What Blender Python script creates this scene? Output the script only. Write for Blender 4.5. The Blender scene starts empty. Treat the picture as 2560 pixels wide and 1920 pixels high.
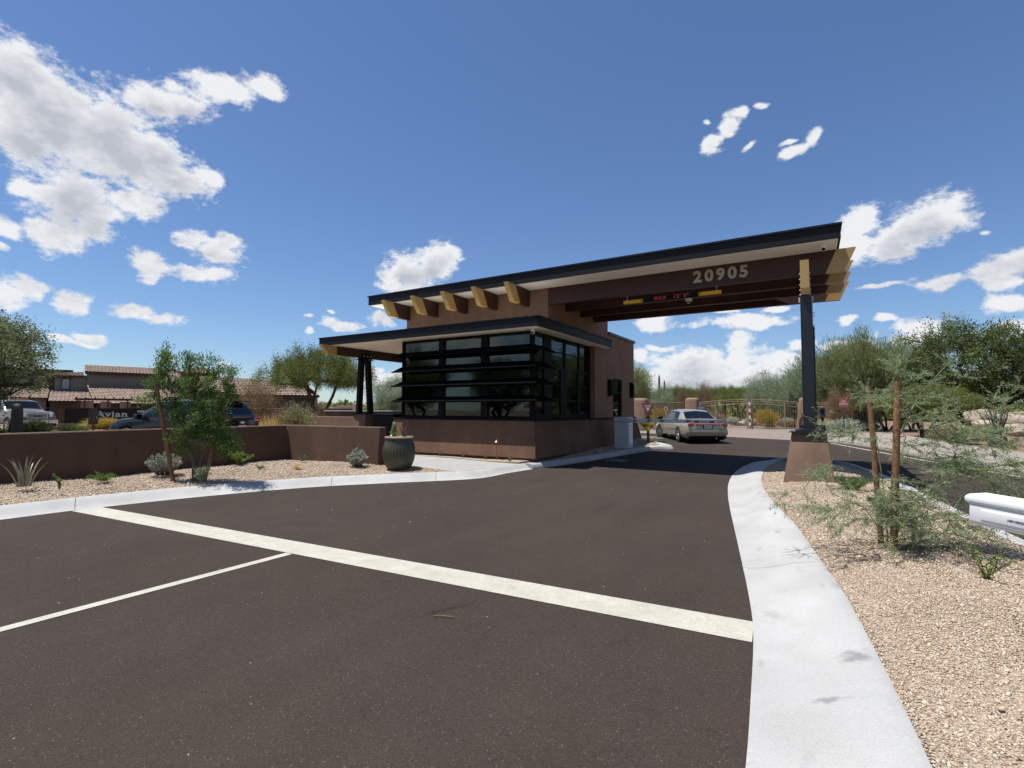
import bpy, bmesh, math, random
import numpy as np
from mathutils import Vector, Matrix
from mathutils.geometry import delaunay_2d_cdt
SC = bpy.context.scene
COL = SC.collection
R_ = math.radians

# ---------------------------------------------------------------- camera
cam_d = bpy.data.cameras.new('camera'); cam = bpy.data.objects.new('camera', cam_d); COL.objects.link(cam)
YAW, PITCH, ROLL, F = 0.5437, 0.0515, 0.0035, 1283.48
cam_d.sensor_fit = 'HORIZONTAL'; cam_d.sensor_width = 36; cam_d.lens = 36 * F / 2560
cam_d.clip_start = 0.05; cam_d.clip_end = 9000
fw = Vector((-math.sin(YAW) * math.cos(PITCH), math.cos(YAW) * math.cos(PITCH), math.sin(PITCH)))
rt = Vector((math.cos(YAW), math.sin(YAW), 0)); up = rt.cross(fw)
r2 = math.cos(ROLL) * rt + math.sin(ROLL) * up; u2 = -math.sin(ROLL) * rt + math.cos(ROLL) * up
m = Matrix((r2, u2, -fw)).transposed().to_4x4(); m.translation = (0, 0, 1.5)
cam.matrix_world = m
SC.camera = cam

# ---------------------------------------------------------------- world: sky and clouds
SUN = Vector((-0.26, -0.175, 1)).normalized()       # towards the sun
SKY_STRENGTH = 0.0555
world = bpy.data.worlds.new('World'); SC.world = world; world.use_nodes = True
nt = world.node_tree; nt.nodes.clear()
def N(t, **k):
    n = nt.nodes.new(t)
    for a, b in k.items(): setattr(n, a, b)
    return n
def L(a, b): nt.links.new(a, b)
sky = N('ShaderNodeTexSky', sky_type='NISHITA'); sky.sun_disc = False
sky.sun_elevation = math.asin(SUN.z); sky.sun_rotation = math.atan2(SUN.x, SUN.y)
sky.altitude = 700; sky.air_density = 1.1; sky.dust_density = 0.25; sky.ozone_density = 3.0
tc = N('ShaderNodeTexCoord')
nrm = N('ShaderNodeVectorMath', operation='NORMALIZE'); L(tc.outputs['Generated'], nrm.inputs[0])
sep = N('ShaderNodeSeparateXYZ'); L(nrm.outputs[0], sep.inputs[0])
def M(op, a, b=None, c=None):
    n = N('ShaderNodeMath', operation=op)
    for i, v in enumerate((a, b, c)):
        if v is None: continue
        if isinstance(v, (int, float)): n.inputs[i].default_value = v
        else: L(v, n.inputs[i])
    return n.outputs[0]
az = M('MULTIPLY', M('ARCTAN2', M('MULTIPLY', sep.outputs['X'], -1.0), sep.outputs['Y']), 57.29578)
el = M('MULTIPLY', M('ARCSINE', sep.outputs['Z']), 57.29578)
# domain warp so that edges billow
wn = N('ShaderNodeTexNoise'); wn.inputs['Scale'].default_value = 9; wn.inputs['Detail'].default_value = 2.5; L(nrm.outputs[0], wn.inputs['Vector'])
wsub = N('ShaderNodeVectorMath', operation='MULTIPLY_ADD'); L(wn.outputs['Color'], wsub.inputs[0]); wsub.inputs[1].default_value = (5.0, 3.0, 0); wsub.inputs[2].default_value = (-2.5, -1.5, 0)
comb = N('ShaderNodeCombineXYZ'); L(az, comb.inputs[0]); L(el, comb.inputs[1])
pos = N('ShaderNodeVectorMath', operation='ADD'); L(comb.outputs[0], pos.inputs[0]); L(wsub.outputs[0], pos.inputs[1])
CLOUDS = [(76.2, 25.3, 3.93, 2.97), (74.1, 22.9, 5.43, 4.04), (70.4, 23.2, 4.68, 3.35), (75.5, 21.6, 3.52, 2.87), (67.1, 26.7, 3.32, 1.67), (64.3, 27.4, 3.23, 1.39), (61.3, 29.0, 2.75, 1.25), (58.1, 30.1, 2.38, 1.04), (68.4, 21.6, 4.65, 2.71), (66.3, 22.4, 2.75, 1.95), (62.4, 21.3, 1.33, 1.03), (65.3, 20.3, 3.44, 1.68), (71.8, 17.5, 3.15, 2.86), (70.2, 15.9, 2.2, 1.98), (72.5, 14.7, 2.3, 1.45), (74.6, 17.5, 1.44, 0.85), (68.2, 18.0, 2.03, 1.16), (76.2, 14.0, 1.24, 0.76), (76.5, 12.6, 0.56, 0.37), (66.7, 12.9, 1.08, 1.58), (66.7, 11.7, 0.75, 0.71), (63.2, 15.7, 1.63, 0.9), (61.3, 14.7, 1.86, 1.48), (62.8, 12.5, 2.56, 0.89), (60.4, 15.8, 1.21, 1.11), (75.0, 9.9, 1.83, 1.21), (76.4, 9.0, 1.79, 1.12), (72.0, 9.2, 1.16, 1.13), (67.6, 8.6, 1.75, 0.71), (65.8, 8.2, 1.28, 0.55), (72.2, 5.9, 1.66, 0.34), (70.8, 6.4, 1.01, 0.51), (52.4, 9.6, 0.94, 0.25), (49.0, 8.9, 2.04, 0.59), (52.6, 8.1, 0.58, 0.33), (49.6, 10.1, 0.4, 0.21), (42.1, 14.9, 3.4, 2.1), (39.7, 16.4, 2.2, 2.1), (44.3, 14.0, 2.06, 1.34), (45.3, 9.8, 1.44, 0.85), (61.0, 4.6, 0.61, 0.23), (64.5, 5.0, 0.47, 0.19), (9.7, 26.6, 1.35, 1.1), (8.3, 27.5, 1.2, 0.85), (7.0, 28.1, 0.8, 0.5), (5.2, 28.3, 0.89, 0.3), (10.3, 28.4, 0.48, 0.24), (5.7, 25.7, 0.75, 0.31), (1.6, 24.2, 1.7, 0.55), (0.2, 24.9, 0.85, 1.0), (2.1, 25.0, 0.77, 0.27), (-2.9, 17.3, 1.56, 1.6), (-8.0, 16.1, 3.28, 2.04), (-9.4, 17.2, 1.71, 1.53), (-6.0, 15.0, 3.46, 1.63), (-2.7, 15.4, 1.88, 1.59), (-8.3, 11.3, 2.16, 0.74), (-9.3, 11.5, 1.36, 0.67), (-12.8, 11.7, 1.88, 1.07), (-14.2, 12.1, 1.34, 1.07), (-13.2, 10.5, 1.39, 0.69), (-13.7, 8.8, 1.59, 0.82), (-4.2, 11.4, 2.1, 0.25), (-11.8, 14.5, 0.54, 0.25), (15.4, 9.0, 2.41, 0.93), (14.4, 9.6, 1.24, 0.76), (7.4, 8.8, 4.52, 0.81), (7.1, 9.5, 2.25, 0.56), (7.3, 7.3, 1.43, 1.06), (14.8, 6.7, 1.57, 0.38), (11.8, 5.2, 4.18, 1.35), (7.1, 5.6, 2.06, 1.22), (3.2, 4.9, 2.45, 1.18), (-1.5, 5.9, 1.91, 0.45), (16.7, 5.7, 1.43, 0.78), (11.4, 3.1, 9.45, 2.02), (4.6, 3.7, 4.65, 1.68), (-4.4, 8.4, 1.01, 0.54), (-6.7, 7.6, 1.74, 0.98), (-6.9, 6.6, 1.53, 0.91), (-4.3, 6.7, 0.42, 0.51), (-1.7, 8.2, 0.54, 0.63), (-13.3, 6.7, 1.72, 0.76), (-10.6, 6.4, 1.0, 0.4), (4.3, 10.1, 1.61, 0.35), (9.4, 10.0, 1.75, 0.37), (46.0, 3.9, 0.92, 0.52), (45.4, 3.3, 2.52, 0.56), (-3.4, 5.5, 1.83, 0.73), (1.7, 6.2, 1.36, 0.54)]
CLOUDS += [(120, 30, 14, 6), (150, 18, 16, 4), (-60, 24, 12, 5), (-95, 35, 16, 7), (-140, 20, 14, 5), (-40, 9, 9, 2.4), (-75, 8, 10, 2.5),
           (95, 12, 7, 2.5), (110, 7, 12, 2), (170, 40, 12, 7), (-165, 9, 16, 2.4), (140, 7, 12, 2.4), (-112, 10, 12, 2.5), (-30, 15, 6, 2)]
def cloud_field(p, clouds, k=0.32):
    cur = None
    for (a, e, wa, we) in clouds:
        v = N('ShaderNodeVectorMath', operation='MULTIPLY_ADD'); L(p, v.inputs[0])
        v.inputs[1].default_value = (1 / wa, 1 / we, 0); v.inputs[2].default_value = (-a / wa, -e / we, 0.5 if wa * we < 0.35 else (0.2 if wa * we < 0.8 else 0))
        ln = N('ShaderNodeVectorMath', operation='LENGTH'); L(v.outputs[0], ln.inputs[0])
        cur = ln.outputs['Value'] if cur is None else M('SMOOTH_MIN', cur, ln.outputs['Value'], k)
    return cur
field = cloud_field(pos.outputs[0], CLOUDS)
BIG = [c for c in CLOUDS if c[2] * c[3] > 4.2]
big0 = cloud_field(pos.outputs[0], BIG, 0.5)
upv = N('ShaderNodeVectorMath', operation='ADD'); L(pos.outputs[0], upv.inputs[0]); upv.inputs[1].default_value = (0.25, 0.9, 0)
big1 = cloud_field(upv.outputs[0], BIG, 0.5)
def fbm(vec, scale, detail, rough):
    n = N('ShaderNodeTexNoise'); n.inputs['Scale'].default_value = scale; n.inputs['Detail'].default_value = detail
    n.inputs['Roughness'].default_value = rough; L(vec, n.inputs['Vector']); return n.outputs['Fac']
str1 = N('ShaderNodeVectorMath', operation='MULTIPLY'); L(nrm.outputs[0], str1.inputs[0]); str1.inputs[1].default_value = (1, 1, 1.7)
n1 = fbm(str1.outputs[0], 40, 6, 0.66)
offv = N('ShaderNodeVectorMath', operation='ADD'); L(str1.outputs[0], offv.inputs[0]); offv.inputs[1].default_value = (-0.004, -0.002, 0.012)
n2 = fbm(offv.outputs[0], 40, 3, 0.66)
nlow = fbm(str1.outputs[0], 11, 1, 0.55)
rough_edge = M('ADD', M('MULTIPLY', M('SUBTRACT', n1, 0.5), 1.9), M('MULTIPLY', M('SUBTRACT', nlow, 0.5), 0.55))
dens = M('ADD', M('SUBTRACT', 1.16, field), rough_edge)
mr = N('ShaderNodeMapRange', interpolation_type='SMOOTHSTEP'); mr.inputs['From Min'].default_value = 0.0; mr.inputs['From Max'].default_value = 0.60
L(dens, mr.inputs['Value'])
alpha = mr.outputs['Result']
# relief: thin edges bright, thick cores a soft lavender grey, small billows lit from above
core = N('ShaderNodeMapRange', interpolation_type='SMOOTHSTEP'); core.inputs['From Min'].default_value = 0.10; core.inputs['From Max'].default_value = 0.95
L(M('ADD', M('SUBTRACT', 1.0, big0), M('MULTIPLY', M('SUBTRACT', n1, 0.5), 0.9)), core.inputs['Value'])
lit = M('MULTIPLY', M('SUBTRACT', big1, big0), 0.9)
noff = N('ShaderNodeVectorMath', operation='ADD'); L(str1.outputs[0], noff.inputs[0]); noff.inputs[1].default_value = (-0.012, -0.006, 0.03)
rel = M('ADD', M('ADD', M('MULTIPLY', M('SUBTRACT', fbm(str1.outputs[0], 17, 3, 0.6), fbm(noff.outputs[0], 17, 3, 0.6)), 1.1), M('MULTIPLY', M('SUBTRACT', n1, n2), 0.9)), lit)
shade = M('SUBTRACT', core.outputs['Result'], rel)
cr = N('ShaderNodeValToRGB'); cr.color_ramp.elements[0].position = 0.0; cr.color_ramp.elements[1].position = 1.0
cr.color_ramp.elements[0].color = (0.94, 0.95, 0.97, 1); cr.color_ramp.elements[1].color = (0.56, 0.58, 0.64, 1)
L(shade, cr.inputs[0])
CLOUD_GAIN = 12.0
cg = N('ShaderNodeVectorMath', operation='SCALE'); L(cr.outputs[0], cg.inputs[0]); cg.inputs['Scale'].default_value = CLOUD_GAIN
tintn = N('ShaderNodeVectorMath', operation='MULTIPLY'); L(sky.outputs[0], tintn.inputs[0]); tintn.inputs[1].default_value = (1.16, 1.32, 1.56)
mx = N('ShaderNodeMix', data_type='RGBA'); L(M('MULTIPLY', alpha, 0.96), mx.inputs[0]); L(tintn.outputs[0], mx.inputs[6]); L(cg.outputs[0], mx.inputs[7])
bg = N('ShaderNodeBackground'); bg.inputs['Strength'].default_value = SKY_STRENGTH
L(mx.outputs[2], bg.inputs['Color'])
world.cycles.sampling_method = 'MANUAL'; world.cycles.sample_map_resolution = 256
out = N('ShaderNodeOutputWorld'); L(bg.outputs[0], out.inputs[0])

# ---------------------------------------------------------------- sun, exposure
sd = bpy.data.lights.new('sun', 'SUN'); sd.energy = 5.0; sd.angle = R_(0.53); sd.color = (1.0, 0.96, 0.9)
sun = bpy.data.objects.new('sun', sd); COL.objects.link(sun); sun.rotation_euler = SUN.to_track_quat('Z', 'Y').to_euler()
SC.view_settings.view_transform = 'Standard'; SC.view_settings.look = 'None'
SC.view_settings.exposure = 0.5; SC.view_settings.gamma = 1.0
SC.cycles.max_bounces = 8; SC.cycles.transparent_max_bounces = 12

# ---------------------------------------------------------------- materials
ALB = 0.74
EXEMPT = {'soffit_plaster', 'white_paint', 'room_wall', 'window_blind', 'grey_paint', 'off_white_plastic', 'chrome', 'clear_lamp', 'glazed', 'black_metal', 'plate_white', 'gold_cap', 'champagne_paint', 'beige_truck_paint', 'tail_lamp_red', 'weathered_metal', 'yellow_paint', 'sign_yellow', 'red_paint', 'brushed_letter', 'brass_digit', 'red_letter'}
def dim(name, c): return c if name in EXEMPT else tuple(x * ALB for x in c)
def material(name, col=(0.5, 0.5, 0.5), rough=0.8, metal=0.0, var=0.12, scale=3.0, bump=0.0, bscale=60.0, col2=None, spec=0.5, coat=0.0, fine=None, bdist=0.01, wear=None):
    col = dim(name, col); col2 = dim(name, col2) if col2 else None
    mt = bpy.data.materials.new(name); mt.use_nodes = True; t = mt.node_tree; b = t.nodes['Principled BSDF']
    b.inputs['Roughness'].default_value = rough; b.inputs['Metallic'].default_value = metal
    b.inputs['Specular IOR Level'].default_value = spec; b.inputs['Coat Weight'].default_value = coat; b.inputs['Coat Roughness'].default_value = 0.04
    tcn = t.nodes.new('ShaderNodeTexCoord')
    n = t.nodes.new('ShaderNodeTexNoise'); n.inputs['Scale'].default_value = scale; n.inputs['Detail'].default_value = 8; n.inputs['Roughness'].default_value = 0.6
    t.links.new(tcn.outputs['Object'], n.inputs['Vector'])
    r = t.nodes.new('ShaderNodeValToRGB'); r.color_ramp.elements[0].position = 0.3; r.color_ramp.elements[1].position = 0.7
    c2 = col2 if col2 else tuple(min(1, c * (1 + var)) for c in col); c1 = col if col2 else tuple(c * (1 - var) for c in col)
    r.color_ramp.elements[0].color = (*c1, 1); r.color_ramp.elements[1].color = (*c2, 1)
    t.links.new(n.outputs['Fac'], r.inputs[0]); res = r.outputs[0]
    if fine:
        n3 = t.nodes.new('ShaderNodeTexNoise'); n3.inputs['Scale'].default_value = fine[0]; n3.inputs['Detail'].default_value = 3
        t.links.new(tcn.outputs['Object'], n3.inputs['Vector'])
        mm = t.nodes.new('ShaderNodeMapRange'); mm.inputs['From Min'].default_value = 0.3; mm.inputs['From Max'].default_value = 0.7
        mm.inputs['To Min'].default_value = 1 - fine[1]; mm.inputs['To Max'].default_value = 1 + fine[1]; t.links.new(n3.outputs['Fac'], mm.inputs['Value'])
        vm = t.nodes.new('ShaderNodeVectorMath'); vm.operation = 'SCALE'; t.links.new(res, vm.inputs[0]); t.links.new(mm.outputs[0], vm.inputs['Scale']); res = vm.outputs[0]
    if wear:
        # runs (stretched along z), blotches and sparse scuffs: wear with a shape of its own
        for (sc, det, lo, hi, f0, f1, stretch) in wear:
            mp_ = t.nodes.new('ShaderNodeMapping'); mp_.inputs['Scale'].default_value = stretch; t.links.new(tcn.outputs['Object'], mp_.inputs['Vector'])
            nw = t.nodes.new('ShaderNodeTexNoise'); nw.inputs['Scale'].default_value = sc; nw.inputs['Detail'].default_value = det; t.links.new(mp_.outputs[0], nw.inputs['Vector'])
            mw = t.nodes.new('ShaderNodeMapRange'); mw.inputs['From Min'].default_value = lo; mw.inputs['From Max'].default_value = hi; mw.inputs['To Min'].default_value = f0; mw.inputs['To Max'].default_value = f1; t.links.new(nw.outputs['Fac'], mw.inputs['Value'])
            vw = t.nodes.new('ShaderNodeVectorMath'); vw.operation = 'SCALE'; t.links.new(res, vw.inputs[0]); t.links.new(mw.outputs[0], vw.inputs['Scale']); res = vw.outputs[0]
    t.links.new(res, b.inputs['Base Color'])
    if bump:
        n2 = t.nodes.new('ShaderNodeTexNoise'); n2.inputs['Scale'].default_value = bscale; n2.inputs['Detail'].default_value = 5
        t.links.new(tcn.outputs['Object'], n2.inputs['Vector'])
        bp = t.nodes.new('ShaderNodeBump'); bp.inputs['Strength'].default_value = bump; bp.inputs['Distance'].default_value = bdist
        t.links.new(n2.outputs['Fac'], bp.inputs['Height']); t.links.new(bp.outputs[0], b.inputs['Normal'])
    return mt

def leaf_material(name, ca, cb, trans=0.42, rough=0.6):
    ca = tuple(x * 1.05 for x in ca); cb = tuple(min(.9, x * 1.05) for x in cb)
    mt = bpy.data.materials.new(name); mt.use_nodes = True; t = mt.node_tree; b = t.nodes['Principled BSDF']
    at = t.nodes.new('ShaderNodeAttribute'); at.attribute_name = 'tint'
    r = t.nodes.new('ShaderNodeValToRGB'); r.color_ramp.elements[0].color = (*ca, 1); r.color_ramp.elements[1].color = (*cb, 1)
    t.links.new(at.outputs['Fac'], r.inputs[0]); t.links.new(r.outputs[0], b.inputs['Base Color'])
    b.inputs['Roughness'].default_value = rough; b.inputs['Specular IOR Level'].default_value = 0.25
    tr = t.nodes.new('ShaderNodeBsdfTranslucent'); t.links.new(r.outputs[0], tr.inputs['Color'])
    ms = t.nodes.new('ShaderNodeMixShader'); ms.inputs[0].default_value = trans
    t.links.new(b.outputs[0], ms.inputs[1]); t.links.new(tr.outputs[0], ms.inputs[2])
    t.links.new(ms.outputs[0], t.nodes['Material Output'].inputs[0])
    return mt

def tint_material(name, stops, rough=0.85, bump=0.0, bscale=80):
    mt = bpy.data.materials.new(name); mt.use_nodes = True; t = mt.node_tree; b = t.nodes['Principled BSDF']
    at = t.nodes.new('ShaderNodeAttribute'); at.attribute_name = 'tint'
    r = t.nodes.new('ShaderNodeValToRGB'); e = r.color_ramp.elements
    for i, (p, c) in enumerate(stops):
        el_ = e[i] if i < 2 else e.new(p)
        el_.position = p; el_.color = (*dim(name, c), 1)
    t.links.new(at.outputs['Fac'], r.inputs[0]); t.links.new(r.outputs[0], b.inputs['Base Color']); b.inputs['Roughness'].default_value = rough
    b.inputs['Specular IOR Level'].default_value = 0.3
    return mt

def gravel_material(name, stops, scale=70.0, bump=1.0, patch=0.12, bdist=0.012, pscale=1.3):
    """small stones: one colour per voronoi cell, gaps between them dark and low"""
    mt = bpy.data.materials.new(name); mt.use_nodes = True; t = mt.node_tree; b = t.nodes['Principled BSDF']; b.inputs['Roughness'].default_value = 0.9
    tcn = t.nodes.new('ShaderNodeTexCoord')
    v = t.nodes.new('ShaderNodeTexVoronoi'); v.inputs['Scale'].default_value = scale; v.inputs['Randomness'].default_value = 1.0
    t.links.new(tcn.outputs['Object'], v.inputs['Vector'])
    sp = t.nodes.new('ShaderNodeSeparateColor'); t.links.new(v.outputs['Color'], sp.inputs[0])
    r = t.nodes.new('ShaderNodeValToRGB'); e = r.color_ramp.elements
    for i, (p, c) in enumerate(stops):
        q = e[i] if i < 2 else e.new(p)
        q.position = p; q.color = (*dim(name, c), 1)
    t.links.new(sp.outputs[0], r.inputs[0])
    mr_ = t.nodes.new('ShaderNodeMapRange'); mr_.inputs['From Min'].default_value = 0.3; mr_.inputs['From Max'].default_value = 0.75
    mr_.inputs['To Min'].default_value = 1.0; mr_.inputs['To Max'].default_value = 0.72; t.links.new(v.outputs['Distance'], mr_.inputs['Value'])
    pn = t.nodes.new('ShaderNodeTexNoise'); pn.inputs['Scale'].default_value = pscale; pn.inputs['Detail'].default_value = 6; t.links.new(tcn.outputs['Object'], pn.inputs['Vector'])
    pm = t.nodes.new('ShaderNodeMapRange'); pm.inputs['From Min'].default_value = 0.3; pm.inputs['From Max'].default_value = 0.7; pm.inputs['To Min'].default_value = 1 - patch; pm.inputs['To Max'].default_value = 1 + patch; b.inputs['Specular IOR Level'].default_value = 0.2
    t.links.new(pn.outputs['Fac'], pm.inputs['Value'])
    mu = t.nodes.new('ShaderNodeMath'); mu.operation = 'MULTIPLY'; t.links.new(mr_.outputs[0], mu.inputs[0]); t.links.new(pm.outputs[0], mu.inputs[1])
    vm = t.nodes.new('ShaderNodeVectorMath'); vm.operation = 'SCALE'; t.links.new(r.outputs[0], vm.inputs[0]); t.links.new(mu.outputs[0], vm.inputs['Scale'])
    t.links.new(vm.outputs[0], b.inputs['Base Color'])
    inv = t.nodes.new('ShaderNodeMath'); inv.operation = 'SUBTRACT'; inv.inputs[0].default_value = 1; t.links.new(v.outputs['Distance'], inv.inputs[1])
    bp = t.nodes.new('ShaderNodeBump'); bp.inputs['Strength'].default_value = bump; bp.inputs['Distance'].default_value = bdist
    t.links.new(inv.outputs[0], bp.inputs['Height']); t.links.new(bp.outputs[0], b.inputs['Normal'])
    return mt

def glass_material(name, tint=(0.32, 0.38, 0.36), refl=0.02, rough=0.01):
    mt = bpy.data.materials.new(name); mt.use_nodes = True; t = mt.node_tree; t.nodes.remove(t.nodes['Principled BSDF'])
    tr = t.nodes.new('ShaderNodeBsdfTransparent'); tr.inputs[0].default_value = (*tint, 1)
    gl = t.nodes.new('ShaderNodeBsdfGlossy'); gl.inputs['Roughness'].default_value = rough; gl.inputs['Color'].default_value = (0.74, 0.82, 0.80, 1)
    fr = t.nodes.new('ShaderNodeFresnel'); fr.inputs['IOR'].default_value = 1.5
    ad = t.nodes.new('ShaderNodeMath'); ad.operation = 'ADD'; ad.use_clamp = True; ad.inputs[1].default_value = refl; t.links.new(fr.outputs[0], ad.inputs[0])
    nz = t.nodes.new('ShaderNodeTexNoise'); nz.inputs['Scale'].default_value = 1.1
    tcn = t.nodes.new('ShaderNodeTexCoord'); t.links.new(tcn.outputs['Object'], nz.inputs['Vector'])
    bp = t.nodes.new('ShaderNodeBump'); bp.inputs['Strength'].default_value = 0.05; bp.inputs['Distance'].default_value = 0.02; t.links.new(nz.outputs[0], bp.inputs['Height']); t.links.new(bp.outputs[0], gl.inputs['Normal'])
    ms = t.nodes.new('ShaderNodeMixShader'); t.links.new(ad.outputs[0], ms.inputs[0]); t.links.new(tr.outputs[0], ms.inputs[1]); t.links.new(gl.outputs[0], ms.inputs[2])
    t.links.new(ms.outputs[0], t.nodes['Material Output'].inputs[0])
    return mt

MT = {}
def asphalt_material():
    mt = bpy.data.materials.new('asphalt'); mt.use_nodes = True; t = mt.node_tree; b = t.nodes['Principled BSDF']; b.inputs['Roughness'].default_value = 0.88; b.inputs['Specular IOR Level'].default_value = 0.15
    tcn = t.nodes.new('ShaderNodeTexCoord')
    def noise(sc, det, vec=None, ro=0.55):
        n = t.nodes.new('ShaderNodeTexNoise'); n.inputs['Scale'].default_value = sc; n.inputs['Detail'].default_value = det; n.inputs['Roughness'].default_value = ro
        t.links.new(vec or tcn.outputs['Object'], n.inputs['Vector']); return n.outputs['Fac']
    def rng_(src, a0, a1, lo, hi):
        m_ = t.nodes.new('ShaderNodeMapRange'); m_.inputs['From Min'].default_value = a0; m_.inputs['From Max'].default_value = a1; m_.inputs['To Min'].default_value = lo; m_.inputs['To Max'].default_value = hi
        t.links.new(src, m_.inputs['Value']); return m_.outputs[0]
    def mul(a_, b_):
        m_ = t.nodes.new('ShaderNodeMath'); m_.operation = 'MULTIPLY'; t.links.new(a_, m_.inputs[0]); t.links.new(b_, m_.inputs[1]); return m_.outputs[0]
    v = t.nodes.new('ShaderNodeTexVoronoi'); v.inputs['Scale'].default_value = 185; t.links.new(tcn.outputs['Object'], v.inputs['Vector'])
    sp = t.nodes.new('ShaderNodeSeparateColor'); t.links.new(v.outputs['Color'], sp.inputs[0])
    r = t.nodes.new('ShaderNodeValToRGB'); e = r.color_ramp.elements; e[0].color = (0.030, 0.0230, 0.0188, 1); e[1].position = .985; e[1].color = (0.053, 0.0415, 0.0345, 1); q = e.new(1.0); q.color = (0.15, 0.125, 0.105, 1)
    t.links.new(sp.outputs[0], r.inputs[0])
    st_ = t.nodes.new('ShaderNodeMapping'); st_.inputs['Scale'].default_value = (1.0, 0.16, 1); st_.inputs['Rotation'].default_value = (0, 0, 0.12); t.links.new(tcn.outputs['Object'], st_.inputs['Vector'])
    f = mul(mul(rng_(noise(0.35, 5), .35, .68, 0.93, 1.08), rng_(noise(2.6, 6), .3, .7, 0.95, 1.05)), mul(rng_(noise(1.5, 5, st_.outputs[0]), .35, .7, 0.94, 1.06), rng_(noise(14, 4, None, .7), .60, .72, 1.0, 0.74)))
    f = mul(f, rng_(noise(0.9, 7, None, .7), .60, .70, 1.0, 0.88))
    tint = t.nodes.new('ShaderNodeMix'); tint.data_type = 'RGBA'; tint.inputs[6].default_value = (1.0, 0.99, 1.0, 1); tint.inputs[7].default_value = (1.03, 0.985, 0.93, 1); t.links.new(rng_(noise(0.5, 4), .45, .65, 0, 1), tint.inputs[0])
    vm = t.nodes.new('ShaderNodeVectorMath'); vm.operation = 'SCALE'; t.links.new(r.outputs[0], vm.inputs[0]); t.links.new(f, vm.inputs['Scale'])
    v2 = t.nodes.new('ShaderNodeVectorMath'); v2.operation = 'MULTIPLY'; t.links.new(vm.outputs[0], v2.inputs[0]); t.links.new(tint.outputs[2], v2.inputs[1]); t.links.new(v2.outputs[0], b.inputs['Base Color'])
    bp = t.nodes.new('ShaderNodeBump'); bp.inputs['Strength'].default_value = 0.6; bp.inputs['Distance'].default_value = 0.005; t.links.new(v.outputs['Distance'], bp.inputs['Height']); t.links.new(bp.outputs[0], b.inputs['Normal'])
    return mt
MT['asphalt'] = asphalt_material()
MT['concrete'] = material('concrete_pale', (0.435, 0.435, 0.42), 0.85, col2=(0.51, 0.51, 0.50), scale=2.2, bump=0.5, bscale=150, fine=(90, 0.09), bdist=0.005, wear=[(0.9, 6, .38, .66, .93, 1.06, (1, 1, 1)), (2.4, 7, .66, .75, 1.0, .72, (1.6, .7, 1)), (38, 3, .72, .78, 1.0, .62, (1, 1, 1)), (60, 2, .72, .8, 1.0, 1.22, (1, 1, 1))])
MT['path'] = material('concrete_path', (0.36, 0.355, 0.34), 0.85, col2=(0.43, 0.425, 0.41), scale=1.6, bump=0.3, bscale=120, fine=(60, 0.06), bdist=0.004)
MT['walk'] = material('concrete_walk', (0.30, 0.26, 0.22), 0.85, col2=(0.36, 0.32, 0.27), scale=1.6, bump=0.3, bscale=120, fine=(60, 0.06), bdist=0.004)
MT['apron'] = material('concrete_tan', (0.235, 0.185, 0.15), 0.85, col2=(0.30, 0.24, 0.20), scale=1.2, bump=0.3, bscale=100, fine=(50, 0.06))
MT['paint'] = material('road_paint', (0.46, 0.44, 0.36), 0.7, col2=(0.58, 0.56, 0.47), scale=5, bump=0.6, bscale=160, fine=(45, 0.10), bdist=0.006)
GR = [(0.0, (0.32, 0.215, 0.15)), (0.25, (0.45, 0.345, 0.25)), (0.6, (0.565, 0.455, 0.335)), (0.88, (0.66, 0.56, 0.43)), (1.0, (0.37, 0.32, 0.28))]
MT['gravel'] = gravel_material('gravel', GR, scale=75, bump=0.7)
MT['pebble'] = tint_material('pebble', [(0.0, (0.30, 0.185, 0.13)), (0.12, (0.44, 0.33, 0.235)), (0.6, (0.60, 0.475, 0.35)), (0.88, (0.76, 0.66, 0.52)), (1.0, (0.37, 0.32, 0.29))])
MT['desert'] = gravel_material('desert_soil', [(0.0, (0.22, 0.14, 0.09)), (0.5, (0.30, 0.205, 0.14)), (1.0, (0.36, 0.27, 0.195))], scale=22, bump=0.6)
MT['stucco'] = material('stucco_brown', (0.108, 0.058, 0.037), 0.9, col2=(0.135, 0.074, 0.048), scale=1.6, bump=0.35, bscale=45, fine=(14, 0.06), bdist=0.005, wear=[(3.0, 5, .35, .7, .90, 1.12, (1, 1, .12)), (1.1, 6, .4, .65, .92, 1.08, (1, 1, 1)), (6, 5, .64, .74, 1.0, 1.16, (1, 1, .5))])
MT['stucco_mid'] = material('stucco_cocoa', (0.245, 0.140, 0.086), 0.9, col2=(0.285, 0.165, 0.103), scale=1.2, bump=0.3, bscale=45, fine=(12, 0.05), bdist=0.005, wear=[(3.0, 5, .35, .7, .90, 1.12, (1, 1, .12)), (1.1, 6, .4, .65, .92, 1.08, (1, 1, 1)), (6, 5, .64, .74, 1.0, 1.16, (1, 1, .5))])
MT['stucco_ped'] = material('stucco_pedestal', (0.175, 0.105, 0.069), 0.9, col2=(0.21, 0.128, 0.085), scale=1.2, bump=0.3, bscale=45, fine=(12, 0.05), bdist=0.005, wear=[(3.0, 5, .35, .7, .90, 1.12, (1, 1, .12)), (1.1, 6, .4, .65, .92, 1.08, (1, 1, 1))])
MT['cover'] = material('utility_lid', (0.13, 0.13, 0.13), 0.8, var=0.1)
MT['stucco_base'] = material('stucco_dark_brown', (0.155, 0.080, 0.044), 0.9, col2=(0.195, 0.103, 0.058), scale=1.3, bump=0.45, bscale=38, fine=(9, 0.08), bdist=0.006, wear=[(3.0, 5, .35, .7, .90, 1.12, (1, 1, .12)), (1.1, 6, .4, .65, .92, 1.08, (1, 1, 1)), (6, 5, .64, .74, 1.0, 1.16, (1, 1, .5))])
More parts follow.
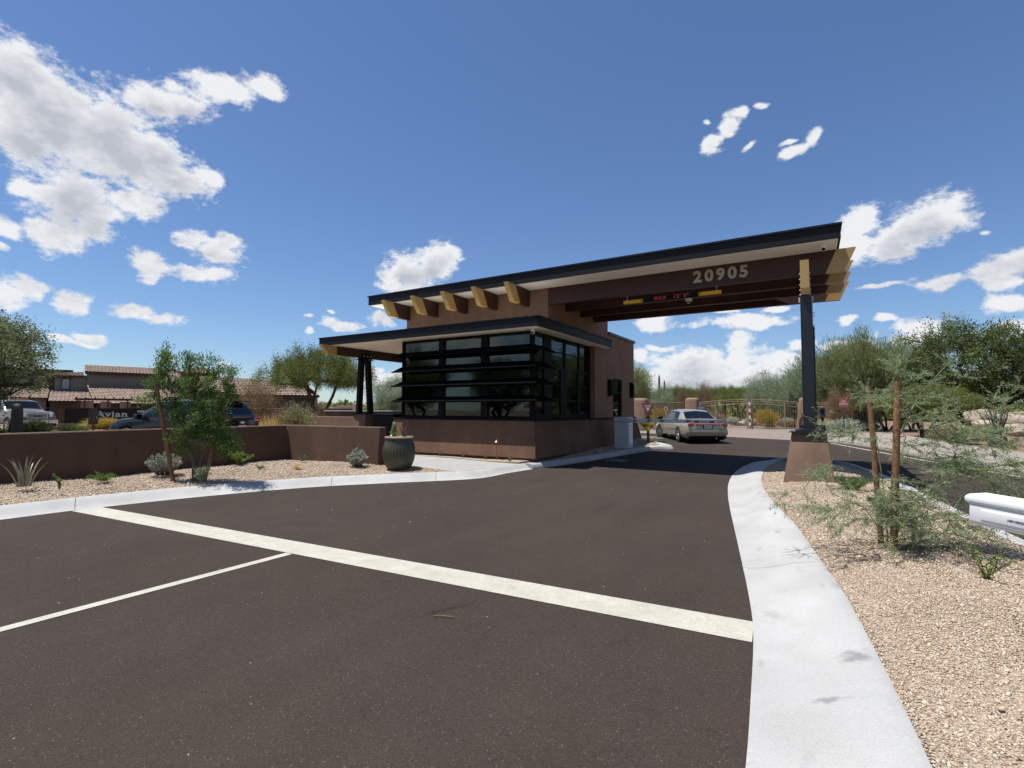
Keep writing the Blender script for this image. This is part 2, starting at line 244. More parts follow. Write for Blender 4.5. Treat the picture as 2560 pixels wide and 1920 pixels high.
MT['stucco_tan'] = material('stucco_tan', (0.30, 0.19, 0.13), 0.9, var=0.07, scale=1.2, bump=0.3, bscale=40)
MT['fascia'] = material('fascia_metal', (0.005, 0.006, 0.008), 0.55, spec=0.25, col2=(0.010, 0.011, 0.014), scale=0.6, bump=0.15, bscale=1.5, bdist=0.03)
MT['zinc'] = material('weathered_metal', (0.030, 0.034, 0.040), 0.5, col2=(0.075, 0.082, 0.09), scale=3.5)
MT['soffit'] = material('soffit_plaster', (0.92, 0.87, 0.78), 0.9, var=0.01, scale=1.0)
MT['wood'] = material('stained_timber', (0.050, 0.017, 0.010), 0.6, col2=(0.078, 0.028, 0.017), scale=2.5, bump=0.2, bscale=30)
MT['gold'] = material('gold_cap', (0.42, 0.265, 0.085), 0.42, metal=0.15, col2=(0.49, 0.32, 0.115), scale=2.0)
MT['black'] = material('black_metal', (0.007, 0.007, 0.008), 0.65, var=0.2, spec=0.15)
MT['louvre'] = material('louvre_metal', (0.006, 0.006, 0.007), 0.95, var=0.2, spec=0.03)
MT['bluesteel'] = material('post_paint', (0.016, 0.018, 0.026), 0.4, var=0.2)
MT['glass'] = glass_material('window_glass')
MT['room'] = material('room_wall', (0.34, 0.38, 0.34), 0.9, var=0.05)
MT['room_floor'] = material('room_floor', (0.05, 0.05, 0.05), 0.6)
MT['white'] = material('white_paint', (0.78, 0.78, 0.77), 0.4, var=0.02)
MT['offwhite'] = material('off_white_plastic', (0.72, 0.72, 0.71), 0.35, var=0.02)
MT['grey'] = material('grey_paint', (0.50, 0.51, 0.53), 0.5, var=0.04)
MT['red'] = material('red_paint', (0.45, 0.02, 0.025), 0.5, var=0.1)
MT['redsign'] = material('faded_red', (0.42, 0.10, 0.09), 0.5, var=0.08)
MT['yellow'] = material('yellow_paint', (0.70, 0.38, 0.015), 0.45, var=0.06)
MT['signyellow'] = material('sign_yellow', (0.60, 0.47, 0.05), 0.5, var=0.08)
MT['rust'] = material('rusty_wood', (0.20, 0.095, 0.042), 0.85, col2=(0.31, 0.16, 0.075), scale=8, bump=0.4, bscale=40)
MT['brownpost'] = material('brown_post', (0.16, 0.085, 0.055), 0.8, var=0.1)
MT['fence'] = material('tan_iron', (0.40, 0.28, 0.18), 0.55, var=0.08)
MT['copper'] = material('copper', (0.45, 0.20, 0.10), 0.4, metal=0.7, var=0.15)
MT['bark'] = material('bark', (0.10, 0.075, 0.055), 0.95, col2=(0.18, 0.14, 0.10), scale=12, bump=0.6, bscale=50)
MT['bark_dark'] = material('bark_dark', (0.045, 0.034, 0.026), 0.95, col2=(0.09, 0.07, 0.05), scale=12, bump=0.6, bscale=50)
MT['bark_green'] = material('bark_green', (0.22, 0.28, 0.09), 0.8, col2=(0.33, 0.38, 0.14), scale=10, bump=0.3, bscale=50)
MT['rock'] = material('granite', (0.32, 0.245, 0.195), 0.9, col2=(0.56, 0.48, 0.40), scale=2.0, bump=0.7, bscale=14, fine=(40, 0.15), bdist=0.03)
MT['rubber'] = material('rubber', (0.012, 0.012, 0.012), 0.8)
MT['chrome'] = material('chrome', (0.75, 0.76, 0.78), 0.16, metal=1.0, var=0.02)
MT['carglass'] = material('tinted_car_glass', (0.006, 0.008, 0.011), 0.05, var=0.1, spec=0.4)
MT['champagne'] = material('champagne_paint', (0.42, 0.38, 0.29), 0.28, metal=0.45, var=0.02, coat=0.8)
MT['blackpaint'] = material('black_car_paint', (0.008, 0.009, 0.012), 0.22, var=0.05, coat=0.35, spec=0.35)
MT['truckpaint'] = material('beige_truck_paint', (0.17, 0.155, 0.13), 0.35, metal=0.2, var=0.02, coat=0.7)
MT['truckblue'] = material('blue_grey_hood_paint', (0.10, 0.12, 0.17), 0.25, metal=0.4, var=0.04, coat=0.8)
MT['taillight'] = material('tail_lamp_red', (0.45, 0.01, 0.015), 0.15, var=0.05, coat=1.0)
MT['lamp'] = material('clear_lamp', (0.75, 0.75, 0.78), 0.1, var=0.03, coat=1.0)
MT['orange'] = material('orange_lamp', (0.75, 0.13, 0.02), 0.3, var=0.05)
MT['glaze'] = material('green_glaze', (0.028, 0.055, 0.034), 0.36, col2=(0.105, 0.085, 0.042), scale=7, bump=0.3, bscale=30)
MT['glazerim'] = material('clay_rim', (0.33, 0.25, 0.17), 0.6, var=0.1)
MT['soil'] = material('potting_soil', (0.35, 0.25, 0.15), 0.95, var=0.3, scale=20)
MT['tile'] = material('clay_roof_tile', (0.19, 0.125, 0.095), 0.85, col2=(0.46, 0.345, 0.27), scale=3.2, fine=(9, 0.22))
MT['house'] = material('house_stucco_grey', (0.23, 0.205, 0.175), 0.9, var=0.05)
MT['house2'] = material('house_stucco_dark', (0.11, 0.10, 0.085), 0.9, var=0.05)
MT['housebrown'] = material('house_trim', (0.085, 0.050, 0.036), 0.85, var=0.08)
MT['darkwin'] = material('dark_window', (0.03, 0.035, 0.04), 0.08, var=0.1, spec=0.8)
MT['winlight'] = material('window_blind', (0.25, 0.27, 0.30), 0.3, var=0.05)
MT['signwall'] = material('sign_wall_dark', (0.028, 0.016, 0.014), 0.85, var=0.08)
MT['stone'] = material('ledge_stone', (0.28, 0.22, 0.19), 0.9, var=0.25, scale=6)
MT['letter'] = material('brushed_letter', (0.55, 0.55, 0.53), 0.4, metal=0.2, var=0.03)
MT['digit'] = material('brass_digit', (0.40, 0.33, 0.22), 0.4, metal=0.25, var=0.05)
MT['redletter'] = material('red_letter', (0.60, 0.03, 0.06), 0.5, var=0.05)
MT['blue'] = material('blue_metal', (0.03, 0.06, 0.11), 0.5, var=0.1)
MT['signback'] = material('sign_back_metal', (0.06, 0.08, 0.09), 0.5, var=0.1)
MT['bright'] = material('plate_white', (0.65, 0.68, 0.75), 0.5, var=0.05)

def add_stain(mt, c, rx, ry, rot, f):
    """one soft-edged smudge of tyre rubber at object-space position c"""
    t = mt.node_tree; b = t.nodes['Principled BSDF']; src = b.inputs['Base Color'].links[0].from_socket
    tcn = t.nodes.new('ShaderNodeTexCoord'); mp_ = t.nodes.new('ShaderNodeMapping'); mp_.vector_type = 'TEXTURE'
    mp_.inputs['Location'].default_value = c; mp_.inputs['Rotation'].default_value = (0, 0, rot); mp_.inputs['Scale'].default_value = (rx, ry, 3)
    t.links.new(tcn.outputs['Object'], mp_.inputs['Vector'])
    nz = t.nodes.new('ShaderNodeTexNoise'); nz.inputs['Scale'].default_value = 16; nz.inputs['Detail'].default_value = 6; t.links.new(tcn.outputs['Object'], nz.inputs['Vector'])
    ln = t.nodes.new('ShaderNodeVectorMath'); ln.operation = 'LENGTH'; t.links.new(mp_.outputs[0], ln.inputs[0])
    ad = t.nodes.new('ShaderNodeMath'); ad.operation = 'MULTIPLY_ADD'; ad.inputs[1].default_value = 1.6; t.links.new(nz.outputs['Fac'], ad.inputs[0]); t.links.new(ln.outputs['Value'], ad.inputs[2])
    mr_ = t.nodes.new('ShaderNodeMapRange'); mr_.interpolation_type = 'SMOOTHSTEP'; mr_.inputs['From Min'].default_value = 0.9; mr_.inputs['From Max'].default_value = 1.8; mr_.inputs['To Min'].default_value = f; mr_.inputs['To Max'].default_value = 1.0; t.links.new(ad.outputs[0], mr_.inputs['Value'])
    vm = t.nodes.new('ShaderNodeVectorMath'); vm.operation = 'SCALE'; t.links.new(src, vm.inputs[0]); t.links.new(mr_.outputs[0], vm.inputs['Scale']); t.links.new(vm.outputs[0], b.inputs['Base Color'])
MT['concrete_scuffed'] = MT['concrete'].copy(); MT['concrete_scuffed'].name = 'concrete_pale_scuffed'

# ---------------------------------------------------------------- geometry helpers
ROOT = {}
def tag(o, label=None, cat=None, group=None, kind=None):
    if label: o['label'] = label
    if cat: o['category'] = cat
    if group: o['group'] = group
    if kind: o['kind'] = kind
    return o
def thing(name, label, cat, loc=(0, 0, 0), rotz=0.0, group=None, kind=None):
    o = bpy.data.objects.new(name, None); COL.objects.link(o); o.empty_display_size = 0.2
    o.location = loc; o.rotation_euler = (0, 0, rotz)
    tag(o, label, cat, group, kind)
    return o
def top_of(o):
    while o.parent: o = o.parent
    return o
class MB:
    """collects boxes, tubes and prisms; build() links them as one mesh object. World coordinates by default."""
    def __init__(s): s.v = []; s.f = []; s.mi = []; s.cur = 0
    def _add(s, vs, fs):
        n = len(s.v); s.v += [tuple(map(float, p)) for p in vs]; s.f += [tuple(n + i for i in f) for f in fs]; s.mi += [s.cur] * len(fs); return s
    def box(s, x0, x1, y0, y1, z0, z1):
        return s.frustum((x0, x1, y0, y1, z0), (x0, x1, y0, y1, z1))
    def frustum(s, b, t):
        x0, x1, y0, y1, z0 = b; X0, X1, Y0, Y1, z1 = t
        return s._add([(x0, y0, z0), (x1, y0, z0), (x1, y1, z0), (x0, y1, z0), (X0, Y0, z1), (X1, Y0, z1), (X1, Y1, z1), (X0, Y1, z1)],
                      [(3, 2, 1, 0), (4, 5, 6, 7), (0, 1, 5, 4), (1, 2, 6, 5), (2, 3, 7, 6), (3, 0, 4, 7)])
    def obox(s, c, ux, hx, hy, hz):
        """oriented box, ux = unit vector of its long axis"""
        ux = Vector(ux).normalized(); w = Vector((0, 0, 1)) if abs(ux.z) < 0.95 else Vector((0, 1, 0)); uy = w.cross(ux).normalized(); uz = ux.cross(uy); c = Vector(c)
        P = [c + ux * hx * a + uy * hy * b + uz * hz * d for d in (-1, 1) for a, b in ((-1, -1), (1, -1), (1, 1), (-1, 1))]
        return s._add(P, [(3, 2, 1, 0), (4, 5, 6, 7), (0, 1, 5, 4), (1, 2, 6, 5), (2, 3, 7, 6), (3, 0, 4, 7)])
    def prism(s, poly, axis, a, b):
        """poly: list of 2-D points; axis 'x','y','z' is the direction it is extruded along from a to b"""
        def P(p, k): return {'x': (k, p[0], p[1]), 'y': (p[0], k, p[1]), 'z': (p[0], p[1], k)}[axis]
        n = len(poly); vs = [P(p, a) for p in poly] + [P(p, b) for p in poly]
        return s._add(vs, [tuple(range(n))[::-1], tuple(range(n, 2 * n))] + [(i, (i + 1) % n, n + (i + 1) % n, n + i) for i in range(n)])
    def tube(s, pts, rad, seg=8, cap=True):
        pts = [Vector(p) for p in pts]; n = len(pts); rr = rad if hasattr(rad, '__len__') else [rad] * n
        vs = []; fs = []
        for i, p in enumerate(pts):
            d = (pts[min(i + 1, n - 1)] - pts[max(i - 1, 0)]).normalized(); w = Vector((0, 0, 1)) if abs(d.z) < 0.9 else Vector((1, 0, 0))
            a = d.cross(w).normalized(); b = d.cross(a)
            vs += [p + (a * math.cos(2 * math.pi * k / seg) + b * math.sin(2 * math.pi * k / seg)) * rr[i] for k in range(seg)]
        for i in range(n - 1):
            for k in range(seg):
                k2 = (k + 1) % seg; fs.append((i * seg + k, i * seg + k2, (i + 1) * seg + k2, (i + 1) * seg + k))
        if cap: fs += [tuple(range(seg)), tuple((n - 1) * seg + k for k in range(seg))[::-1]]
        return s._add(vs, fs)
    def lathe(s, c, prof, seg=24, flute=0, amp=0.0):
        vs = []; fs = []
        for (r, z) in prof:
            for k in range(seg):
                a = 2 * math.pi * k / seg; rr = r * (1 + (amp * math.cos(flute * a) if flute else 0))
                vs.append((c[0] + rr * math.cos(a), c[1] + rr * math.sin(a), c[2] + z))
        for i in range(len(prof) - 1):
            for k in range(seg):
                k2 = (k + 1) % seg; fs.append((i * seg + k, i * seg + k2, (i + 1) * seg + k2, (i + 1) * seg + k))
        fs += [tuple(range(seg))[::-1], tuple((len(prof) - 1) * seg + k for k in range(seg))]
        return s._add(vs, fs)
    def quad(s, a, b, c, d): return s._add([a, b, c, d], [(0, 1, 2, 3)])
    def build(s, name, mat, parent=None, local=False, smooth=False, bevel=0.0, seg=2, kind=None, label=None):
        v = s.v; loc = Vector((0, 0, 0))
        if parent is not None and not local:
            loc = top_of(parent).location; v = [(p[0] - loc.x, p[1] - loc.y, p[2] - loc.z) for p in v]
        elif parent is None and not local:
            a = np.array(v); c = (a.min(0) + a.max(0)) / 2; loc = Vector((c[0], c[1], a[:, 2].min())); v = [(p[0] - loc.x, p[1] - loc.y, p[2] - loc.z) for p in v]
        me = bpy.data.meshes.new(name); me.from_pydata(v, [], s.f); me.validate(); 
        bm = bmesh.new(); bm.from_mesh(me); bmesh.ops.recalc_face_normals(bm, faces=bm.faces); bm.to_mesh(me); bm.free()
        for q in (mat if isinstance(mat, (list, tuple)) else [mat]): me.materials.append(q)
        if isinstance(mat, (list, tuple)): me.polygons.foreach_set('material_index', s.mi[:len(me.polygons)])
        if smooth:
            me.polygons.foreach_set('use_smooth', [True] * len(me.polygons))
            me.set_sharp_from_angle(angle=R_(40))
        o = bpy.data.objects.new(name, me); COL.objects.link(o)
        if parent is not None: o.parent = parent
        else: o.location = loc
        if bevel:
            b = o.modifiers.new('bevel', 'BEVEL'); b.width = bevel; b.segments = seg; b.limit_method = 'ANGLE'; b.angle_limit = R_(35)
            if seg > 1: me.polygons.foreach_set('use_smooth', [True] * len(me.polygons)); me.set_sharp_from_angle(angle=R_(80))
        if kind: o['kind'] = kind
        if label: o['label'] = label
        return o

def np_mesh(name, verts, faces, mat, parent=None, tint=None, kind=None, smooth=False, loc=None):
    """verts (n,3), faces (m,k) arrays of one polygon size"""
    me = bpy.data.meshes.new(name); n, k = len(faces), faces.shape[1]
    me.vertices.add(len(verts)); me.vertices.foreach_set('co', np.asarray(verts, np.float32).ravel())
    me.loops.add(n * k); me.loops.foreach_set('vertex_index', faces.astype(np.int32).ravel())
    me.polygons.add(n); me.polygons.foreach_set('loop_start', np.arange(0, n * k, k, dtype=np.int32)); me.polygons.foreach_set('loop_total', np.full(n, k, np.int32))
    if tint is not None:
        at = me.attributes.new('tint', 'FLOAT', 'FACE'); at.data.foreach_set('value', np.asarray(tint, np.float32))
    if smooth: me.polygons.foreach_set('use_smooth', [True] * n)
    me.update(calc_edges=True); me.materials.append(mat)
    o = bpy.data.objects.new(name, me); COL.objects.link(o)
    if parent is not None: o.parent = parent
    if loc is not None: o.location = loc
    if kind: o['kind'] = kind
    return o

def text_mesh(body, size, extrude=0.01, offset=0.0, spacing=1.0, shear=0.0):
    c = bpy.data.curves.new('lettering', 'FONT'); c.body = body; c.size = size; c.extrude = extrude; c.offset = offset; c.space_character = spacing; c.shear = shear
    c.align_x = 'CENTER'; c.align_y = 'CENTER'; c.resolution_u = 4
    o = bpy.data.objects.new('lettering', c); COL.objects.link(o)
    dg = bpy.context.evaluated_depsgraph_get(); me = bpy.data.meshes.new_from_object(o.evaluated_get(dg))
    bpy.data.objects.remove(o); return me
def put_text(name, body, size, mat, parent, origin, xdir, zdir, extrude=0.01, offset=0.0, spacing=1.0, local=False, sx=1.0, shear=0.0):
    """lettering as a mesh part; xdir = reading direction, zdir = up of the letters"""
    me = text_mesh(body, size, extrude, offset, spacing, shear)
    x = Vector(xdir).normalized(); z = Vector(zdir).normalized(); y = x.cross(z)   # outwards = x cross up
    mat4 = Matrix((x * sx, z, y)).transposed().to_4x4()
    og = Vector(origin) - (Vector((0, 0, 0)) if local or parent is None else top_of(parent).location)
    mat4.translation = og; me.transform(mat4); me.name = name; me.materials.clear(); me.materials.append(mat)
    o = bpy.data.objects.new(name, me); COL.objects.link(o)
    if parent is not None: o.parent = parent
    return o
def copy_tree(o, parent=None):
    c = o.copy(); COL.objects.link(c); c.parent = parent
    for ch in o.children: copy_tree(ch, c)
    return c

# ---------------------------------------------------------------- terrain
def zr(x, y):
    t1 = min(max((y - 13) / 14, 0), 1); t2 = min(max((-x - 14) / 10, 0), 0.62)
    return -0.15 + 0.4 * max(t1, t2)
def inside(p, poly):
    x, y = p; r = False; n = len(poly)
    for i in range(n):
        x1, y1 = poly[i]; x2, y2 = poly[(i + 1) % n]
        if (y1 > y) != (y2 > y) and x < (x2 - x1) * (y - y1) / (y2 - y1) + x1: r = not r
    return r
def sheet(name, poly, zf, mat, step=1.0, parent=None, kind='structure', skirt=0.0, label=None):
    """a surface over a ground polygon that follows zf(x, y)"""
    pts = []; n = len(poly)
    for i in range(n):
        a, b = Vector(poly[i]), Vector(poly[(i + 1) % n]); k = max(1, int((b - a).length / step))
        pts += [a.lerp(b, j / k) for j in range(k)]
    nb = len(pts); edges = [(i, (i + 1) % nb) for i in range(nb)]
    xs = [p[0] for p in poly]; ys = [p[1] for p in poly]; bl = [(p.x, p.y) for p in pts]
    nx = int((max(xs) - min(xs)) / step); ny = int((max(ys) - min(ys)) / step)
    for i in range(1, nx + 1):
        for j in range(1, ny + 1):
            q = (min(xs) + i * step - 0.37 * step, min(ys) + j * step - 0.41 * step)
            if inside(q, bl): pts.append(Vector(q))
    vs, es, fs, *_ = delaunay_2d_cdt(pts, edges, [list(range(nb))], 1, 1e-5)
    M_ = MB(); V = [(v.x, v.y, zf(v.x, v.y)) for v in vs]; F = [tuple(f) for f in fs]
    if skirt:
        cnt = {}
        for f in F:
            for a, b in zip(f, f[1:] + f[:1]): cnt[tuple(sorted((a, b)))] = cnt.get(tuple(sorted((a, b))), 0) + 1
        k0 = len(V); V += [(x, y, z - skirt) for x, y, z in V]
        F += [(a, b, b + k0, a + k0) for (a, b), c in cnt.items() if c == 1]
    me = bpy.data.meshes.new(name); me.from_pydata(V, [], F)
    bm = bmesh.new(); bm.from_mesh(me); bmesh.ops.delete(bm, geom=[v for v in bm.verts if not v.link_faces], context='VERTS')
    for f in bm.faces:
        f.normal_update()
        if f.normal.z < 0: f.normal_flip()
    bm.to_mesh(me); bm.free(); me.materials.append(mat)
    o = bpy.data.objects.new(name, me); COL.objects.link(o)
    if parent is not None: o.parent = parent
    if kind: o['kind'] = kind
    if label: o['label'] = label
    return o

def cat_mull(P, k):
    """smooth a polyline of tuples"""
    P = [np.array(p, float) for p in P]; out_ = []
    for i in range(len(P) - 1):
        p0, p1, p2, p3 = P[max(i - 1, 0)], P[i], P[i + 1], P[min(i + 2, len(P) - 1)]
        for j in range(k):
            t = j / k; out_.append(0.5 * ((2 * p1) + (-p0 + p2) * t + (2 * p0 - 5 * p1 + 4 * p2 - p3) * t * t + (-p0 + 3 * p1 - 3 * p2 + p3) * t ** 3))
    out_.append(P[-1]); return out_

def kerb(parent, pairs, profile, joints, gap=0.008, smooth_k=5, mat=None):
    """pairs: (outer x, outer y, inner x, inner y); profile: (s, dz) across; joints: arclengths at which a new segment starts"""
    P = cat_mull(pairs, smooth_k); cum = [0]
    for a, b in zip(P, P[1:]): cum.append(cum[-1] + float(np.hypot(*(b[:2] - a[:2]))))
    def at(s):
        s = min(max(s, 0), cum[-1]); i = max(0, min(len(P) - 2, int(np.searchsorted(cum, s)) - 1)); t = (s - cum[i]) / max(1e-9, cum[i + 1] - cum[i]); return P[i] * (1 - t) + P[i + 1] * t
    js = [0] + joints + [cum[-1]]
    for a, b in zip(js, js[1:]):
        ss = [a + gap / 2] + [c for c in cum if a + 0.05 < c < b - 0.05] + [b - gap / 2]
        V = []; F = []; k = len(profile) + 2
        for s in ss:
            p = at(s); z0 = zr(p[0], p[1])
            for (t, dz) in profile: V.append((p[0] + (p[2] - p[0]) * t, p[1] + (p[3] - p[1]) * t, z0 + dz))
            V.append((p[2], p[3], z0 - 0.1)); V.append((p[0], p[1], z0 - 0.1))
        for i in range(len(ss) - 1):
            for j in range(k): j2 = (j + 1) % k; F.append((i * k + j, i * k + j2, (i + 1) * k + j2, (i + 1) * k + j))
        F += [tuple(range(k)), tuple((len(ss) - 1) * k + j for j in range(k))[::-1]]
        mb = MB(); mb._add(V, F); mb.build('kerb_segment', mat or MT['concrete'], parent, smooth=True)
    return cum[-1], at

# ================================================================ THE SETTING
# ground to the horizon, following the gentle rise
gs = sheet('ground', [(-260, -160), (260, -160), (260, 420), (-260, 420)], lambda x, y: zr(x, y) - 0.03, MT['desert'], 4.0)
far_ = MB()
for (x0, x1, y0, y1) in ((-4000, -260, -4000, 4000), (260, 4000, -4000, 4000), (-260, 260, 420, 4000), (-260, 260, -4000, -160)):
    far_.quad((x0, y0, -0.25), (x1, y0, -0.25), (x1, y1, -0.25), (x0, y1, -0.25))
fo = far_.build('ground', MT['desert']); fo['kind'] = 'structure'
# asphalt
road = sheet('road', [(-11.2, -40), (9.5, -40), (8.3, -5), (6.6, 6), (5.3, 12), (4.15, 16.85), (3.55, 18.35), (2.8, 20.13), (1.55, 23.56), (0.35, 25.55), (-1.6, 26.15), (-4.3, 27.1), (-9.7, 29.5),
     (-14.0, 29.5), (-30, 27), (-30, 20.5), (-13, 20.5), (-8.2, 24.5), (-6.0, 22.0), (-6.6, 20), (-7.5, 13.0), (-7.6, 10.6), (-9.2, 8.5), (-11.2, 5.5)], lambda x, y: zr(x, y), MT['asphalt'], 1.0)
sheet('road', [(-60, 10.5), (-37.5, 10.8), (-16, 5.5), (-14.6, 5.0), (-14.6, -30), (-60, -30)], lambda x, y: zr(x, y) - 0.012, MT['asphalt'], 2.0)
sheet('road', [(-47.5, -30), (-40, -30), (-41.8, 20), (-38, 40), (-46, 45), (-49.5, 20)], lambda x, y: zr(x, y) - 0.004, MT['apron'], 2.0)
sheet('concrete_apron', [(-9.7, 29.5), (-4.3, 27.1), (-1.6, 26.15), (0.35, 25.55), (2.2, 33.7), (1.2, 39.0), (-1.2, 40.6), (-7.5, 37.8), (-9.6, 34.4)], lambda x, y: zr(x, y) + 0.004, MT['apron'], 1.0)
sheet('road', [(-7.3, 38.2), (-1.4, 40.9), (1.0, 52), (-4, 90), (-12, 90), (-9.5, 52)], lambda x, y: zr(x, y) + 0.002, MT['apron'], 2.0)
sheet('pavement', [(8.6, -5), (6.9, 6), (5.6, 12), (4.45, 16.95), (3.8, 18.5), (3.05, 20.4), (1.85, 23.8), (0.6, 25.9), (2.3, 33.9), (3.0, 33.5), (3.7, 26.2), (4.9, 22.8), (5.5, 21.1), (6.8, 15.5), (8.3, 7), (10.2, -5)],
      lambda x, y: zr(x, y) + 0.15, MT['walk'], 1.0, skirt=0.2)
# painted lines, each a sheet 4 mm above the asphalt
def stripe(a, b, c, d, mat=None, name='painted_line'):
    return sheet(name, [a, b, c, d], lambda x, y: zr(x, y) + 0.005, mat or MT['paint'], 1.0)
stripe((-10.42, 3.50), (-0.47, 4.10), (-0.50, 4.50), (-10.40, 3.90))
stripe((-5.40, -8), (-5.30, -8), (-5.22, 3.80), (-5.33, 3.80))
far_line = [(0.20, 25.05), (2.48, 19.75), (3.95, 16.8), (5.1, 11.9), (6.4, 6.0), (8.1, -5)]
for a, b in zip(far_line, far_line[1:]):
    stripe(a, (a[0] + .11, a[1] + .03), (b[0] + .11, b[1] + .03), b)
stripe((-8.9, 25.9), (-8.9, 26.1), (-7.1, 25.75), (-7.1, 25.6))
stripe((-8.4, 24.75), (-8.4, 24.95), (-6.6, 25.1), (-6.6, 24.9))
stripe((-9.8, 29.4), (-9.8, 29.75), (-7.2, 28.6), (-7.2, 28.35))
stripe((-5.98, 15.5), (-5.3, 15.4), (-5.25, 16.0), (-5.95, 16.1), MT['cover'], 'utility_cover')

add_stain(MT['concrete_scuffed'], (0.93, -5.12, 0.12), 0.10, 0.15, -0.5, 0.55)
add_stain(MT['concrete_scuffed'], (0.80, -5.66, 0.07), 0.10, 0.05, 0.25, 0.6)
add_stain(MT['concrete_scuffed'], (0.42, -4.3, 0.05), 0.09, 0.16, 0.5, 0.84)
add_stain(MT['asphalt'], (-2.70, 3.45, -0.15), 0.07, 0.34, -0.40, 0.66)
add_stain(MT['asphalt'], (-6.4, 4.9, -0.15), 0.5, 0.22, 0.5, 0.82)
add_stain(MT['asphalt'], (-3.2, 8.4, -0.15), 0.22, 0.9, 0.1, 0.84)
# kerbs: each cast length is a piece of its own
ROLL_P = [(0, 0.006), (0.10, 0.010), (0.25, 0.026), (0.42, 0.062), (0.6, 0.108), (0.76, 0.138), (0.88, 0.150), (0.97, 0.150), (1.0, 0.142)]
VERT_P = [(0, 0.004), (0.10, 0.10), (0.20, 0.138), (0.30, 0.150), (0.97, 0.150), (1.0, 0.145)]
kl = thing('kerb', None, None, (-9, 5, -0.15), kind='structure')
L_PAIRS = [(-10.5, -12, -11.02, -12), (-10.5, -4, -11.02, -4), (-10.48, 1.5, -10.99, 1.55), (-10.47, 2.67, -10.97, 2.78), (-10.40, 3.8, -10.88, 3.98), (-10.04, 5.46, -10.50, 5.72), (-9.35, 7.22, -9.76, 7.55), (-8.27, 8.75, -8.58, 9.2), (-7.45, 9.78, -7.80, 10.15), (-7.12, 10.5, -7.50, 10.75), (-7.12, 11.6, -7.50, 11.7), (-7.02, 12.75, -7.36, 12.80)]
kerb(kl, L_PAIRS, ROLL_P, [4.0, 8.0, 12.0, 15.55, 19.8, 22.1, 23.6])
kb = thing('kerb', None, None, (-6.3, 16, -0.15), kind='structure')
B_PAIRS = [(-7.02, 12.765, -7.36, 12.815), (-6.72, 13.8, -6.98, 13.85), (-6.42, 14.9, -6.66, 14.95), (-6.12, 16.2, -6.35, 16.25), (-5.88, 17.4, -6.10, 17.4), (-5.62, 18.6, -5.84, 18.65), (-5.22, 19.6, -5.50, 19.75), (-4.88, 19.95, -5.42, 20.1), (-5.15, 20.5, -5.55, 20.3), (-5.95, 21.5, -6.15, 21.25), (-6.9, 22.6, -7.15, 22.4), (-8.0, 24.0, -8.3, 23.8)]
kerb(kb, B_PAIRS, VERT_P, [2.4, 4.9, 5.8, 8.0, 10.5])
ki = thing('kerb', None, None, (-0.8, 9, -0.15), kind='structure')
I_PAIRS = [(-0.28, -9, 0.52, -9), (-0.28, -3, 0.50, -3), (-0.30, 1.0, 0.45, 1.2), (-0.33, 2.4, 0.38, 2.6), (-0.40, 3.4, 0.31, 3.45), (-0.49, 4.36, 0.21, 4.4), (-0.62, 5.2, 0.10, 5.3), (-0.78, 6.1, -0.05, 6.15), (-0.96, 7.1, -0.22, 7.2), (-1.16, 8.2, -0.43, 8.3), (-1.41, 9.59, -0.74, 9.7),
           (-1.67, 11.17, -1.04, 11.4), (-1.90, 12.87, -1.22, 13.0), (-2.00, 14.4, -1.28, 14.5), (-1.96, 15.9, -1.22, 15.7), (-1.75, 17.2, -1.08, 16.7), (-1.25, 18.0, -0.85, 17.3), (-0.55, 18.2, -0.5, 17.55)]
kerb(ki, I_PAIRS, ROLL_P, [3.6, 7.4, 11.4, 15.0, 18.75, 22.6, 26.2], mat=MT['concrete_scuffed'])
kj = thing('kerb', None, None, (1.8, 10, -0.15), kind='structure')
J_PAIRS = [(-0.54, 18.2, -0.49, 17.55), (0.2, 17.95, 0.0, 17.35), (0.95, 16.9, 0.55, 16.5), (1.45, 15.0, 1.0, 14.8), (1.75, 12.8, 1.35, 12.6), (1.97, 10.9, 1.58, 10.8), (2.15, 9.4, 1.74, 9.3), (2.35, 7.9, 1.92, 7.8), (2.7, 5.5, 2.25, 5.4), (3.2, 2.0, 2.75, 1.9), (3.7, -2, 3.25, -2), (4.2, -8, 3.75, -8)]
kerb(kj, J_PAIRS, ROLL_P, [2.2, 5.2, 8.2, 11.2, 15])
kf = thing('kerb', None, None, (3.5, 18, -0.15), kind='structure')
F_PAIRS = [(0.30, 25.55, 0.58, 25.9), (1.51, 23.56, 1.83, 23.78), (2.74, 20.13, 3.03, 20.36), (3.51, 18.35, 3.78, 18.46), (4.06, 16.85, 4.43, 16.93), (5.2, 12, 5.58, 12), (6.5, 6, 6.88, 6), (8.2, -5, 8.58, -5)]
kerb(kf, F_PAIRS, VERT_P, [3, 6, 9, 13, 18], mat=MT['walk'])

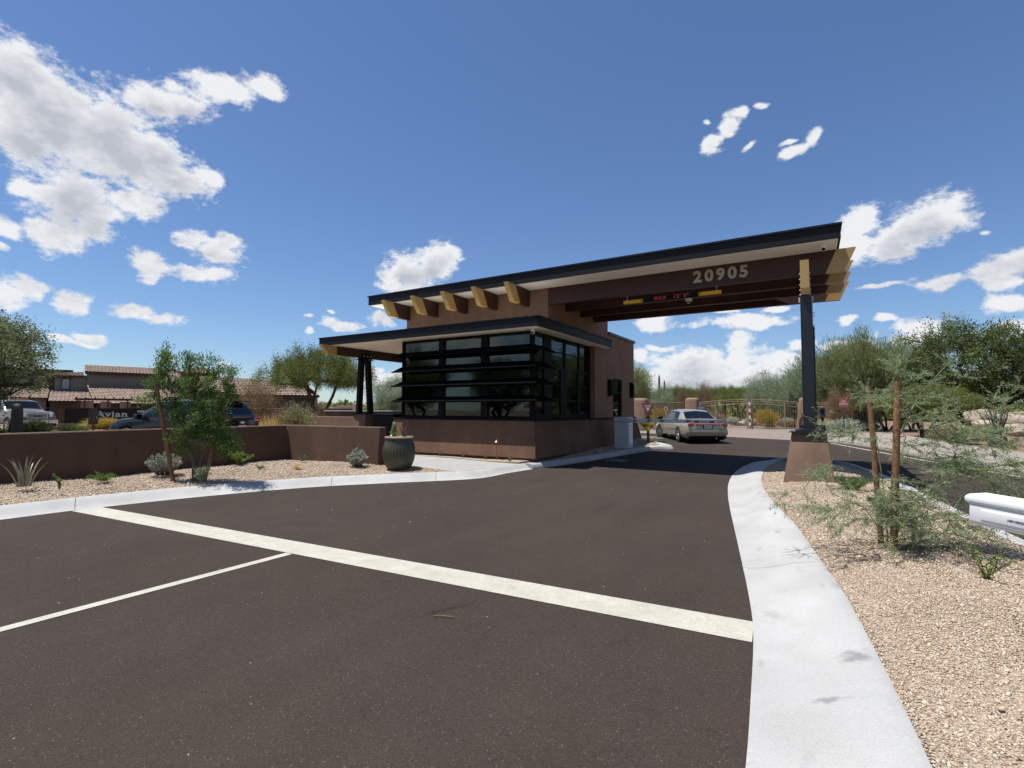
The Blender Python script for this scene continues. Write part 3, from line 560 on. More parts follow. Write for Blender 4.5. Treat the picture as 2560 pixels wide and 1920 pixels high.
# gravel beds
def dist_to(poly, x, y):
    best = 9e9
    for (x1, y1), (x2, y2) in zip(poly, poly[1:]):
        dx, dy = x2 - x1, y2 - y1; t = max(0, min(1, ((x - x1) * dx + (y - y1) * dy) / (dx * dx + dy * dy + 1e-12))); best = min(best, math.hypot(x - x1 - t * dx, y - y1 - t * dy))
    return best
def inner(P, k=5): return [(float(p[2]), float(p[3])) for p in cat_mull(P, k)]
LI = inner(L_PAIRS); BI = inner(B_PAIRS); II = inner(I_PAIRS); JI = inner(J_PAIRS)
def lumps(x, y): return 0.012 * math.sin(x * 2.1 + y * 1.3) + 0.01 * math.sin(x * 1.1 - y * 2.7 + 1)
def z_left(x, y): return zr(min(-9, x) if x > -9 else max(x, -14), min(y, 13)) + 0.125 + 0.10 * min(1, dist_to(LI, x, y) / 1.6) + lumps(x, y) * min(1, dist_to(LI, x, y) * 2)
WALK = [(-7.74, 10.22), (-8.75, 10.15), (-9.55, 10.25), (-10.4, 11.2), (-11.6, 12.3), (-14.0, 12.7), (-14.0, 13.9), (-12.7, 13.6), (-11.6, 12.85), (-9.8, 12.72), (-8.2, 12.45), (-7.36, 12.55), (-7.50, 11.7), (-7.50, 10.75)]
left_poly = [p for p in LI if p[1] < 10.1] + [(-7.74, 10.22), (-8.75, 10.15), (-9.55, 10.25), (-10.4, 11.2), (-11.6, 12.3), (-14.0, 12.7), (-14.2, 9.0), (-14.0, -12)]
sheet('gravel_bed', left_poly, z_left, MT['gravel'], 0.35)
sheet('walkway', WALK, lambda x, y: -0.002 + 0.02 * min(1, dist_to(LI, x, y)), MT['path'], 0.6, skirt=0.1)
sheet('gravel_bed', [(-7.36, 12.56), (-8.2, 12.46), (-9.8, 12.73), (-11.6, 12.86), (-12.7, 13.6), (-7.2, 13.9)], lambda x, y: 0.035 + lumps(x, y), MT['gravel'], 0.3, skirt=0.1)
b_poly = [(x, y) for x, y in BI] + [(-9.0, 24.2), (-7.6, 23.0), (-7.35, 20.0), (-7.35, 12.9)]
sheet('gravel_bed', b_poly, lambda x, y: zr(x, y) + 0.13 + lumps(x, y), MT['gravel'], 0.4)
isl_poly = II + JI[1:]
def z_isl(x, y):
    d = min(dist_to(II, x, y), dist_to(JI, x, y)); return zr(x, min(y, 15)) + 0.125 + 0.11 * min(1, d / 0.9) + lumps(x, y) * min(1, d * 2)
sheet('gravel_bed', isl_poly, z_isl, MT['gravel'], 0.3)
# raised yard beyond the long low wall
sheet('gravel_bed', [(-14.3, -12), (-14.6, 5.0), (-16, 5.6), (-22.0, 7.2), (-23.5, 14.5), (-22, 19.5), (-14, 19.5), (-12.8, 13.4), (-13.6, 9.9)], lambda x, y: zr(x, y) + 0.02 + lumps(x, y), MT['gravel'], 0.8)
sheet('gravel_bed', [(-34.5, 2), (-35.0, 8), (-36.0, 14.5), (-39.2, 14.5), (-38.5, 8), (-38, 2)], lambda x, y: zr(x, y) + 0.05 + lumps(x, y), MT['gravel'], 1.0)
sheet('gravel_bed', [(-50, 2), (-47.5, 12), (-44.0, 19), (-42, 26), (-47, 28), (-56, 10)], lambda x, y: zr(x, y) + 0.05 + lumps(x, y), MT['gravel'], 1.0)

# loose pebbles lying on the beds, thickest near the camera
def pebbles(name, poly, zf, density, size, seed, clip=None):
    rng = np.random.default_rng(seed); xs = [p[0] for p in poly]; ys = [p[1] for p in poly]
    x0, x1, y0, y1 = min(xs), max(xs), min(ys), max(ys)
    if clip: x0, x1, y0, y1 = max(x0, clip[0]), min(x1, clip[1]), max(y0, clip[2]), min(y1, clip[3])
    n = int((x1 - x0) * (y1 - y0) * density); X = rng.uniform(x0, x1, n); Y = rng.uniform(y0, y1, n)
    ins = np.zeros(n, bool); px, py = np.array(xs), np.array(ys); j = len(xs) - 1
    for i in range(len(xs)):
        c = ((py[i] > Y) != (py[j] > Y)) & (X < (px[j] - px[i]) * (Y - py[i]) / (py[j] - py[i] + 1e-12) + px[i]); ins ^= c; j = i
    X, Y = X[ins], Y[ins]; n = len(X)
    gx = np.arange(x0, x1 + .2, .1); gy = np.arange(y0, y1 + .2, .1); G = np.array([[zf(a, b) for b in gy] for a in gx])
    fx = (X - x0) / .1; fy = (Y - y0) / .1; i = fx.astype(int); j = fy.astype(int); a = fx - i; b = fy - j
    Z = G[i, j] * (1 - a) * (1 - b) + G[i + 1, j] * a * (1 - b) + G[i, j + 1] * (1 - a) * b + G[i + 1, j + 1] * a * b
    base = np.array([(1, 0, 0), (0, 1, 0), (-1, 0, 0), (0, -1, 0), (0, 0, 1), (0, 0, -1)], float)
    ang = rng.uniform(0, 6.283, n); s = size * rng.lognormal(0, 0.32, n); sc_ = np.stack([s * rng.uniform(.8, 1.3, n), s * rng.uniform(.6, 1, n), s * rng.uniform(.45, .8, n)], 1)
    V = base[None] * sc_[:, None]; V = V + rng.normal(0, 0.18, V.shape) * s[:, None, None]
    ca, sa = np.cos(ang)[:, None], np.sin(ang)[:, None]; tl = rng.normal(0, .35, n)[:, None]
    vx = V[..., 0] * ca - V[..., 1] * sa; vy = V[..., 0] * sa + V[..., 1] * ca; vz = V[..., 2] + tl * V[..., 0]
    V = np.stack([vx + X[:, None], vy + Y[:, None], vz + (Z + s * 0.25)[:, None]], -1).reshape(-1, 3)
    tri = np.array([(0, 1, 4), (1, 2, 4), (2, 3, 4), (3, 0, 4), (1, 0, 5), (2, 1, 5), (3, 2, 5), (0, 3, 5)])
    F = (tri[None] + (np.arange(n) * 6)[:, None, None]).reshape(-1, 3); T = np.repeat(rng.uniform(0, 1, n), 8)
    o = np_mesh(name, V, F, MT['pebble'], None, T, kind='stuff'); return o
P1 = pebbles('gravel', isl_poly, z_isl, 8200, 0.0066, 1, (-0.6, 2.4, 1.6, 6.2))
tag(P1, 'pinkish tan gravel around the young tree nearest the camera', 'gravel')
P2 = pebbles('gravel', isl_poly, z_isl, 2600, 0.0095, 2, (-1.3, 2.2, 6.2, 16.5)); tag(P2, 'pinkish tan gravel around the canopy column pedestal', 'gravel')
P3 = pebbles('gravel', left_poly, z_left, 1300, 0.012, 3, (-14, -7.6, 0.5, 12.4)); tag(P3, 'tan gravel between the white kerb and the long low wall', 'gravel')
P4 = pebbles('gravel', b_poly, lambda x, y: zr(x, y) + 0.13 + lumps(x, y), 500, 0.016, 4, (-7.4, -5, 12.9, 21.5)); tag(P4, 'gravel in the shaded strip beside the gatehouse lane', 'gravel')
# sparse grit that has rolled onto asphalt
rg = pebbles('gravel', [(-9.5, 0.5), (-0.9, 0.5), (-1.0, 6), (-2.2, 13), (-6.8, 12), (-9, 7)], lambda x, y: zr(x, y), 2.2, 0.0045, 5); tag(rg, 'a few loose grit stones scattered on the dark asphalt', 'gravel'); rg.data.materials[0] = MT['grey']
# a stick on the asphalt
st = MB(); st.tube([(-2.70, 3.27, -0.14), (-2.62, 3.30, -0.135), (-2.54, 3.33, -0.14)], 0.005, 5); tag(st.build('stick', MT['rust']), 'thin reddish stick lying on the asphalt below the stripe', 'stick')

# ================================================================ THE GATEHOUSE
G = thing('gatehouse', 'brown stucco gatehouse with black louvred windows and a long canopy over the lane', 'gatehouse', (-9.9, 16.5, 0.0))
def part(name, f, mat, parent=None, **k):
    mb = MB(); f(mb); return mb.build(name, mat, parent or G, **k)
# battered base
part('base_wall', lambda m: m.frustum((-12.95, -7.06, 13.02, 23.25, -0.02 + 0.12), (-12.80, -7.20, 13.20, 22.75, 1.20)), MT['stucco_base'], bevel=0.02)
part('plinth', lambda m: m.box(-12.86, -7.14, 13.10, 23.1, -0.1, 0.098), MT['housebrown'])
part('sill', lambda m: m.box(-12.84, -7.12, 13.16, 22.6, 1.203, 1.235), MT['black'], bevel=0.006, seg=1)
part('sill_frame', lambda m: m.box(-12.56, -7.33, 13.28, 17.70, 1.238, 1.30), MT['black'])
# tower and rear wall
part('tower_wall', lambda m: m.box(-12.95, -7.15, 13.95, 19.10, 4.18, 5.27), MT['stucco_mid'], bevel=0.02)
part('side_wall', lambda m: (m.box(-7.45, -7.15, 17.72, 19.62, 1.238, 4.177), m.box(-7.45, -7.15, 19.62, 20.72, 2.80, 4.177), m.box(-7.45, -7.15, 19.103, 22.31, 4.18, 4.497), m.box(-7.45, -7.15, 20.72, 22.31, 1.238, 4.177)), MT['stucco_mid'])
part('rear_wall', lambda m: (m.box(-12.8, -7.45, 22.0, 22.3, 1.238, 4.497), m.box(-12.8, -7.47, 19.12, 21.99, 4.2, 4.49)), MT['stucco_mid'])
part('rear_coping', lambda m: m.box(-12.9, -7.09, 19.11, 22.37, 4.50, 4.60), MT['zinc'])
part('left_wall', lambda m: m.box(-12.8, -12.56, 17.75, 22.0, 1.238, 4.0), MT['stucco_mid'])
for z0, z1 in ((1.302, 1.86), (1.862, 2.385), (2.387, 2.885), (2.887, 3.40), (3.402, 3.88)):
    part('window_pane', lambda m: m.box(-12.49, -12.482, 13.405, 15.5, z0, z1), MT['glass'])
    part('window_pane', lambda m: m.box(-12.49, -12.482, 15.56, 17.7, z0, z1), MT['glass'])
part('window_post', lambda m: m.box(-12.50, -12.46, 15.502, 15.558, 1.302, 3.88), MT['black'])
# narrow side window with three panes
w = part('window_frame', lambda m: (m.box(-7.30, -7.20, 19.62, 19.69, 1.24, 2.80), m.box(-7.30, -7.20, 20.65, 20.72, 1.24, 2.80), m.box(-7.30, -7.20, 19.692, 20.648, 2.73, 2.80), m.box(-7.30, -7.20, 19.692, 20.648, 1.24, 1.31),
      m.box(-7.29, -7.21, 19.692, 20.648, 1.74, 1.79), m.box(-7.29, -7.21, 19.692, 20.648, 2.23, 2.28)), MT['black'])
for z0, z1 in ((1.312, 1.738), (1.792, 2.228), (2.282, 2.728)):
    part('pane', lambda m: m.box(-7.252, -7.244, 19.692, 20.648, z0, z1), MT['glass'], w)
part('room_wall', lambda m: m.box(-8.0, -7.96, 19.5, 20.9, 1.238, 2.9), MT['room'])
# wall lamps
for y0 in (19.02, 21.68):
    s = part('wall_lamp', lambda m: m.box(-7.147, -7.03, y0, y0 + 0.24, 2.07, 2.72), MT['black'], bevel=0.006, seg=1)
    part('lamp_shade', lambda m: m.box(-7.027, -6.99, y0 + 0.05, y0 + 0.19, 2.12, 2.67), MT['black'], s)
# front windows: three bays, five rows
posts = [(-12.50, -12.44), (-10.87, -10.65), (-9.17, -8.92), (-7.42, -7.35)]
for a, b in posts: part('window_post', lambda m: m.box(a, b, 13.27, 13.40, 1.302, 3.895), MT['black'])
rows = [1.302, 1.86, 2.385, 2.885, 3.40, 3.84]
bays = [(-12.438, -10.872), (-10.648, -9.172), (-8.918, -7.422)]
for (a, b) in bays:
    for i in range(5):
        part('window_pane', lambda m: m.box(a, b, 13.330, 13.338, rows[i] + 0.022, rows[i + 1] - 0.022), MT['glass'])
    for i in range(1, 6):
        part('transom', lambda m: m.box(a, b, 13.31, 13.37, rows[i] - 0.02, rows[i] + (0.02 if i < 5 else 0.055)), MT['black'])
# right-hand windows towards the lane
rp = [(13.402, 13.45), (14.05, 14.54), (15.50, 15.62), (16.68, 16.79), (17.55, 17.72)]
for a, b in rp: part('window_post', lambda m: m.box(-7.40 if a > 13.5 else -7.42, -7.33, a, b, 1.302, 3.895), MT['black'])
cols = [(13.452, 14.048), (14.542, 15.498), (15.622, 16.678), (16.792, 17.548)]
zr_ = [1.302, 1.40, 1.84, 2.33, 2.82, 2.90, 3.39, 3.84]
for ci, (a, b) in enumerate(cols):
    for z0, z1 in ((1.302, 1.395), (1.82, 1.86), (2.31, 2.35), (2.80, 2.90), (3.375, 3.41), (3.84, 3.895)):
        part('transom', lambda m: m.box(-7.39, -7.345, a, b, z0, z1), MT['black'])
    for z0, z1 in ((1.397, 1.818), (1.862, 2.308), (2.352, 2.798), (2.902, 3.373), (3.412, 3.838)):
        part('window_pane', lambda m: m.box(-7.372, -7.364, a + .002, b - .002, z0, z1), MT['glass'])
# sliding sash stiles
for y0, y1 in ((14.545, 14.62), (15.24, 15.497), (15.625, 15.70), (16.60, 16.677)):
    part('sash_stile', lambda m: m.box(-7.40, -7.335, y0, y1, 1.397, 2.798), MT['black'])
part('service_shelf', lambda m: m.box(-7.343, -7.10, 14.6, 16.7, 1.24, 1.27), MT['black'])
part('window_jamb', lambda m: m.box(-7.40, -7.152, 17.722, 17.80, 1.24, 3.895), MT['housebrown'])
# inside
part('room_floor', lambda m: m.box(-12.5, -7.46, 13.41, 21.9, 0.2, 0.25), MT['room_floor'])
part('room_wall', lambda m: m.box(-12.48, -7.46, 17.75, 17.8, 0.25, 3.87), MT['room'])
part('room_wall', lambda m: m.box(-12.478, -12.44, 13.45, 17.74, 0.25, 1.30), MT['room'])
part('room_wall', lambda m: m.box(-11.25, -10.9, 15.6, 17.74, 0.25, 3.87), MT['room'])
part('room_panel', lambda m: m.box(-9.9, -8.4, 17.60, 17.745, 1.6, 3.0), MT['winlight'])
part('room_panel', lambda m: m.box(-11.9, -11.4, 17.60, 17.745, 0.3, 3.3), MT['winlight'])
part('desk', lambda m: (m.box(-10.3, -7.7, 13.7, 14.35, 1.02, 1.07), m.box(-10.3, -10.24, 13.7, 14.3, 0.25, 1.02), m.box(-8.2, -8.14, 14.4, 16.6, 0.25, 1.02)), MT['black'])
for x in (-9.9, -8.5):
    mo = part('monitor', lambda m: (m.box(x - .27, x + .27, 14.0, 14.04, 1.16, 1.50), m.box(x - .04, x + .04, 14.041, 14.06, 1.072, 1.3)), MT['black'])
part('chair_back', lambda m: m.box(-8.9, -8.45, 14.9, 15.0, 1.0, 1.62), MT['black'], bevel=0.05)
for x, y in ((-11.6, 15.2), (-9.2, 15.6)): part('ceiling_lamp', lambda m: m.lathe((x, y, 3.80), [(0.09, 0), (0.09, 0.06)], 12), MT['white'])
# louvres wrapping the corner
for zt_, zb_ in ((3.48, 3.29), (2.985, 2.79), (2.47, 2.304), (1.945, 1.795)):
    def lv(m):
        # sloped blade along the front, mitred, returning along the lane side
        p = [(-12.52, 13.25, zt_), (-7.32, 13.25, zt_), (-7.32, 14.04, zt_), (-12.60, 12.85, zb_), (-6.98, 12.85, zb_), (-6.98, 14.22, zb_)]
        q = [(x, y, z - 0.028) for x, y, z in p]
        m._add(p + q, [(0, 3, 4, 1), (1, 4, 5, 2), (6, 7, 10, 9), (7, 8, 11, 10), (3, 9, 10, 4), (4, 10, 11, 5), (0, 1, 7, 6), (1, 2, 8, 7), (0, 6, 9, 3), (2, 5, 11, 8)])
    part('louvre', lv, MT['louvre'])
    for x in (-10.78, -9.06, -7.9): part('louvre_bracket', lambda m: m.box(x, x + .03, 13.10, 13.266, zb_ + 0.03, zb_ + 0.075), MT['black'])
# low roof
LR = part('low_roof', lambda m: m.box(-16.17, -6.84, 12.70, 18.71, 3.905, 4.17), MT['fascia'])
part('roof_edge', lambda m: (m.box(-16.20, -6.81, 12.67, 12.70, 4.172, 4.20), m.box(-16.20, -16.17, 12.701, 18.73, 4.172, 4.20), m.box(-6.84, -6.81, 12.701, 18.73, 4.172, 4.20)), MT['fascia'], LR)
part('roof_membrane', lambda m: m.box(-16.165, -6.845, 12.705, 18.70, 4.173, 4.178), MT['soffit'], LR)
part('soffit', lambda m: m.box(-16.12, -6.88, 12.75, 18.69, 3.885, 3.902), MT['soffit'])
for p in ((-14.2, 13.6), (-13.0, 14.2), (-14.6, 15.6)):
    part('downlight', lambda m: m.lathe((p[0], p[1], 3.872), [(0.07, 0), (0.07, 0.012)], 14), MT['grey'])
# upper roof
up_poly = [(-14.02, 13.10), (0.43, 13.10), (0.36, 17.3), (-14.02, 18.9)]
UR = part('upper_roof', lambda m: m.prism(up_poly, 'z', 5.295, 5.60), MT['fascia'])
part('roof_edge', lambda m: (m.prism([(-14.05, 13.07), (0.46, 13.07), (0.46, 13.098), (-14.05, 13.098)], 'z', 5.58, 5.625), m.prism([(0.432, 13.099), (0.46, 13.099), (0.39, 17.3), (0.362, 17.3)], 'z', 5.58, 5.625)), MT['fascia'], UR)
part('soffit', lambda m: m.prism([(-13.97, 13.15), (0.38, 13.15), (0.31, 17.25), (-13.97, 18.85)], 'z', 5.277, 5.292), MT['soffit'])
# four long beams over the lane with gold end sleeves
for i, y in enumerate((13.98, 15.19, 16.41, 17.60)):
    z0, z1 = 4.76, 5.275 if i < 3 else 5.27
    b = part('beam', lambda m: m.prism([(-7.149 if i == 0 else -7.149, z0), (0.14, z0), (0.36, z1), (-7.149, z1)], 'y', y, y + 0.17), MT['wood'])
    part('beam_cap', lambda m: m.prism([(0.142, z0 - .004), (0.51, z0 - .004), (0.74, z1 + .002), (0.362, z1 + .002)], 'y', y - 0.004, y + 0.174), MT['gold'], b)
# five brackets carrying the eave over the windows
for x in (-12.77, -11.45, -10.18, -8.98, -7.79):
    b = part('bracket', lambda m: m.prism([(13.949, 4.76), (13.36, 4.76), (13.02, 5.262), (13.949, 5.262)][0:1] + [(13.36, 4.76), (13.06, 5.262), (13.949, 5.262)], 'x', x - 0.15, x), MT['wood'])
    part('bracket_cap', lambda m: m.prism([(13.358, 4.756), (12.99, 4.756), (12.63, 5.275), (13.058, 5.265)], 'x', x - 0.154, x + 0.004), MT['gold'], b)
for y in (15.19, 17.6):
    b = part('bracket', lambda m: m.prism([(-12.951, 4.76), (-13.35, 4.76), (-13.62, 5.262), (-12.951, 5.262)], 'y', y, y + 0.15), MT['wood'])
    part('bracket_cap', lambda m: m.prism([(-13.352, 4.756), (-13.68, 4.756), (-14.0, 5.265), (-13.622, 5.265)], 'y', y - .004, y + 0.154), MT['gold'], b)
# canopy column: girder, post, bolts, pedestal
gb = part('girder', lambda m: m.box(-0.34, -0.185, 12.95, 17.9, 4.02, 4.735), MT['wood'])
part('girder_cap', lambda m: m.prism([(12.95, 4.016), (12.60, 4.016), (12.50, 4.14), (12.50, 4.742), (12.95, 4.742)], 'x', -0.345, -0.18), MT['gold'], gb)
for y, zz in ((12.62, (4.50, 4.38, 4.26, 4.14, 4.04)),):
    for z in zz:
        part('bolt', lambda m: m.tube([(-0.372, y + .12, z), (-0.155, y + .12, z)], 0.014, 8), MT['grey'], gb)
po = part('post', lambda m: (m.box(-0.36, -0.34, 12.6, 12.9, 1.12, 3.99), m.box(-0.165, -0.145, 12.6, 12.9, 1.12, 3.99), m.box(-0.339, -0.166, 12.605, 12.62, 1.12, 3.99), m.box(-0.339, -0.166, 12.88, 12.895, 1.12, 3.99)), MT['bluesteel'])
part('post_plate', lambda m: (m.box(-0.39, -0.363, 12.66, 12.76, 3.86, 3.97), m.box(-0.142, -0.115, 12.66, 12.76, 3.86, 3.97)), MT['grey'], po)
part('bird_spike', lambda m: [m.box(-0.144, -0.09, 12.7 + (k % 2) * .05, 12.71 + (k % 2) * .05, z, z + 0.008) for k, z in enumerate((3.62, 3.58, 3.53, 3.36, 3.32, 3.28, 3.24, 3.18, 3.14))], MT['black'], po)
part('conduit_box', lambda m: m.box(-0.144, -0.10, 12.7, 12.78, 3.05, 3.12), MT['brownpost'], po)
part('pedestal', lambda m: m.frustum((-0.74, 0.20, 12.05, 13.35, -0.02), (-0.57, 0.06, 12.36, 13.10, 1.055)), MT['stucco_ped'], bevel=0.012)
part('pedestal_plate', lambda m: (m.box(-0.62, 0.11, 12.27, 13.15, 1.058, 1.075), m.box(-0.50, 0.0, 12.38, 13.05, 1.077, 1.12), m.box(-0.40, -0.11, 12.5, 13.0, 1.121, 1.135)), MT['bluesteel'])
# second column behind
part('post', lambda m: m.box(-0.36, -0.145, 17.3, 17.6, 1.12, 3.99), MT['bluesteel'])
part('pedestal', lambda m: m.frustum((-0.74, 0.20, 16.85, 18.05, -0.1), (-0.57, 0.06, 17.05, 17.85, 1.1)), MT['stucco_ped'])
# numerals on the first beam
for ch, x in zip('20905', (-2.74, -2.45, -2.17, -1.89, -1.62)):
    put_text('numeral', ch, 0.41, MT['digit'], G, (x, 13.963, 5.015), (1, 0, 0), (0, 0, 1), extrude=0.014, offset=0.017, sx=1.02)
# left porch: beam, splayed column, pedestal
pb = part('porch_beam', lambda m: m.box(-15.65, -15.49, 12.96, 18.6, 3.55, 3.882), MT['wood'])
part('beam_cap', lambda m: m.prism([(12.958, 3.546), (12.60, 3.546), (12.28, 3.882), (12.958, 3.882)], 'x', -15.654, -15.486), MT['gold'], pb)
part('porch_beam', lambda m: m.box(-15.48, -12.85, 18.2, 18.36, 3.55, 3.88), MT['wood'])
pc = part('porch_column', lambda m: (m.obox((-15.57, 14.20, 2.42), (0, 0.035, 1), 1.05, 0.08, 0.10), m.obox((-15.57, 14.66, 2.42), (0, -0.085, 1), 1.05, 0.08, 0.10)), MT['black'])
part('column_plate', lambda m: (m.box(-15.70, -15.43, 14.05, 14.80, 3.47, 3.49), m.box(-15.684, -15.66, 14.15, 14.72, 3.5, 3.72), m.box(-15.48, -15.456, 14.15, 14.72, 3.5, 3.72), m.box(-15.70, -15.40, 13.98, 14.90, 1.365, 1.385)), MT['black'], pc)
for y in (14.25, 14.43, 14.61):
    part('bolt', lambda m: m.tube([(-15.46, y, 3.62), (-15.42, y, 3.62)], 0.022, 8), MT['grey'], pc)
part('porch_pedestal', lambda m: m.frustum((-15.85, -15.02, 13.93, 15.05, 0.0), (-15.72, -15.10, 14.05, 14.90, 1.33)), MT['stucco_ped'], bevel=0.012)
part('pedestal_plate', lambda m: m.box(-15.76, -15.05, 14.0, 14.95, 1.335, 1.36), MT['black'])
part('porch_wall', lambda m: m.frustum((-19.0, -15.86, 14.50, 15.0, -0.0), (-19.0, -15.75, 14.60, 14.9, 1.22)), MT['stucco_ped'], bevel=0.015)
part('porch_wall', lambda m: m.box(-19.8, -12.82, 16.0, 16.25, 0.0, 1.44), MT['stucco'])
part('wall_cap', lambda m: m.box(-19.85, -12.82, 15.95, 16.30, 1.442, 1.475), MT['grey'])
# dark steel meter cabinet in the porch
cb = MB(); cb.box(-14.60, -13.62, 14.02, 14.62, 0.02, 1.33)
cab = thing('meter_cabinet', 'dark steel cabinet between the porch column and the louvred windows', 'cabinet', (-14.1, 14.3, 0.0))
cb.build('body', MT['black'], cab)
x = MB(); x.box(-14.66, -13.56, 13.97, 14.68, 1.332, 1.36); x.build('lid', MT['zinc'], cab)
x = MB(); x.box(-13.618, -13.60, 14.05, 14.59, 0.1, 1.28); x.build('door', MT['black'], cab)
x = MB(); x.box(-13.599, -13.57, 14.28, 14.31, 0.65, 0.85); x.build('handle', MT['grey'], cab)

# hanging clearance bar
CBR = thing('clearance_bar', 'yellow and black hanging clearance bar lettered in red under the canopy', 'clearance bar', (-3.5, 14.10, 4.60))
x = MB(); x.tube([(-4.23, 14.10, 4.59), (-2.74, 14.10, 4.60)], 0.052, 14); x.build('bar', MT['black'], CBR, smooth=True)
for a, b, za in ((-4.79, -4.23, 4.588), (-2.74, -2.18, 4.602)):
    x = MB(); x.tube([(a, 14.10, za), (b, 14.10, za)], 0.056, 14); x.build('end_sleeve', MT['yellow'], CBR, smooth=True)
for x0 in (-4.30, -2.79):
    for k in range(2):
        x = MB(); xx = x0 + k * 0.055
        x._add([(xx, 14.0415, 4.555), (xx + .022, 14.0415, 4.555), (xx + .052, 14.0415, 4.635), (xx + .030, 14.0415, 4.635), (xx, 14.047, 4.555), (xx + .022, 14.047, 4.555), (xx + .052, 14.047, 4.635), (xx + .030, 14.047, 4.635)],
               [(0, 1, 2, 3), (7, 6, 5, 4), (0, 4, 5, 1), (1, 5, 6, 2), (2, 6, 7, 3), (3, 7, 4, 0)])
        x.build('hazard_stripe', MT['black'], CBR)
put_text('lettering', "MAX   12' 6\"", 0.135, MT['redletter'], CBR, (-3.45, 14.046, 4.597), (1, 0, 0.004), (0, 0, 1), extrude=0.003, offset=0.004, spacing=1.28)
for x0 in (-4.68, -2.29):
    x = MB(); x.tube([(x0, 14.06, 4.64), (x0, 14.06, 4.70)], 0.006, 6)
    pts = [(x0 + 0.014 * math.sin(t), 14.06, 4.725 + 0.028 * math.cos(t)) for t in np.linspace(0, 6.28, 9)]; x.tube(pts, 0.005, 5); x.tube([(x0, 14.06, 4.75), (x0, 14.06, 4.765)], 0.006, 6)
    x.build('hook', MT['grey'], CBR)
# lane detector under the second beam
D_ = thing('lane_detector', 'small white dome detector hanging beside the clearance bar', 'detector', (-3.25, 15.25, 4.6))
x = MB(); x.lathe((-3.25, 15.25, 4.62), [(0.03, 0.0), (0.075, 0.035), (0.1, 0.075), (0.1, 0.135)], 14); x.build('dome', MT['white'], D_, smooth=True)
x = MB(); x.box(-3.33, -3.17, 15.17, 15.22, 4.63, 4.655); x.build('lens', MT['black'], D_)
# dome cameras
def dome(x0, y0, z0, aim, label):
    t = thing('dome_camera', label, 'camera', (x0, y0, z0 - 0.16), group='dome cameras under the soffits')
    x = MB(); x.lathe((x0, y0, z0 - 0.07), [(0.05, 0), (0.065, 0.02), (0.065, 0.07)], 16); x.build('mount', MT['offwhite'], t, smooth=True)
    x = MB(); x.lathe((x0, y0, z0 - 0.155), [(0.015, 0), (0.05, 0.02), (0.066, 0.055), (0.05, 0.084)], 16); x.build('housing', MT['offwhite'], t, smooth=True)
    a = Vector(aim).normalized(); c = Vector((x0, y0, z0 - 0.10)); x = MB(); x.tube([c + a * 0.04, c + a * 0.069], 0.036, 12); x.build('lens', MT['black'], t, smooth=True)
dome(-7.22, 13.10, 3.884, (0.2, -1, -0.25), 'white dome camera under the corner of the low roof above the louvres')
dome(0.10, 13.42, 5.276, (0.05, -1, -0.45), 'white dome camera at the high right end of the canopy soffit')

# ================================================================ WALLS, BARRIER, SIGNS, GATE
def wall_run(name, pts, h, th, mat, label, cat='wall', batter=0.04, z0=-0.05, group=None):
    """a continuous wall along pts [(x, y, ztop)], th thick"""
    n = len(pts); L_, R2 = [], []
    for i in range(n):
        a = Vector(pts[max(i - 1, 0)][:2]); b = Vector(pts[min(i + 1, n - 1)][:2]); d = (b - a).normalized(); nn = Vector((-d.y, d.x))
        if 0 < i < n - 1:
            d1 = (Vector(pts[i][:2]) - a).normalized(); k = 1 / max(0.4, nn.dot(Vector((-d1.y, d1.x))))
        else: k = 1
        p = Vector(pts[i][:2]); L_.append((p + nn * th / 2 * k, p - nn * th / 2 * k, nn))
    V = []; F = []
    for (p, q, nn), P in zip(L_, pts):
        zt = P[2]; V += [(*(p + nn * batter), z0), (*(q - nn * batter), z0), (*q, zt), (*p, zt)]
    for i in range(n - 1):
        a = i * 4; b = a + 4
        F += [(a + k, b + k, b + (k + 1) % 4, a + (k + 1) % 4) for k in range(4)]
    F += [(3, 2, 1, 0), tuple((n - 1) * 4 + k for k in range(4))]
    mb = MB(); mb._add(V, F); o = mb.build(name, mat, bevel=0.025); tag(o, label, cat, group); return o
# the long low wall: the leg facing right is curved slightly, then it turns along the planting bed
A = [(-13.55, -12.0, 1.0), (-13.50, -6, 1.01), (-13.42, 0.0, 1.02), (-13.34, 3.3, 1.03), (-13.22, 5.3, 1.05), (-13.24, 7.5, 1.055), (-13.42, 9.50, 1.06), (-11.6, 9.70, 1.055), (-9.94, 9.88, 1.05)]
wall_run('low_wall', A, 1.0, 0.26, MT['stucco'], 'long low dark brown stucco wall behind the planting bed, turning towards the urn', 'wall')
wall_run('garden_wall', [(-25.4, 14.9, 1.35), (-24.9, 15.4, 1.56), (-23.2, 16.5, 1.57), (-20.5, 18.2, 1.57)], 1.5, 0.25, MT['stucco_mid'], 'reddish brown wall with sloped end beyond the straw coloured grass', 'wall')
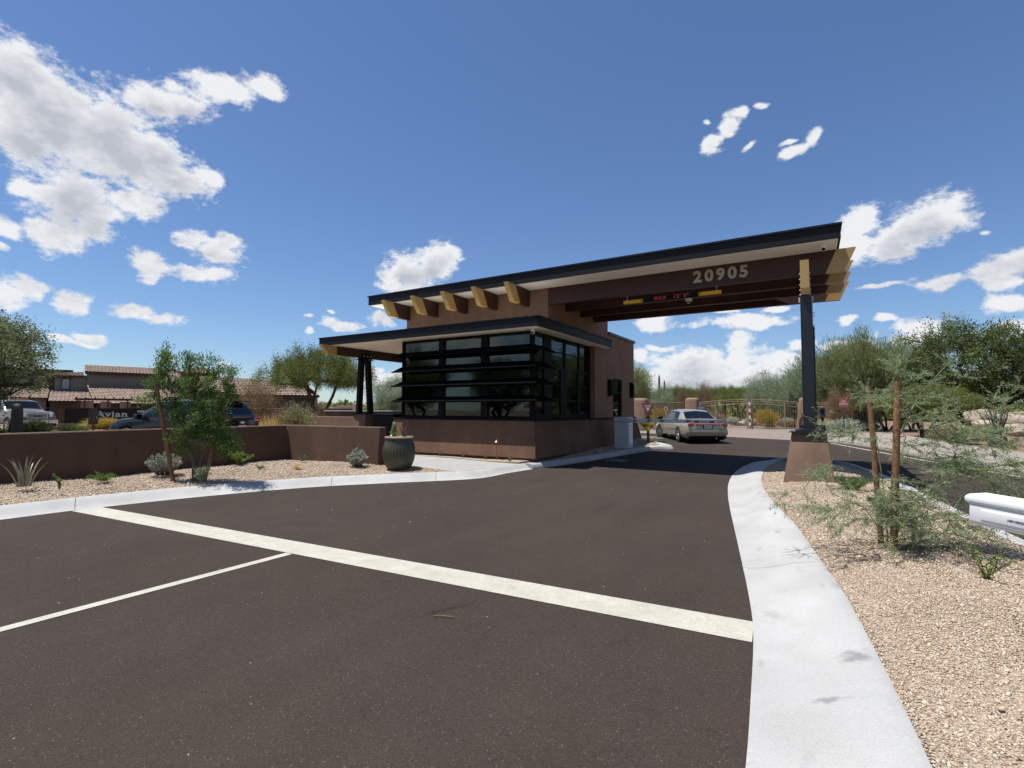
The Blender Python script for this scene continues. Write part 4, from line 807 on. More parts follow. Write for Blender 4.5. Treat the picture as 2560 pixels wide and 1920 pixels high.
# far entry wall, its pillars and rails
wall_run('entry_wall', [(-49.0, 40, 1.55), (-48.3, 40, 1.62), (-47.6, 40, 1.95), (-44.85, 40, 1.98)], 2, 0.3, MT['stucco_tan'], 'tan wall stepping up towards a far pillar, seen left of the porch column', 'wall')
def pillar(x, y, w, z1, label, cat='pillar', rotz=0.0, group='tan stucco gate pillars', top=0.82):
    z0 = zr(x, y); h = z1 - z0; t = thing('gate_pillar', label, cat, (x, y, z0), rotz, group)
    V = []; F = []; prof = [(1.0, 0), (top + 0.03, h * 0.90), (top, h * 0.955), (top - 0.10, h * 0.985), (top - 0.3, h)]
    for (s, z) in prof:
        for k in range(16):
            a = 2 * math.pi * k / 16; c, s_ = math.cos(a), math.sin(a); e = 0.35
            V.append((math.copysign(abs(c) ** e, c) * w / 2 * s, math.copysign(abs(s_) ** e, s_) * w / 2 * s * 0.95, z))
    for i in range(len(prof) - 1):
        for k in range(16): k2 = (k + 1) % 16; F.append((i * 16 + k, i * 16 + k2, (i + 1) * 16 + k2, (i + 1) * 16 + k))
    F += [tuple((len(prof) - 1) * 16 + k for k in range(16))]
    m = MB(); m._add(V, F); m.build('shaft', MT['stucco_tan'], t, local=True, smooth=True); return t
def rails_fence(name, p0, p1, zt, rise, label, cat, group=None, n_rails=3, gap=0.24, pick=0.16, posts=(0, 1), sag=False, curve=1):
    a = Vector(p0); b = Vector(p1); Lr = (b - a).length; c = (a + b) / 2; z0 = zr(c.x, c.y)
    t = thing(name, label, cat, (a.x, a.y, z0), group=group)
    def zc(s): return zt + rise * (math.sin(math.pi / 2 * s) if curve == 1 else math.sin(math.pi / 2 * (1 - s)) if curve == -1 else math.sin(math.pi * s))
    for r in range(n_rails):
        off = r * gap * (0.5 if r < 2 else 0.62)
        pts = [(*(a.lerp(b, s)), zc(s) - off) for s in np.linspace(0, 1, 14)]; m = MB(); m.tube(pts, 0.026, 6); m.build('rail', MT['fence'], t)
    m = MB(); m.tube([(a.x, a.y, z0 + 0.10), (b.x, b.y, z0 + 0.10)], 0.026, 6); m.build('rail', MT['fence'], t)
    for s in posts:
        p = a.lerp(b, s); m = MB(); m.box(p.x - .035, p.x + .035, p.y - .035, p.y + .035, z0, zc(s) + 0.02); m.build('post', MT['fence'], t)
    k = int(Lr / pick); m0 = None
    for i in range(1, k):
        s = i / k; p = a.lerp(b, s); zz = zc(s) - gap * (1.24 if n_rails > 2 else .5)
        m = MB(); m.box(p.x - .010, p.x + .010, p.y - .010, p.y + .010, z0 + 0.1, zz); m.build('picket', MT['fence'], t)
    return t
pillar(-10.3, 33.5, 1.02, 2.34, 'rounded tan pillar directly right of the gatehouse, behind the yield sign')
pillar(-8.05, 38.5, 1.02, 2.46, 'rounded tan pillar rising behind the roof of the champagne sedan')
pillar(-1.05, 41.2, 1.15, 2.46, 'tan gate pillar half hidden behind the dark canopy post', top=0.6)
pillar(-44.3, 40.0, 0.9, 2.26, 'far tan pillar at the end of the stepped entry wall')
pillar(-38.8, 40.0, 0.9, 2.28, 'far tan pillar right of the curved rails, beside the louvres')
rails_fence('swing_gate', (-7.45, 38.1), (-4.42, 39.3), 2.12, 0.20, 'left leaf of the tan iron gate with arched rails, next to the sedan', 'gate', 'gate leaves', posts=(0, 0.33, 0.97))
rails_fence('swing_gate', (-4.30, 39.35), (-1.45, 40.6), 2.12, 0.20, 'right leaf of the tan iron gate, towards the dark canopy post', 'gate', 'gate leaves', posts=(0.03, 0.72, 1), curve=-1)
rails_fence('iron_fence', (-9.8, 34.3), (-8.5, 37.9), 2.1, 0.0, 'thin tan rails between the two pillars behind the yield sign', 'fence', posts=(0.5,))
rails_fence('iron_fence', (-0.4, 40.8), (3.4, 41.6), 2.12, 0.0, 'brown iron fence right of the gate, behind the faded red sign', 'fence', posts=(0.0, 0.45, 0.98))
rails_fence('iron_fence', (-43.8, 40), (-39.3, 40), 2.12, -0.10, 'far curved tan rails between two pillars, right of the porch column', 'fence', posts=(0.5,), pick=0.45, curve=0)
# red and white marker strips where the leaves meet
for x, lab in ((-4.395, 'left'), (-4.325, 'right')):
    t = thing('marker_post', 'red and white striped marker post at the gate seam, %s one of the pair' % lab, 'marker post', (x, 39.25, 0.25), group='striped marker posts')
    for k in range(9):
        m = MB(); m.box(-.024, .024, -.03, .03, 0.02 + k * 0.235, 0.02 + (k + 1) * 0.235 - 0.002); m.build('band', MT['redsign'] if (k + (x > -4.4)) % 2 else MT['white'], t, local=True)
# barrier gate
BG = thing('barrier_gate', 'white barrier box with a red striped arm lowered across the lane', 'barrier', (-6.3, 18.5, 0.0))
x = MB(); x.box(-6.62, -6.08, 18.28, 18.80, 0.08, 1.09); x.build('housing', MT['grey'], BG, bevel=0.015)
x = MB(); x.box(-6.635, -6.065, 18.265, 18.815, 1.095, 1.275); x.build('hood', MT['grey'], BG, bevel=0.02)
x = MB(); x.box(-6.078, -6.068, 18.36, 18.72, 0.30, 1.06); x.build('access_door', MT['white'], BG)
x = MB(); x.box(-6.066, -6.060, 18.50, 18.58, 0.92, 0.98); x.build('emblem', MT['blue'], BG)
x = MB(); x.box(-6.066, -6.055, 18.52, 18.56, 0.80, 0.83); x.build('lock', MT['black'], BG)
arm = MB(); arm.box(-6.06, -2.79, 18.36, 18.40, 1.085, 1.21); arm = arm.build('arm', MT['white'], BG)
for k, x0 in enumerate((-5.98, -5.46, -4.99, -4.10, -3.00)):
    m = MB(); w_ = 0.22 if k < 4 else 0.14
    m.prism([(x0, 1.112), (x0 + w_ - .09, 1.112), (x0 + w_, 1.182), (x0 + (.09 if k < 4 else .13), 1.182)], 'y', 18.354, 18.3585); m.build('arm_stripe', MT['red'], arm)
for x0 in (-3.78, -3.28):
    m = MB(); m.box(x0, x0 + 0.15, 18.354, 18.3585, 1.10, 1.165); m.build('arm_stripe', MT['red'], arm)
m = MB(); m.box(-3.62, -3.29, 18.352, 18.3585, 1.10, 1.165); m.build('arm_label', MT['bright'], arm)
m = MB(); m.box(-6.06, -5.98, 18.33, 18.355, 1.07, 1.225); m.build('clamp', MT['grey'], arm)
m = MB(); m.box(-2.80, -2.77, 18.34, 18.42, 1.075, 1.22); m.build('end_cap', MT['grey'], arm)
put_text('arm_lettering', 'STOP', 0.05, MT['black'], arm, (-3.455, 18.350, 1.132), (1, 0, 0), (0, 0, 1), extrude=0.001)
# yield + merge signs on one post
YS = thing('road_sign', 'yield triangle above a yellow merge diamond on one brown post', 'sign', (-6.08, 20.75, zr(-6.08, 20.75) + 0.13))
dY = Vector((-6.08, 20.75)).normalized(); sx_ = Vector((dY.y, -dY.x, 0))    # faces the camera side of the lane
def sp(u, z, d=0.0): return (-6.08 + sx_.x * u + dY.x * d, 20.75 + sx_.y * u + dY.y * d, z)
def plate(name, poly, mat, par, d0, d1):
    n = len(poly); m = MB(); m._add([sp(u, z, d0) for u, z in poly] + [sp(u, z, d1) for u, z in poly], [tuple(range(n)), tuple(range(n, 2 * n))[::-1]] + [(i, (i + 1) % n, n + (i + 1) % n, n + i) for i in range(n)])
    return m.build(name, mat, par)
m = MB(); m.obox(sp(0, 0.92, 0.03), (0, 0, 1), 0.87, 0.045, 0.045); m.build('post', MT['brownpost'], YS)
yt = plate('yield_plate', [(0, 1.33), (0.27, 1.80), (-0.27, 1.80)], MT['redsign'], YS, -0.035, -0.03)
plate('yield_field', [(0, 1.47), (0.145, 1.73), (-0.145, 1.73)], MT['offwhite'], yt, -0.040, -0.036)
put_text('lettering', 'YIELD', 0.075, MT['redsign'], yt, sp(0, 1.67, -0.0415), sx_, (0, 0, 1), extrude=0.0008, offset=0.002)
mp = plate('merge_plate', [(0, 0.66), (0.36, 1.015), (0, 1.37), (-0.36, 1.015)], MT['signyellow'], YS, -0.028, -0.022)
for a, b in (((0, 0.68), (0.34, 1.015)), ((0.34, 1.015), (0, 1.35)), ((0, 1.35), (-0.34, 1.015)), ((-0.34, 1.015), (0, 0.68))):
    m = MB(); m.tube([sp(a[0] * .97, 1.015 + (a[1] - 1.015) * .97, -0.030), sp(b[0] * .97, 1.015 + (b[1] - 1.015) * .97, -0.030)], 0.007, 4); m.build('border', MT['black'], mp)
plate('arrow', [(0.03, 1.02), (0.03, 1.20), (0.10, 1.20), (0.0, 1.315), (-0.10, 1.20), (-0.03, 1.20), (-0.03, 1.02)], MT['black'], mp, -0.033, -0.0285)
plate('arrow', [(-0.13, 1.03), (-0.09, 1.0), (-0.05, 1.03), (-0.06, 1.09), (-0.12, 1.09)], MT['black'], mp, -0.033, -0.0285)
put_text('lettering', 'MERGE', 0.125, MT['black'], mp, sp(0, 0.905, -0.0335), sx_, (0, 0, 1), extrude=0.0008, offset=0.003)
# small signs near the gate
def flat_sign(name, x, y, zb, w_, h_, zt, mat, label, post_mat=None, poly=None, postw=0.025):
    z0 = zr(x, y); t = thing(name, label, 'sign', (x, y, z0)); d = Vector((x, y)).normalized(); a = math.atan2(-d.x, d.y); t.rotation_euler = (0, 0, a)
    m = MB(); m.box(-postw, postw, -postw, postw, 0, zt - z0 - 0.02); m.build('post', post_mat or MT['grey'], t, local=True)
    m = MB()
    if poly: m.prism([(u, v - z0) for u, v in poly], 'y', -postw - 0.012, -postw - 0.004)
    else: m.box(-w_ / 2, w_ / 2, -postw - 0.012, -postw - 0.004, zt - h_ - z0, zt - z0)
    m.build('plate', mat, t, local=True); return t, z0
t, z0 = flat_sign('lane_sign', 0.86, 29.2, 0, 0.33, 0.44, 2.14, MT['redsign'], 'faded red rectangular sign on a blue post right of the gate', MT['blue'])
put_text('lettering', 'NO\nENTRY', 0.12, MT['offwhite'], t, (0, -0.04, 2.14 - z0 - 0.22), (1, 0, 0), (0, 0, 1), extrude=0.001, local=True)
t, z0 = flat_sign('lane_sign', -7.9, 30.6, 0, 0.2, 0.2, 1.78, MT['white'], 'little white diamond sign with a red disc, left of the sedan roof', poly=[(0, 1.52), (0.13, 1.65), (0, 1.78), (-0.13, 1.65)])
m = MB(); m.tube([(0, -0.04, 1.65 - z0), (0, -0.046, 1.65 - z0)], 0.075, 14); m.build('disc', MT['red'], t, local=True)
t, z0 = flat_sign('lane_sign', -5.95, 30.9, 0, 0.52, 0.22, 1.80, MT['blue'], 'small dark blue two-line notice just above the sedan roof')
put_text('lettering', 'KEEP RIGHT\nRESIDENTS', 0.072, MT['white'], t, (0, -0.04, 1.80 - z0 - 0.11), (1, 0, 0), (0, 0, 1), extrude=0.001, local=True)
# card reader pedestal seen beside the canopy post
t = thing('card_reader', 'slim dark blue keypad box right of the canopy post base', 'keypad', (-0.02, 33.0, 0.25))
m = MB(); m.box(-.06, .06, -.06, .06, 0, 0.95); m.build('stand', MT['black'], t, local=True)
m = MB(); m.box(-.14, .14, -.1, .1, 0.951, 1.5); m.build('box', MT['blue'], t, local=True, bevel=0.02)
m = MB(); m.box(-.09, .09, -.112, -.102, 1.1, 1.4); m.build('keypad', MT['black'], t, local=True)
# copper path light
t = thing('path_light', 'small copper path light standing in front of the battered base wall', 'path light', (-8.28, 12.83, 0.02))
m = MB(); m.tube([(0, 0, 0), (0, 0, 0.56)], 0.012, 8); m.build('stem', MT['copper'], t, local=True, smooth=True)
m = MB(); m.lathe((0, 0, 0.53), [(0.018, 0), (0.075, 0.012), (0.045, 0.04), (0.018, 0.075), (0.008, 0.11)], 16); m.build('lamp_shade', MT['copper'], t, local=True, smooth=True)
# urn
U = thing('urn', 'large ribbed green glazed urn at the end of the low wall', 'urn', (-9.12, 9.62, 0.0))
prof = [(0.235, -0.03), (0.29, 0.02), (0.345, 0.13), (0.385, 0.28), (0.395, 0.42), (0.375, 0.56), (0.335, 0.68), (0.315, 0.735)]
pf = [tuple(p) for p in cat_mull(prof, 4)]
m = MB(); m.lathe((0, 0, 0.05), pf, 192, flute=32, amp=0.022); m.build('body', MT['glaze'], U, local=True, smooth=True)
m = MB(); m.lathe((0, 0, 0.05), [(0.318, 0.735), (0.352, 0.745), (0.358, 0.77), (0.345, 0.79), (0.30, 0.79), (0.29, 0.76)], 48); m.build('rim', MT['glazerim'], U, local=True, smooth=True)
m = MB(); m.lathe((0, 0, 0.05), [(0.30, 0.70), (0.30, 0.775), (0.1, 0.79)], 24); m.build('soil', MT['soil'], U, local=True)
m = MB(); m.lathe((-0.24, -0.02, 0.825), [(0.02, 0), (0.035, 0.02), (0.02, 0.045)], 8); m.build('stone', MT['white'], U, local=True)

# the surveillance camera close to the lens
CC = thing('bullet_camera', 'white bullet camera close at the right edge, lettered on its side', 'camera', (0.55, 1.50, 1.25))
c0 = Vector((0.330, 1.705, 1.256)); c1 = Vector((0.62, 1.44, 1.241)); ax = (c1 - c0).normalized(); sd_ = Vector((0, 0, 1)).cross(ax).normalized(); uu = ax.cross(sd_).normalized()
if sd_.y > 0: sd_ = -sd_
def cpt(a, s, u): return tuple(c0 + ax * a + sd_ * s + uu * u * (1 if uu.z > 0 else -1))
def hull(name, secs, mat, par, **k):
    n = len(secs[0][1]); V = [cpt(a, s, u) for a, pr in secs for s, u in pr]; F = []
    for i in range(len(secs) - 1):
        for j in range(n): j2 = (j + 1) % n; F.append((i * n + j, i * n + j2, (i + 1) * n + j2, (i + 1) * n + j))
    F += [tuple(range(n)), tuple((len(secs) - 1) * n + j for j in range(n))[::-1]]
    m = MB(); m._add(V, F); return m.build(name, mat, par, **k)
def rrect(w_, h_, u0, r, n=4):
    P = []
    for cx, cy, a0 in ((w_ - r, h_ - r, 0), (-w_ + r, h_ - r, 90), (-w_ + r, -h_ + r, 180), (w_ - r, -h_ + r, 270)):
        for k in range(n + 1): a = R_(a0 + 90 * k / n); P.append((cx + r * math.cos(a), u0 + cy + r * math.sin(a)))
    return P
bd = hull('housing', [(-0.008, rrect(.028, .022, -.001, .010)), (-0.002, rrect(.035, .028, -.004, .012)), (0.40, rrect(.034, .029, -.005, .012))], MT['offwhite'], CC, smooth=True)
hull('sunshield', [(-0.014, rrect(.034, .008, .029, .006)), (-0.006, rrect(.038, .012, .030, .009)), (0.40, rrect(.038, .012, .031, .009))], MT['white'], CC, smooth=True)
hull('side_panel', [(0.022, rrect(.0365, .017, -.004, .007)), (0.40, rrect(.0365, .018, -.004, .007))], MT['offwhite'], CC, smooth=True)
m = MB(); m.tube([cpt(-0.012, 0, -0.006), cpt(-0.006, 0, -0.006)], 0.024, 16); m.build('lens', MT['black'], CC, smooth=True)
zz = Vector(cpt(0, 0, 1)) - Vector(cpt(0, 0, 0))
put_text('lettering', 'HIKVISION', 0.0074, MT['blue'], CC, Vector(cpt(0.093, 0.0371, -0.004)), ax, zz, extrude=0.0003, offset=0.0, shear=0.15)
m = MB(); m.tube([cpt(0.38, 0, -0.04), cpt(0.42, 0, -0.09), (0.80, 1.28, 1.10)], 0.02, 10); m.build('arm', MT['offwhite'], CC, smooth=True)
m = MB(); m.tube([(0.80, 1.28, -0.05), (0.80, 1.28, 1.14)], 0.035, 12); m.build('pole', MT['offwhite'], CC, smooth=True)

# ================================================================ VEHICLES
def cr1(P, t):
    """catmull-rom over array P (n, ...) at parameter t in [0, n-1]"""
    n = len(P); i = min(int(t), n - 2); f = t - i
    p0 = P[max(i - 1, 0)]; p1 = P[i]; p2 = P[i + 1]; p3 = P[min(i + 2, n - 1)]
    return 0.5 * ((2 * p1) + (p2 - p0) * f + (2 * p0 - 5 * p1 + 4 * p2 - p3) * f * f + (-p0 + 3 * p1 - 3 * p2 + p3) * f ** 3)
class Body:
    """stations: (y, [(w, z) x 6]) half sections from the sill to the roof centre"""
    def __init__(s, st, tens=0.55):
        s.y = np.array([a for a, _ in st], float); s.P = np.array([p for _, p in st], float); s.tens = tens
    def sec(s, y):
        i = int(np.clip(np.searchsorted(s.y, y) - 1, 0, len(s.y) - 2)); f = (y - s.y[i]) / (s.y[i + 1] - s.y[i]); t = i + np.clip(f, 0, 1)
        a = cr1(s.P, t); b = s.P[i] * (1 - f) + s.P[i + 1] * f
        return a * s.tens + b * (1 - s.tens)
    def pt(s, y, u, side=1, off=0.0):
        sec = s.sec(y); p = cr1(sec, u) * 0.6 + (sec[min(int(u), 4)] * (1 - (u - min(int(u), 4))) + sec[min(int(u), 4) + 1] * (u - min(int(u), 4))) * 0.4
        v = Vector((p[0] * side, y, p[1]))
        if off:
            e = 0.02; a = s.pt(min(y + e, s.y[-1]), u, side) - s.pt(max(y - e, s.y[0]), u, side)
            b = s.pt(y, min(u + e, 5), side) - s.pt(y, max(u - e, 0), side)
            if b.length < 1e-6: b = Vector((-side, 0, 0))
            n = a.cross(b)
            if n.length > 1e-9:
                n.normalize()
                if n.dot(v - Vector((0, y * 0.6, 0.7))) < 0: n = -n
                v = v + n * off
        return v
    def mesh(s, ny=60, nu=4):
        ys = np.linspace(s.y[0], s.y[-1], ny); us = np.linspace(0, 5, 5 * nu + 1); V = []; F = []
        for y in ys:
            ring = [s.pt(y, u, 1) for u in us] + [s.pt(y, u, -1) for u in us[::-1][1:]]
            V += ring
        k = 2 * len(us) - 1
        for i in range(ny - 1):
            for j in range(k): j2 = (j + 1) % k; F.append((i * k + j, i * k + j2, (i + 1) * k + j2, (i + 1) * k + j))
        F += [tuple(range(k)), tuple((ny - 1) * k + j for j in range(k))[::-1]]
        return V, F
    def patch(s, name, mat, par, ya, yb, ua, ub, side=1, off=0.007, ny=10, nu=6, full=False):
        """panel on the skin; ya, yb may be functions of u so that edges can slant"""
        fa = ya if callable(ya) else (lambda u: ya); fb = yb if callable(yb) else (lambda u: yb); V = []; F = []
        us = np.linspace(ua, ub, nu)
        for u in us:
            for t in np.linspace(0, 1, ny): V.append(s.pt(fa(u) * (1 - t) + fb(u) * t, u, side, off))
        if full:
            for u in us[::-1][1:] if ub >= 5 else us[::-1]:
                for t in np.linspace(0, 1, ny): V.append(s.pt(fa(u) * (1 - t) + fb(u) * t, u, -side, off))
        rows_ = len(V) // ny
        for i in range(rows_ - 1):
            for j in range(ny - 1): a = i * ny + j; F.append((a, a + 1, a + ny + 1, a + ny))
        m = MB(); m._add(V, F); return m.build(name, mat, par, local=True, smooth=True)
def body_obj(name, B, mat, par, arches, ny=70, low_dark=None):
    V, F = B.mesh(ny); m = MB(); m._add(V, F); o = m.build(name, mat, par, local=True, smooth=True)
    cut = MB()
    for (y, z, r) in arches: cut.tube([(-1.4, y, z), (-0.58, y, z)], r, 24); cut.tube([(0.58, y, z), (1.4, y, z)], r, 24)
    c = cut.build('cutter', MT['rubber'], None, local=True)
    md = o.modifiers.new('arch', 'BOOLEAN'); md.operation = 'DIFFERENCE'; md.object = c; md.solver = 'EXACT'
    wm = o.matrix_world.copy(); par_loc = par.matrix_world
    o.parent = None; dg = bpy.context.evaluated_depsgraph_get(); me = bpy.data.meshes.new_from_object(o.evaluated_get(dg))
    o.modifiers.clear(); o.data = me; me.materials.clear(); me.materials.append(mat); me.polygons.foreach_set('use_smooth', [True] * len(me.polygons)); me.set_sharp_from_angle(angle=R_(38)); o.parent = par
    bpy.data.objects.remove(c); return o
def wheel(par, x, y, r, side, steer=0.0, spokes=7, width=0.2):
    def R(p): p = Vector(p); c, s = math.cos(steer), math.sin(steer); q = Vector((x, y, r)); d = p - q; return q + Vector((d.x * c - d.y * s, d.x * s + d.y * c, d.z))
    m = MB(); prof = [(r * .66, -width / 2), (r * .93, -width / 2), (r, -width / 2 + .03), (r, width / 2 - .03), (r * .93, width / 2), (r * .66, width / 2)]
    V = []; F = []; seg = 28
    for rr, w_ in prof:
        for k in range(seg): a = 2 * math.pi * k / seg; V.append(R((x + w_ * side, y + rr * math.cos(a), r + rr * math.sin(a))))
    for i in range(len(prof)):
        i2 = (i + 1) % len(prof)
        for k in range(seg): k2 = (k + 1) % seg; F.append((i * seg + k, i * seg + k2, i2 * seg + k2, i2 * seg + k))
    m._add(V, F); w_o = m.build('wheel', MT['rubber'], par, local=True, smooth=True)
    m = MB()
    for rr0, rr1, a, b in ((r * .60, r * .66, width / 2 - .05, width / 2 + .004),):
        V = []; F = []
        for rr, w_ in ((rr0, a), (rr0, b), (rr1, b), (rr1, a)):
            for k in range(seg): an = 2 * math.pi * k / seg; V.append(R((x + w_ * side, y + rr * math.cos(an), r + rr * math.sin(an))))
        for i in range(4):
            for k in range(seg): k2 = (k + 1) % seg; F.append((i * seg + k, i * seg + k2, ((i + 1) % 4) * seg + k2, ((i + 1) % 4) * seg + k))
        m._add(V, F)
    for k in range(spokes):
        an = 2 * math.pi * k / spokes; d = Vector((0, math.cos(an), math.sin(an))); p = Vector((0, -math.sin(an), math.cos(an)))
        o0 = Vector((x + side * (width / 2 - .02), y, r)); c_ = [o0 + d * r * .1 + p * .028, o0 + d * r * .1 - p * .028, o0 + d * r * .63 - p * .036, o0 + d * r * .63 + p * .036]
        q = [c + Vector((side * 0.02, 0, 0)) for c in c_]; m._add([R(v) for v in c_ + q], [(0, 1, 2, 3), (7, 6, 5, 4), (0, 4, 5, 1), (1, 5, 6, 2), (2, 6, 7, 3), (3, 7, 4, 0)])
    m.tube([R((x + side * (width / 2 - .03), y, r)), R((x + side * (width / 2 + .008), y, r))], r * .16, 12)
    m.build('rim', MT['chrome'], w_o, local=True)
    m = MB(); m.tube([R((x + side * (width / 2 - .10), y, r)), R((x + side * (width / 2 - .07), y, r))], r * .62, 20); m.build('brake_disc', MT['black'], w_o, local=True)
    return w_o
S6 = lambda *p: list(p)
sedan_st = [
 (-2.44, S6((0, .40), (.62, .40), (.74, .50), (.72, .62), (.62, .70), (0, .70))),
 (-2.40, S6((0, .28), (.72, .28), (.84, .45), (.82, .68), (.70, .90), (0, .92))),
 (-2.20, S6((0, .24), (.78, .24), (.885, .50), (.85, .84), (.70, .955), (0, .985))),
 (-1.72, S6((0, .22), (.80, .22), (.89, .52), (.865, .88), (.68, .985), (0, 1.02))),
 (-1.42, S6((0, .20), (.80, .20), (.89, .52), (.865, .90), (.645, 1.10), (0, 1.15))),
 (-1.02, S6((0, .20), (.80, .20), (.89, .52), (.865, .91), (.585, 1.30), (0, 1.355))),
 (-0.62, S6((0, .20), (.80, .20), (.89, .52), (.865, .91), (.575, 1.365), (0, 1.415))),
 (0.15, S6((0, .20), (.80, .20), (.89, .52), (.865, .91), (.57, 1.365), (0, 1.42))),
 (0.55, S6((0, .20), (.80, .20), (.89, .52), (.865, .91), (.585, 1.30), (0, 1.365))),
 (0.95, S6((0, .20), (.80, .20), (.89, .52), (.86, .90), (.64, 1.10), (0, 1.18))),
 (1.30, S6((0, .20), (.80, .20), (.89, .52), (.85, .88), (.68, .95), (0, 1.0))),
 (1.85, S6((0, .20), (.80, .20), (.88, .50), (.82, .80), (.66, .87), (0, .92))),
 (2.20, S6((0, .22), (.76, .22), (.84, .46), (.77, .70), (.62, .77), (0, .81))),
 (2.34, S6((0, .30), (.62, .30), (.70, .44), (.66, .60), (.54, .66), (0, .68)))]
CAR_Z = zr(-5.0, 24.4)
th_ = math.radians(32)
car = thing('sedan', 'champagne coloured four-door sedan driving away through the lane towards the gate', 'car', (-5.42, 24.75, CAR_Z + 0.0), th_)
car.rotation_euler = (math.atan(0.0286) * math.cos(th_), 0, th_)
B1 = Body(sedan_st)
body_obj('body', B1, MT['champagne'], car, [(-1.33, .32, .37), (1.34, .32, .37)])
B1.patch('rear_window', MT['carglass'], car, lambda u: -1.66 + 0.04 * (5 - u), lambda u: -1.02 - 0.04 * (5 - u), 4.06, 5, full=True, ny=12, nu=8)
B1.patch('windshield', MT['carglass'], car, lambda u: 0.60, lambda u: 1.24 - 0.1 * (5 - u), 4.06, 5, full=True, ny=12, nu=8)
for sd in (1, -1):
    B1.patch('front_side_window', MT['carglass'], car, -0.22, lambda u: 1.02 - 0.62 * (u - 3.1), 3.12, 3.88, sd, ny=10)
    B1.patch('rear_side_window', MT['carglass'], car, lambda u: -1.20 + 0.42 * (u - 3.1), -0.28, 3.12, 3.88, sd, ny=10)
    B1.patch('moulding', MT['champagne'], car, -0.95, 0.92, 2.16, 2.34, sd, off=0.014, ny=14, nu=3)
    B1.patch('sill_trim', MT['black'], car, -0.9, 0.9, 0.9, 1.12, sd, off=0.004, ny=10, nu=3)
    for y in (-0.25, 0.95): B1.patch('door_gap', MT['black'], car, y, y + 0.012, 1.2, 3.05, sd, off=0.003, ny=2, nu=10)
    B1.patch('door_gap', MT['black'], car, lambda u: -1.0 + 0.08 * (u - 3) if u > 2.4 else -0.96, lambda u: (-1.0 + 0.08 * (u - 3) if u > 2.4 else -0.96) + .012, 1.9, 3.05, sd, off=0.003, ny=2, nu=8)
    for y in (-0.78, 0.02): B1.patch('door_handle', MT['champagne'], car, y, y + 0.17, 2.72, 2.84, sd, off=0.02, ny=3, nu=3)
    m = MB(); m.obox((sd * .70, -2.405, .80), (1, -.12 * sd, 0), .13, .03, .065); m.build('tail_light', MT['taillight'], car, local=True, bevel=.012)
    B1.patch('headlight', MT['lamp'], car, 2.12, 2.30, 2.9, 3.6, sd, off=0.01, ny=6, nu=5)
    m = MB(); m.obox((sd * 0.98, 0.86, 0.98), (1, 0, 0), 0.10, 0.06, 0.065); m.build('mirror', MT['black'], car, local=True, bevel=0.025)
    for y, rr in ((-1.33, .372), (1.34, .372)):
        m = MB(); m.tube([(sd * .575, y, .32), (sd * .60, y, .32)], rr, 24); m.build('wheel_well', MT['rubber'], car, local=True)
    for y in (-1.33, 1.34): wheel(car, sd * 0.80, y, 0.315, sd, steer=0.38 if y > 0 else 0)
m = MB(); m.box(-.80, .80, -2.448, -2.38, .622, .634); m.build('bumper_gap', MT['black'], car, local=True)
m = MB(); m.box(-.78, .78, -2.44, -2.2, .24, .34); m.build('valance', MT['black'], car, local=True, bevel=.02)
m = MB(); m.box(-.20, .20, -2.462, -2.41, .655, .79); m.build('plate_recess', MT['black'], car, local=True)
m = MB(); m.box(-.16, .16, -2.470, -2.463, .66, .80); pl_ = m.build('license_plate', MT['bright'], car, local=True)
m = MB(); m.box(-.52, .52, -2.455, -2.40, .80, .845); m.build('trunk_garnish', MT['taillight'], car, local=True, bevel=0.01)
m = MB(); m.obox((0, -2.30, 1.015), (1, 0, 0), .62, .07, .012); m.build('spoiler', MT['champagne'], car, local=True, bevel=0.008)
m = MB(); m._add(*(lambda V: (V, [(i, i + 1, i + 14, i + 13) for i in list(range(12)) + list(range(13, 25))]))([(x, -2.50 + 0.10 * (x / .86) ** 4 + .03 * abs(z - .5) / .1, z) for z in (.38, .48, .59) for x in np.linspace(-.86, .86, 13)])); m.build('bumper', MT['champagne'], car, local=True, smooth=True)
m = MB(); m.tube([(.35, -2.45, .25), (.35, -2.2, .25)], .03, 8); m.build('exhaust', MT['chrome'], car, local=True)
m = MB(); m.box(-.75, .75, -2.3, 2.2, .17, .24); m.build('underbody', MT['black'], car, local=True)
put_text('lettering', 'TJ7 4213', 0.07, MT['blue'], pl_, (0, -2.472, .73), (1, 0, 0), (0, 0, 1), extrude=0.001, local=True)

suv_st = [
 (-2.28, S6((0, .45), (.66, .45), (.78, .60), (.78, .80), (.70, .98), (0, 1.0))),
 (-2.22, S6((0, .32), (.74, .32), (.87, .60), (.86, .92), (.74, 1.06), (0, 1.08))),
 (-2.02, S6((0, .28), (.80, .28), (.92, .62), (.90, .98), (.69, 1.34), (0, 1.38))),
 (-1.80, S6((0, .26), (.80, .26), (.92, .62), (.90, 1.0), (.64, 1.56), (0, 1.61))),
 (-1.2, S6((0, .26), (.80, .26), (.92, .62), (.90, 1.0), (.635, 1.60), (0, 1.655))),
 (-0.2, S6((0, .26), (.80, .26), (.92, .62), (.90, 1.0), (.64, 1.61), (0, 1.665))),
 (0.35, S6((0, .26), (.80, .26), (.92, .62), (.90, 1.0), (.65, 1.54), (0, 1.60))),
 (0.85, S6((0, .26), (.80, .26), (.92, .62), (.89, 1.0), (.70, 1.26), (0, 1.33))),
 (1.20, S6((0, .26), (.80, .26), (.92, .62), (.88, .99), (.74, 1.06), (0, 1.12))),
 (1.80, S6((0, .26), (.80, .26), (.91, .60), (.84, .93), (.70, 1.0), (0, 1.05))),
 (2.15, S6((0, .28), (.76, .28), (.85, .52), (.78, .82), (.62, .88), (0, .92))),
 (2.34, S6((0, .36), (.60, .36), (.70, .50), (.64, .68), (.52, .74), (0, .77)))]
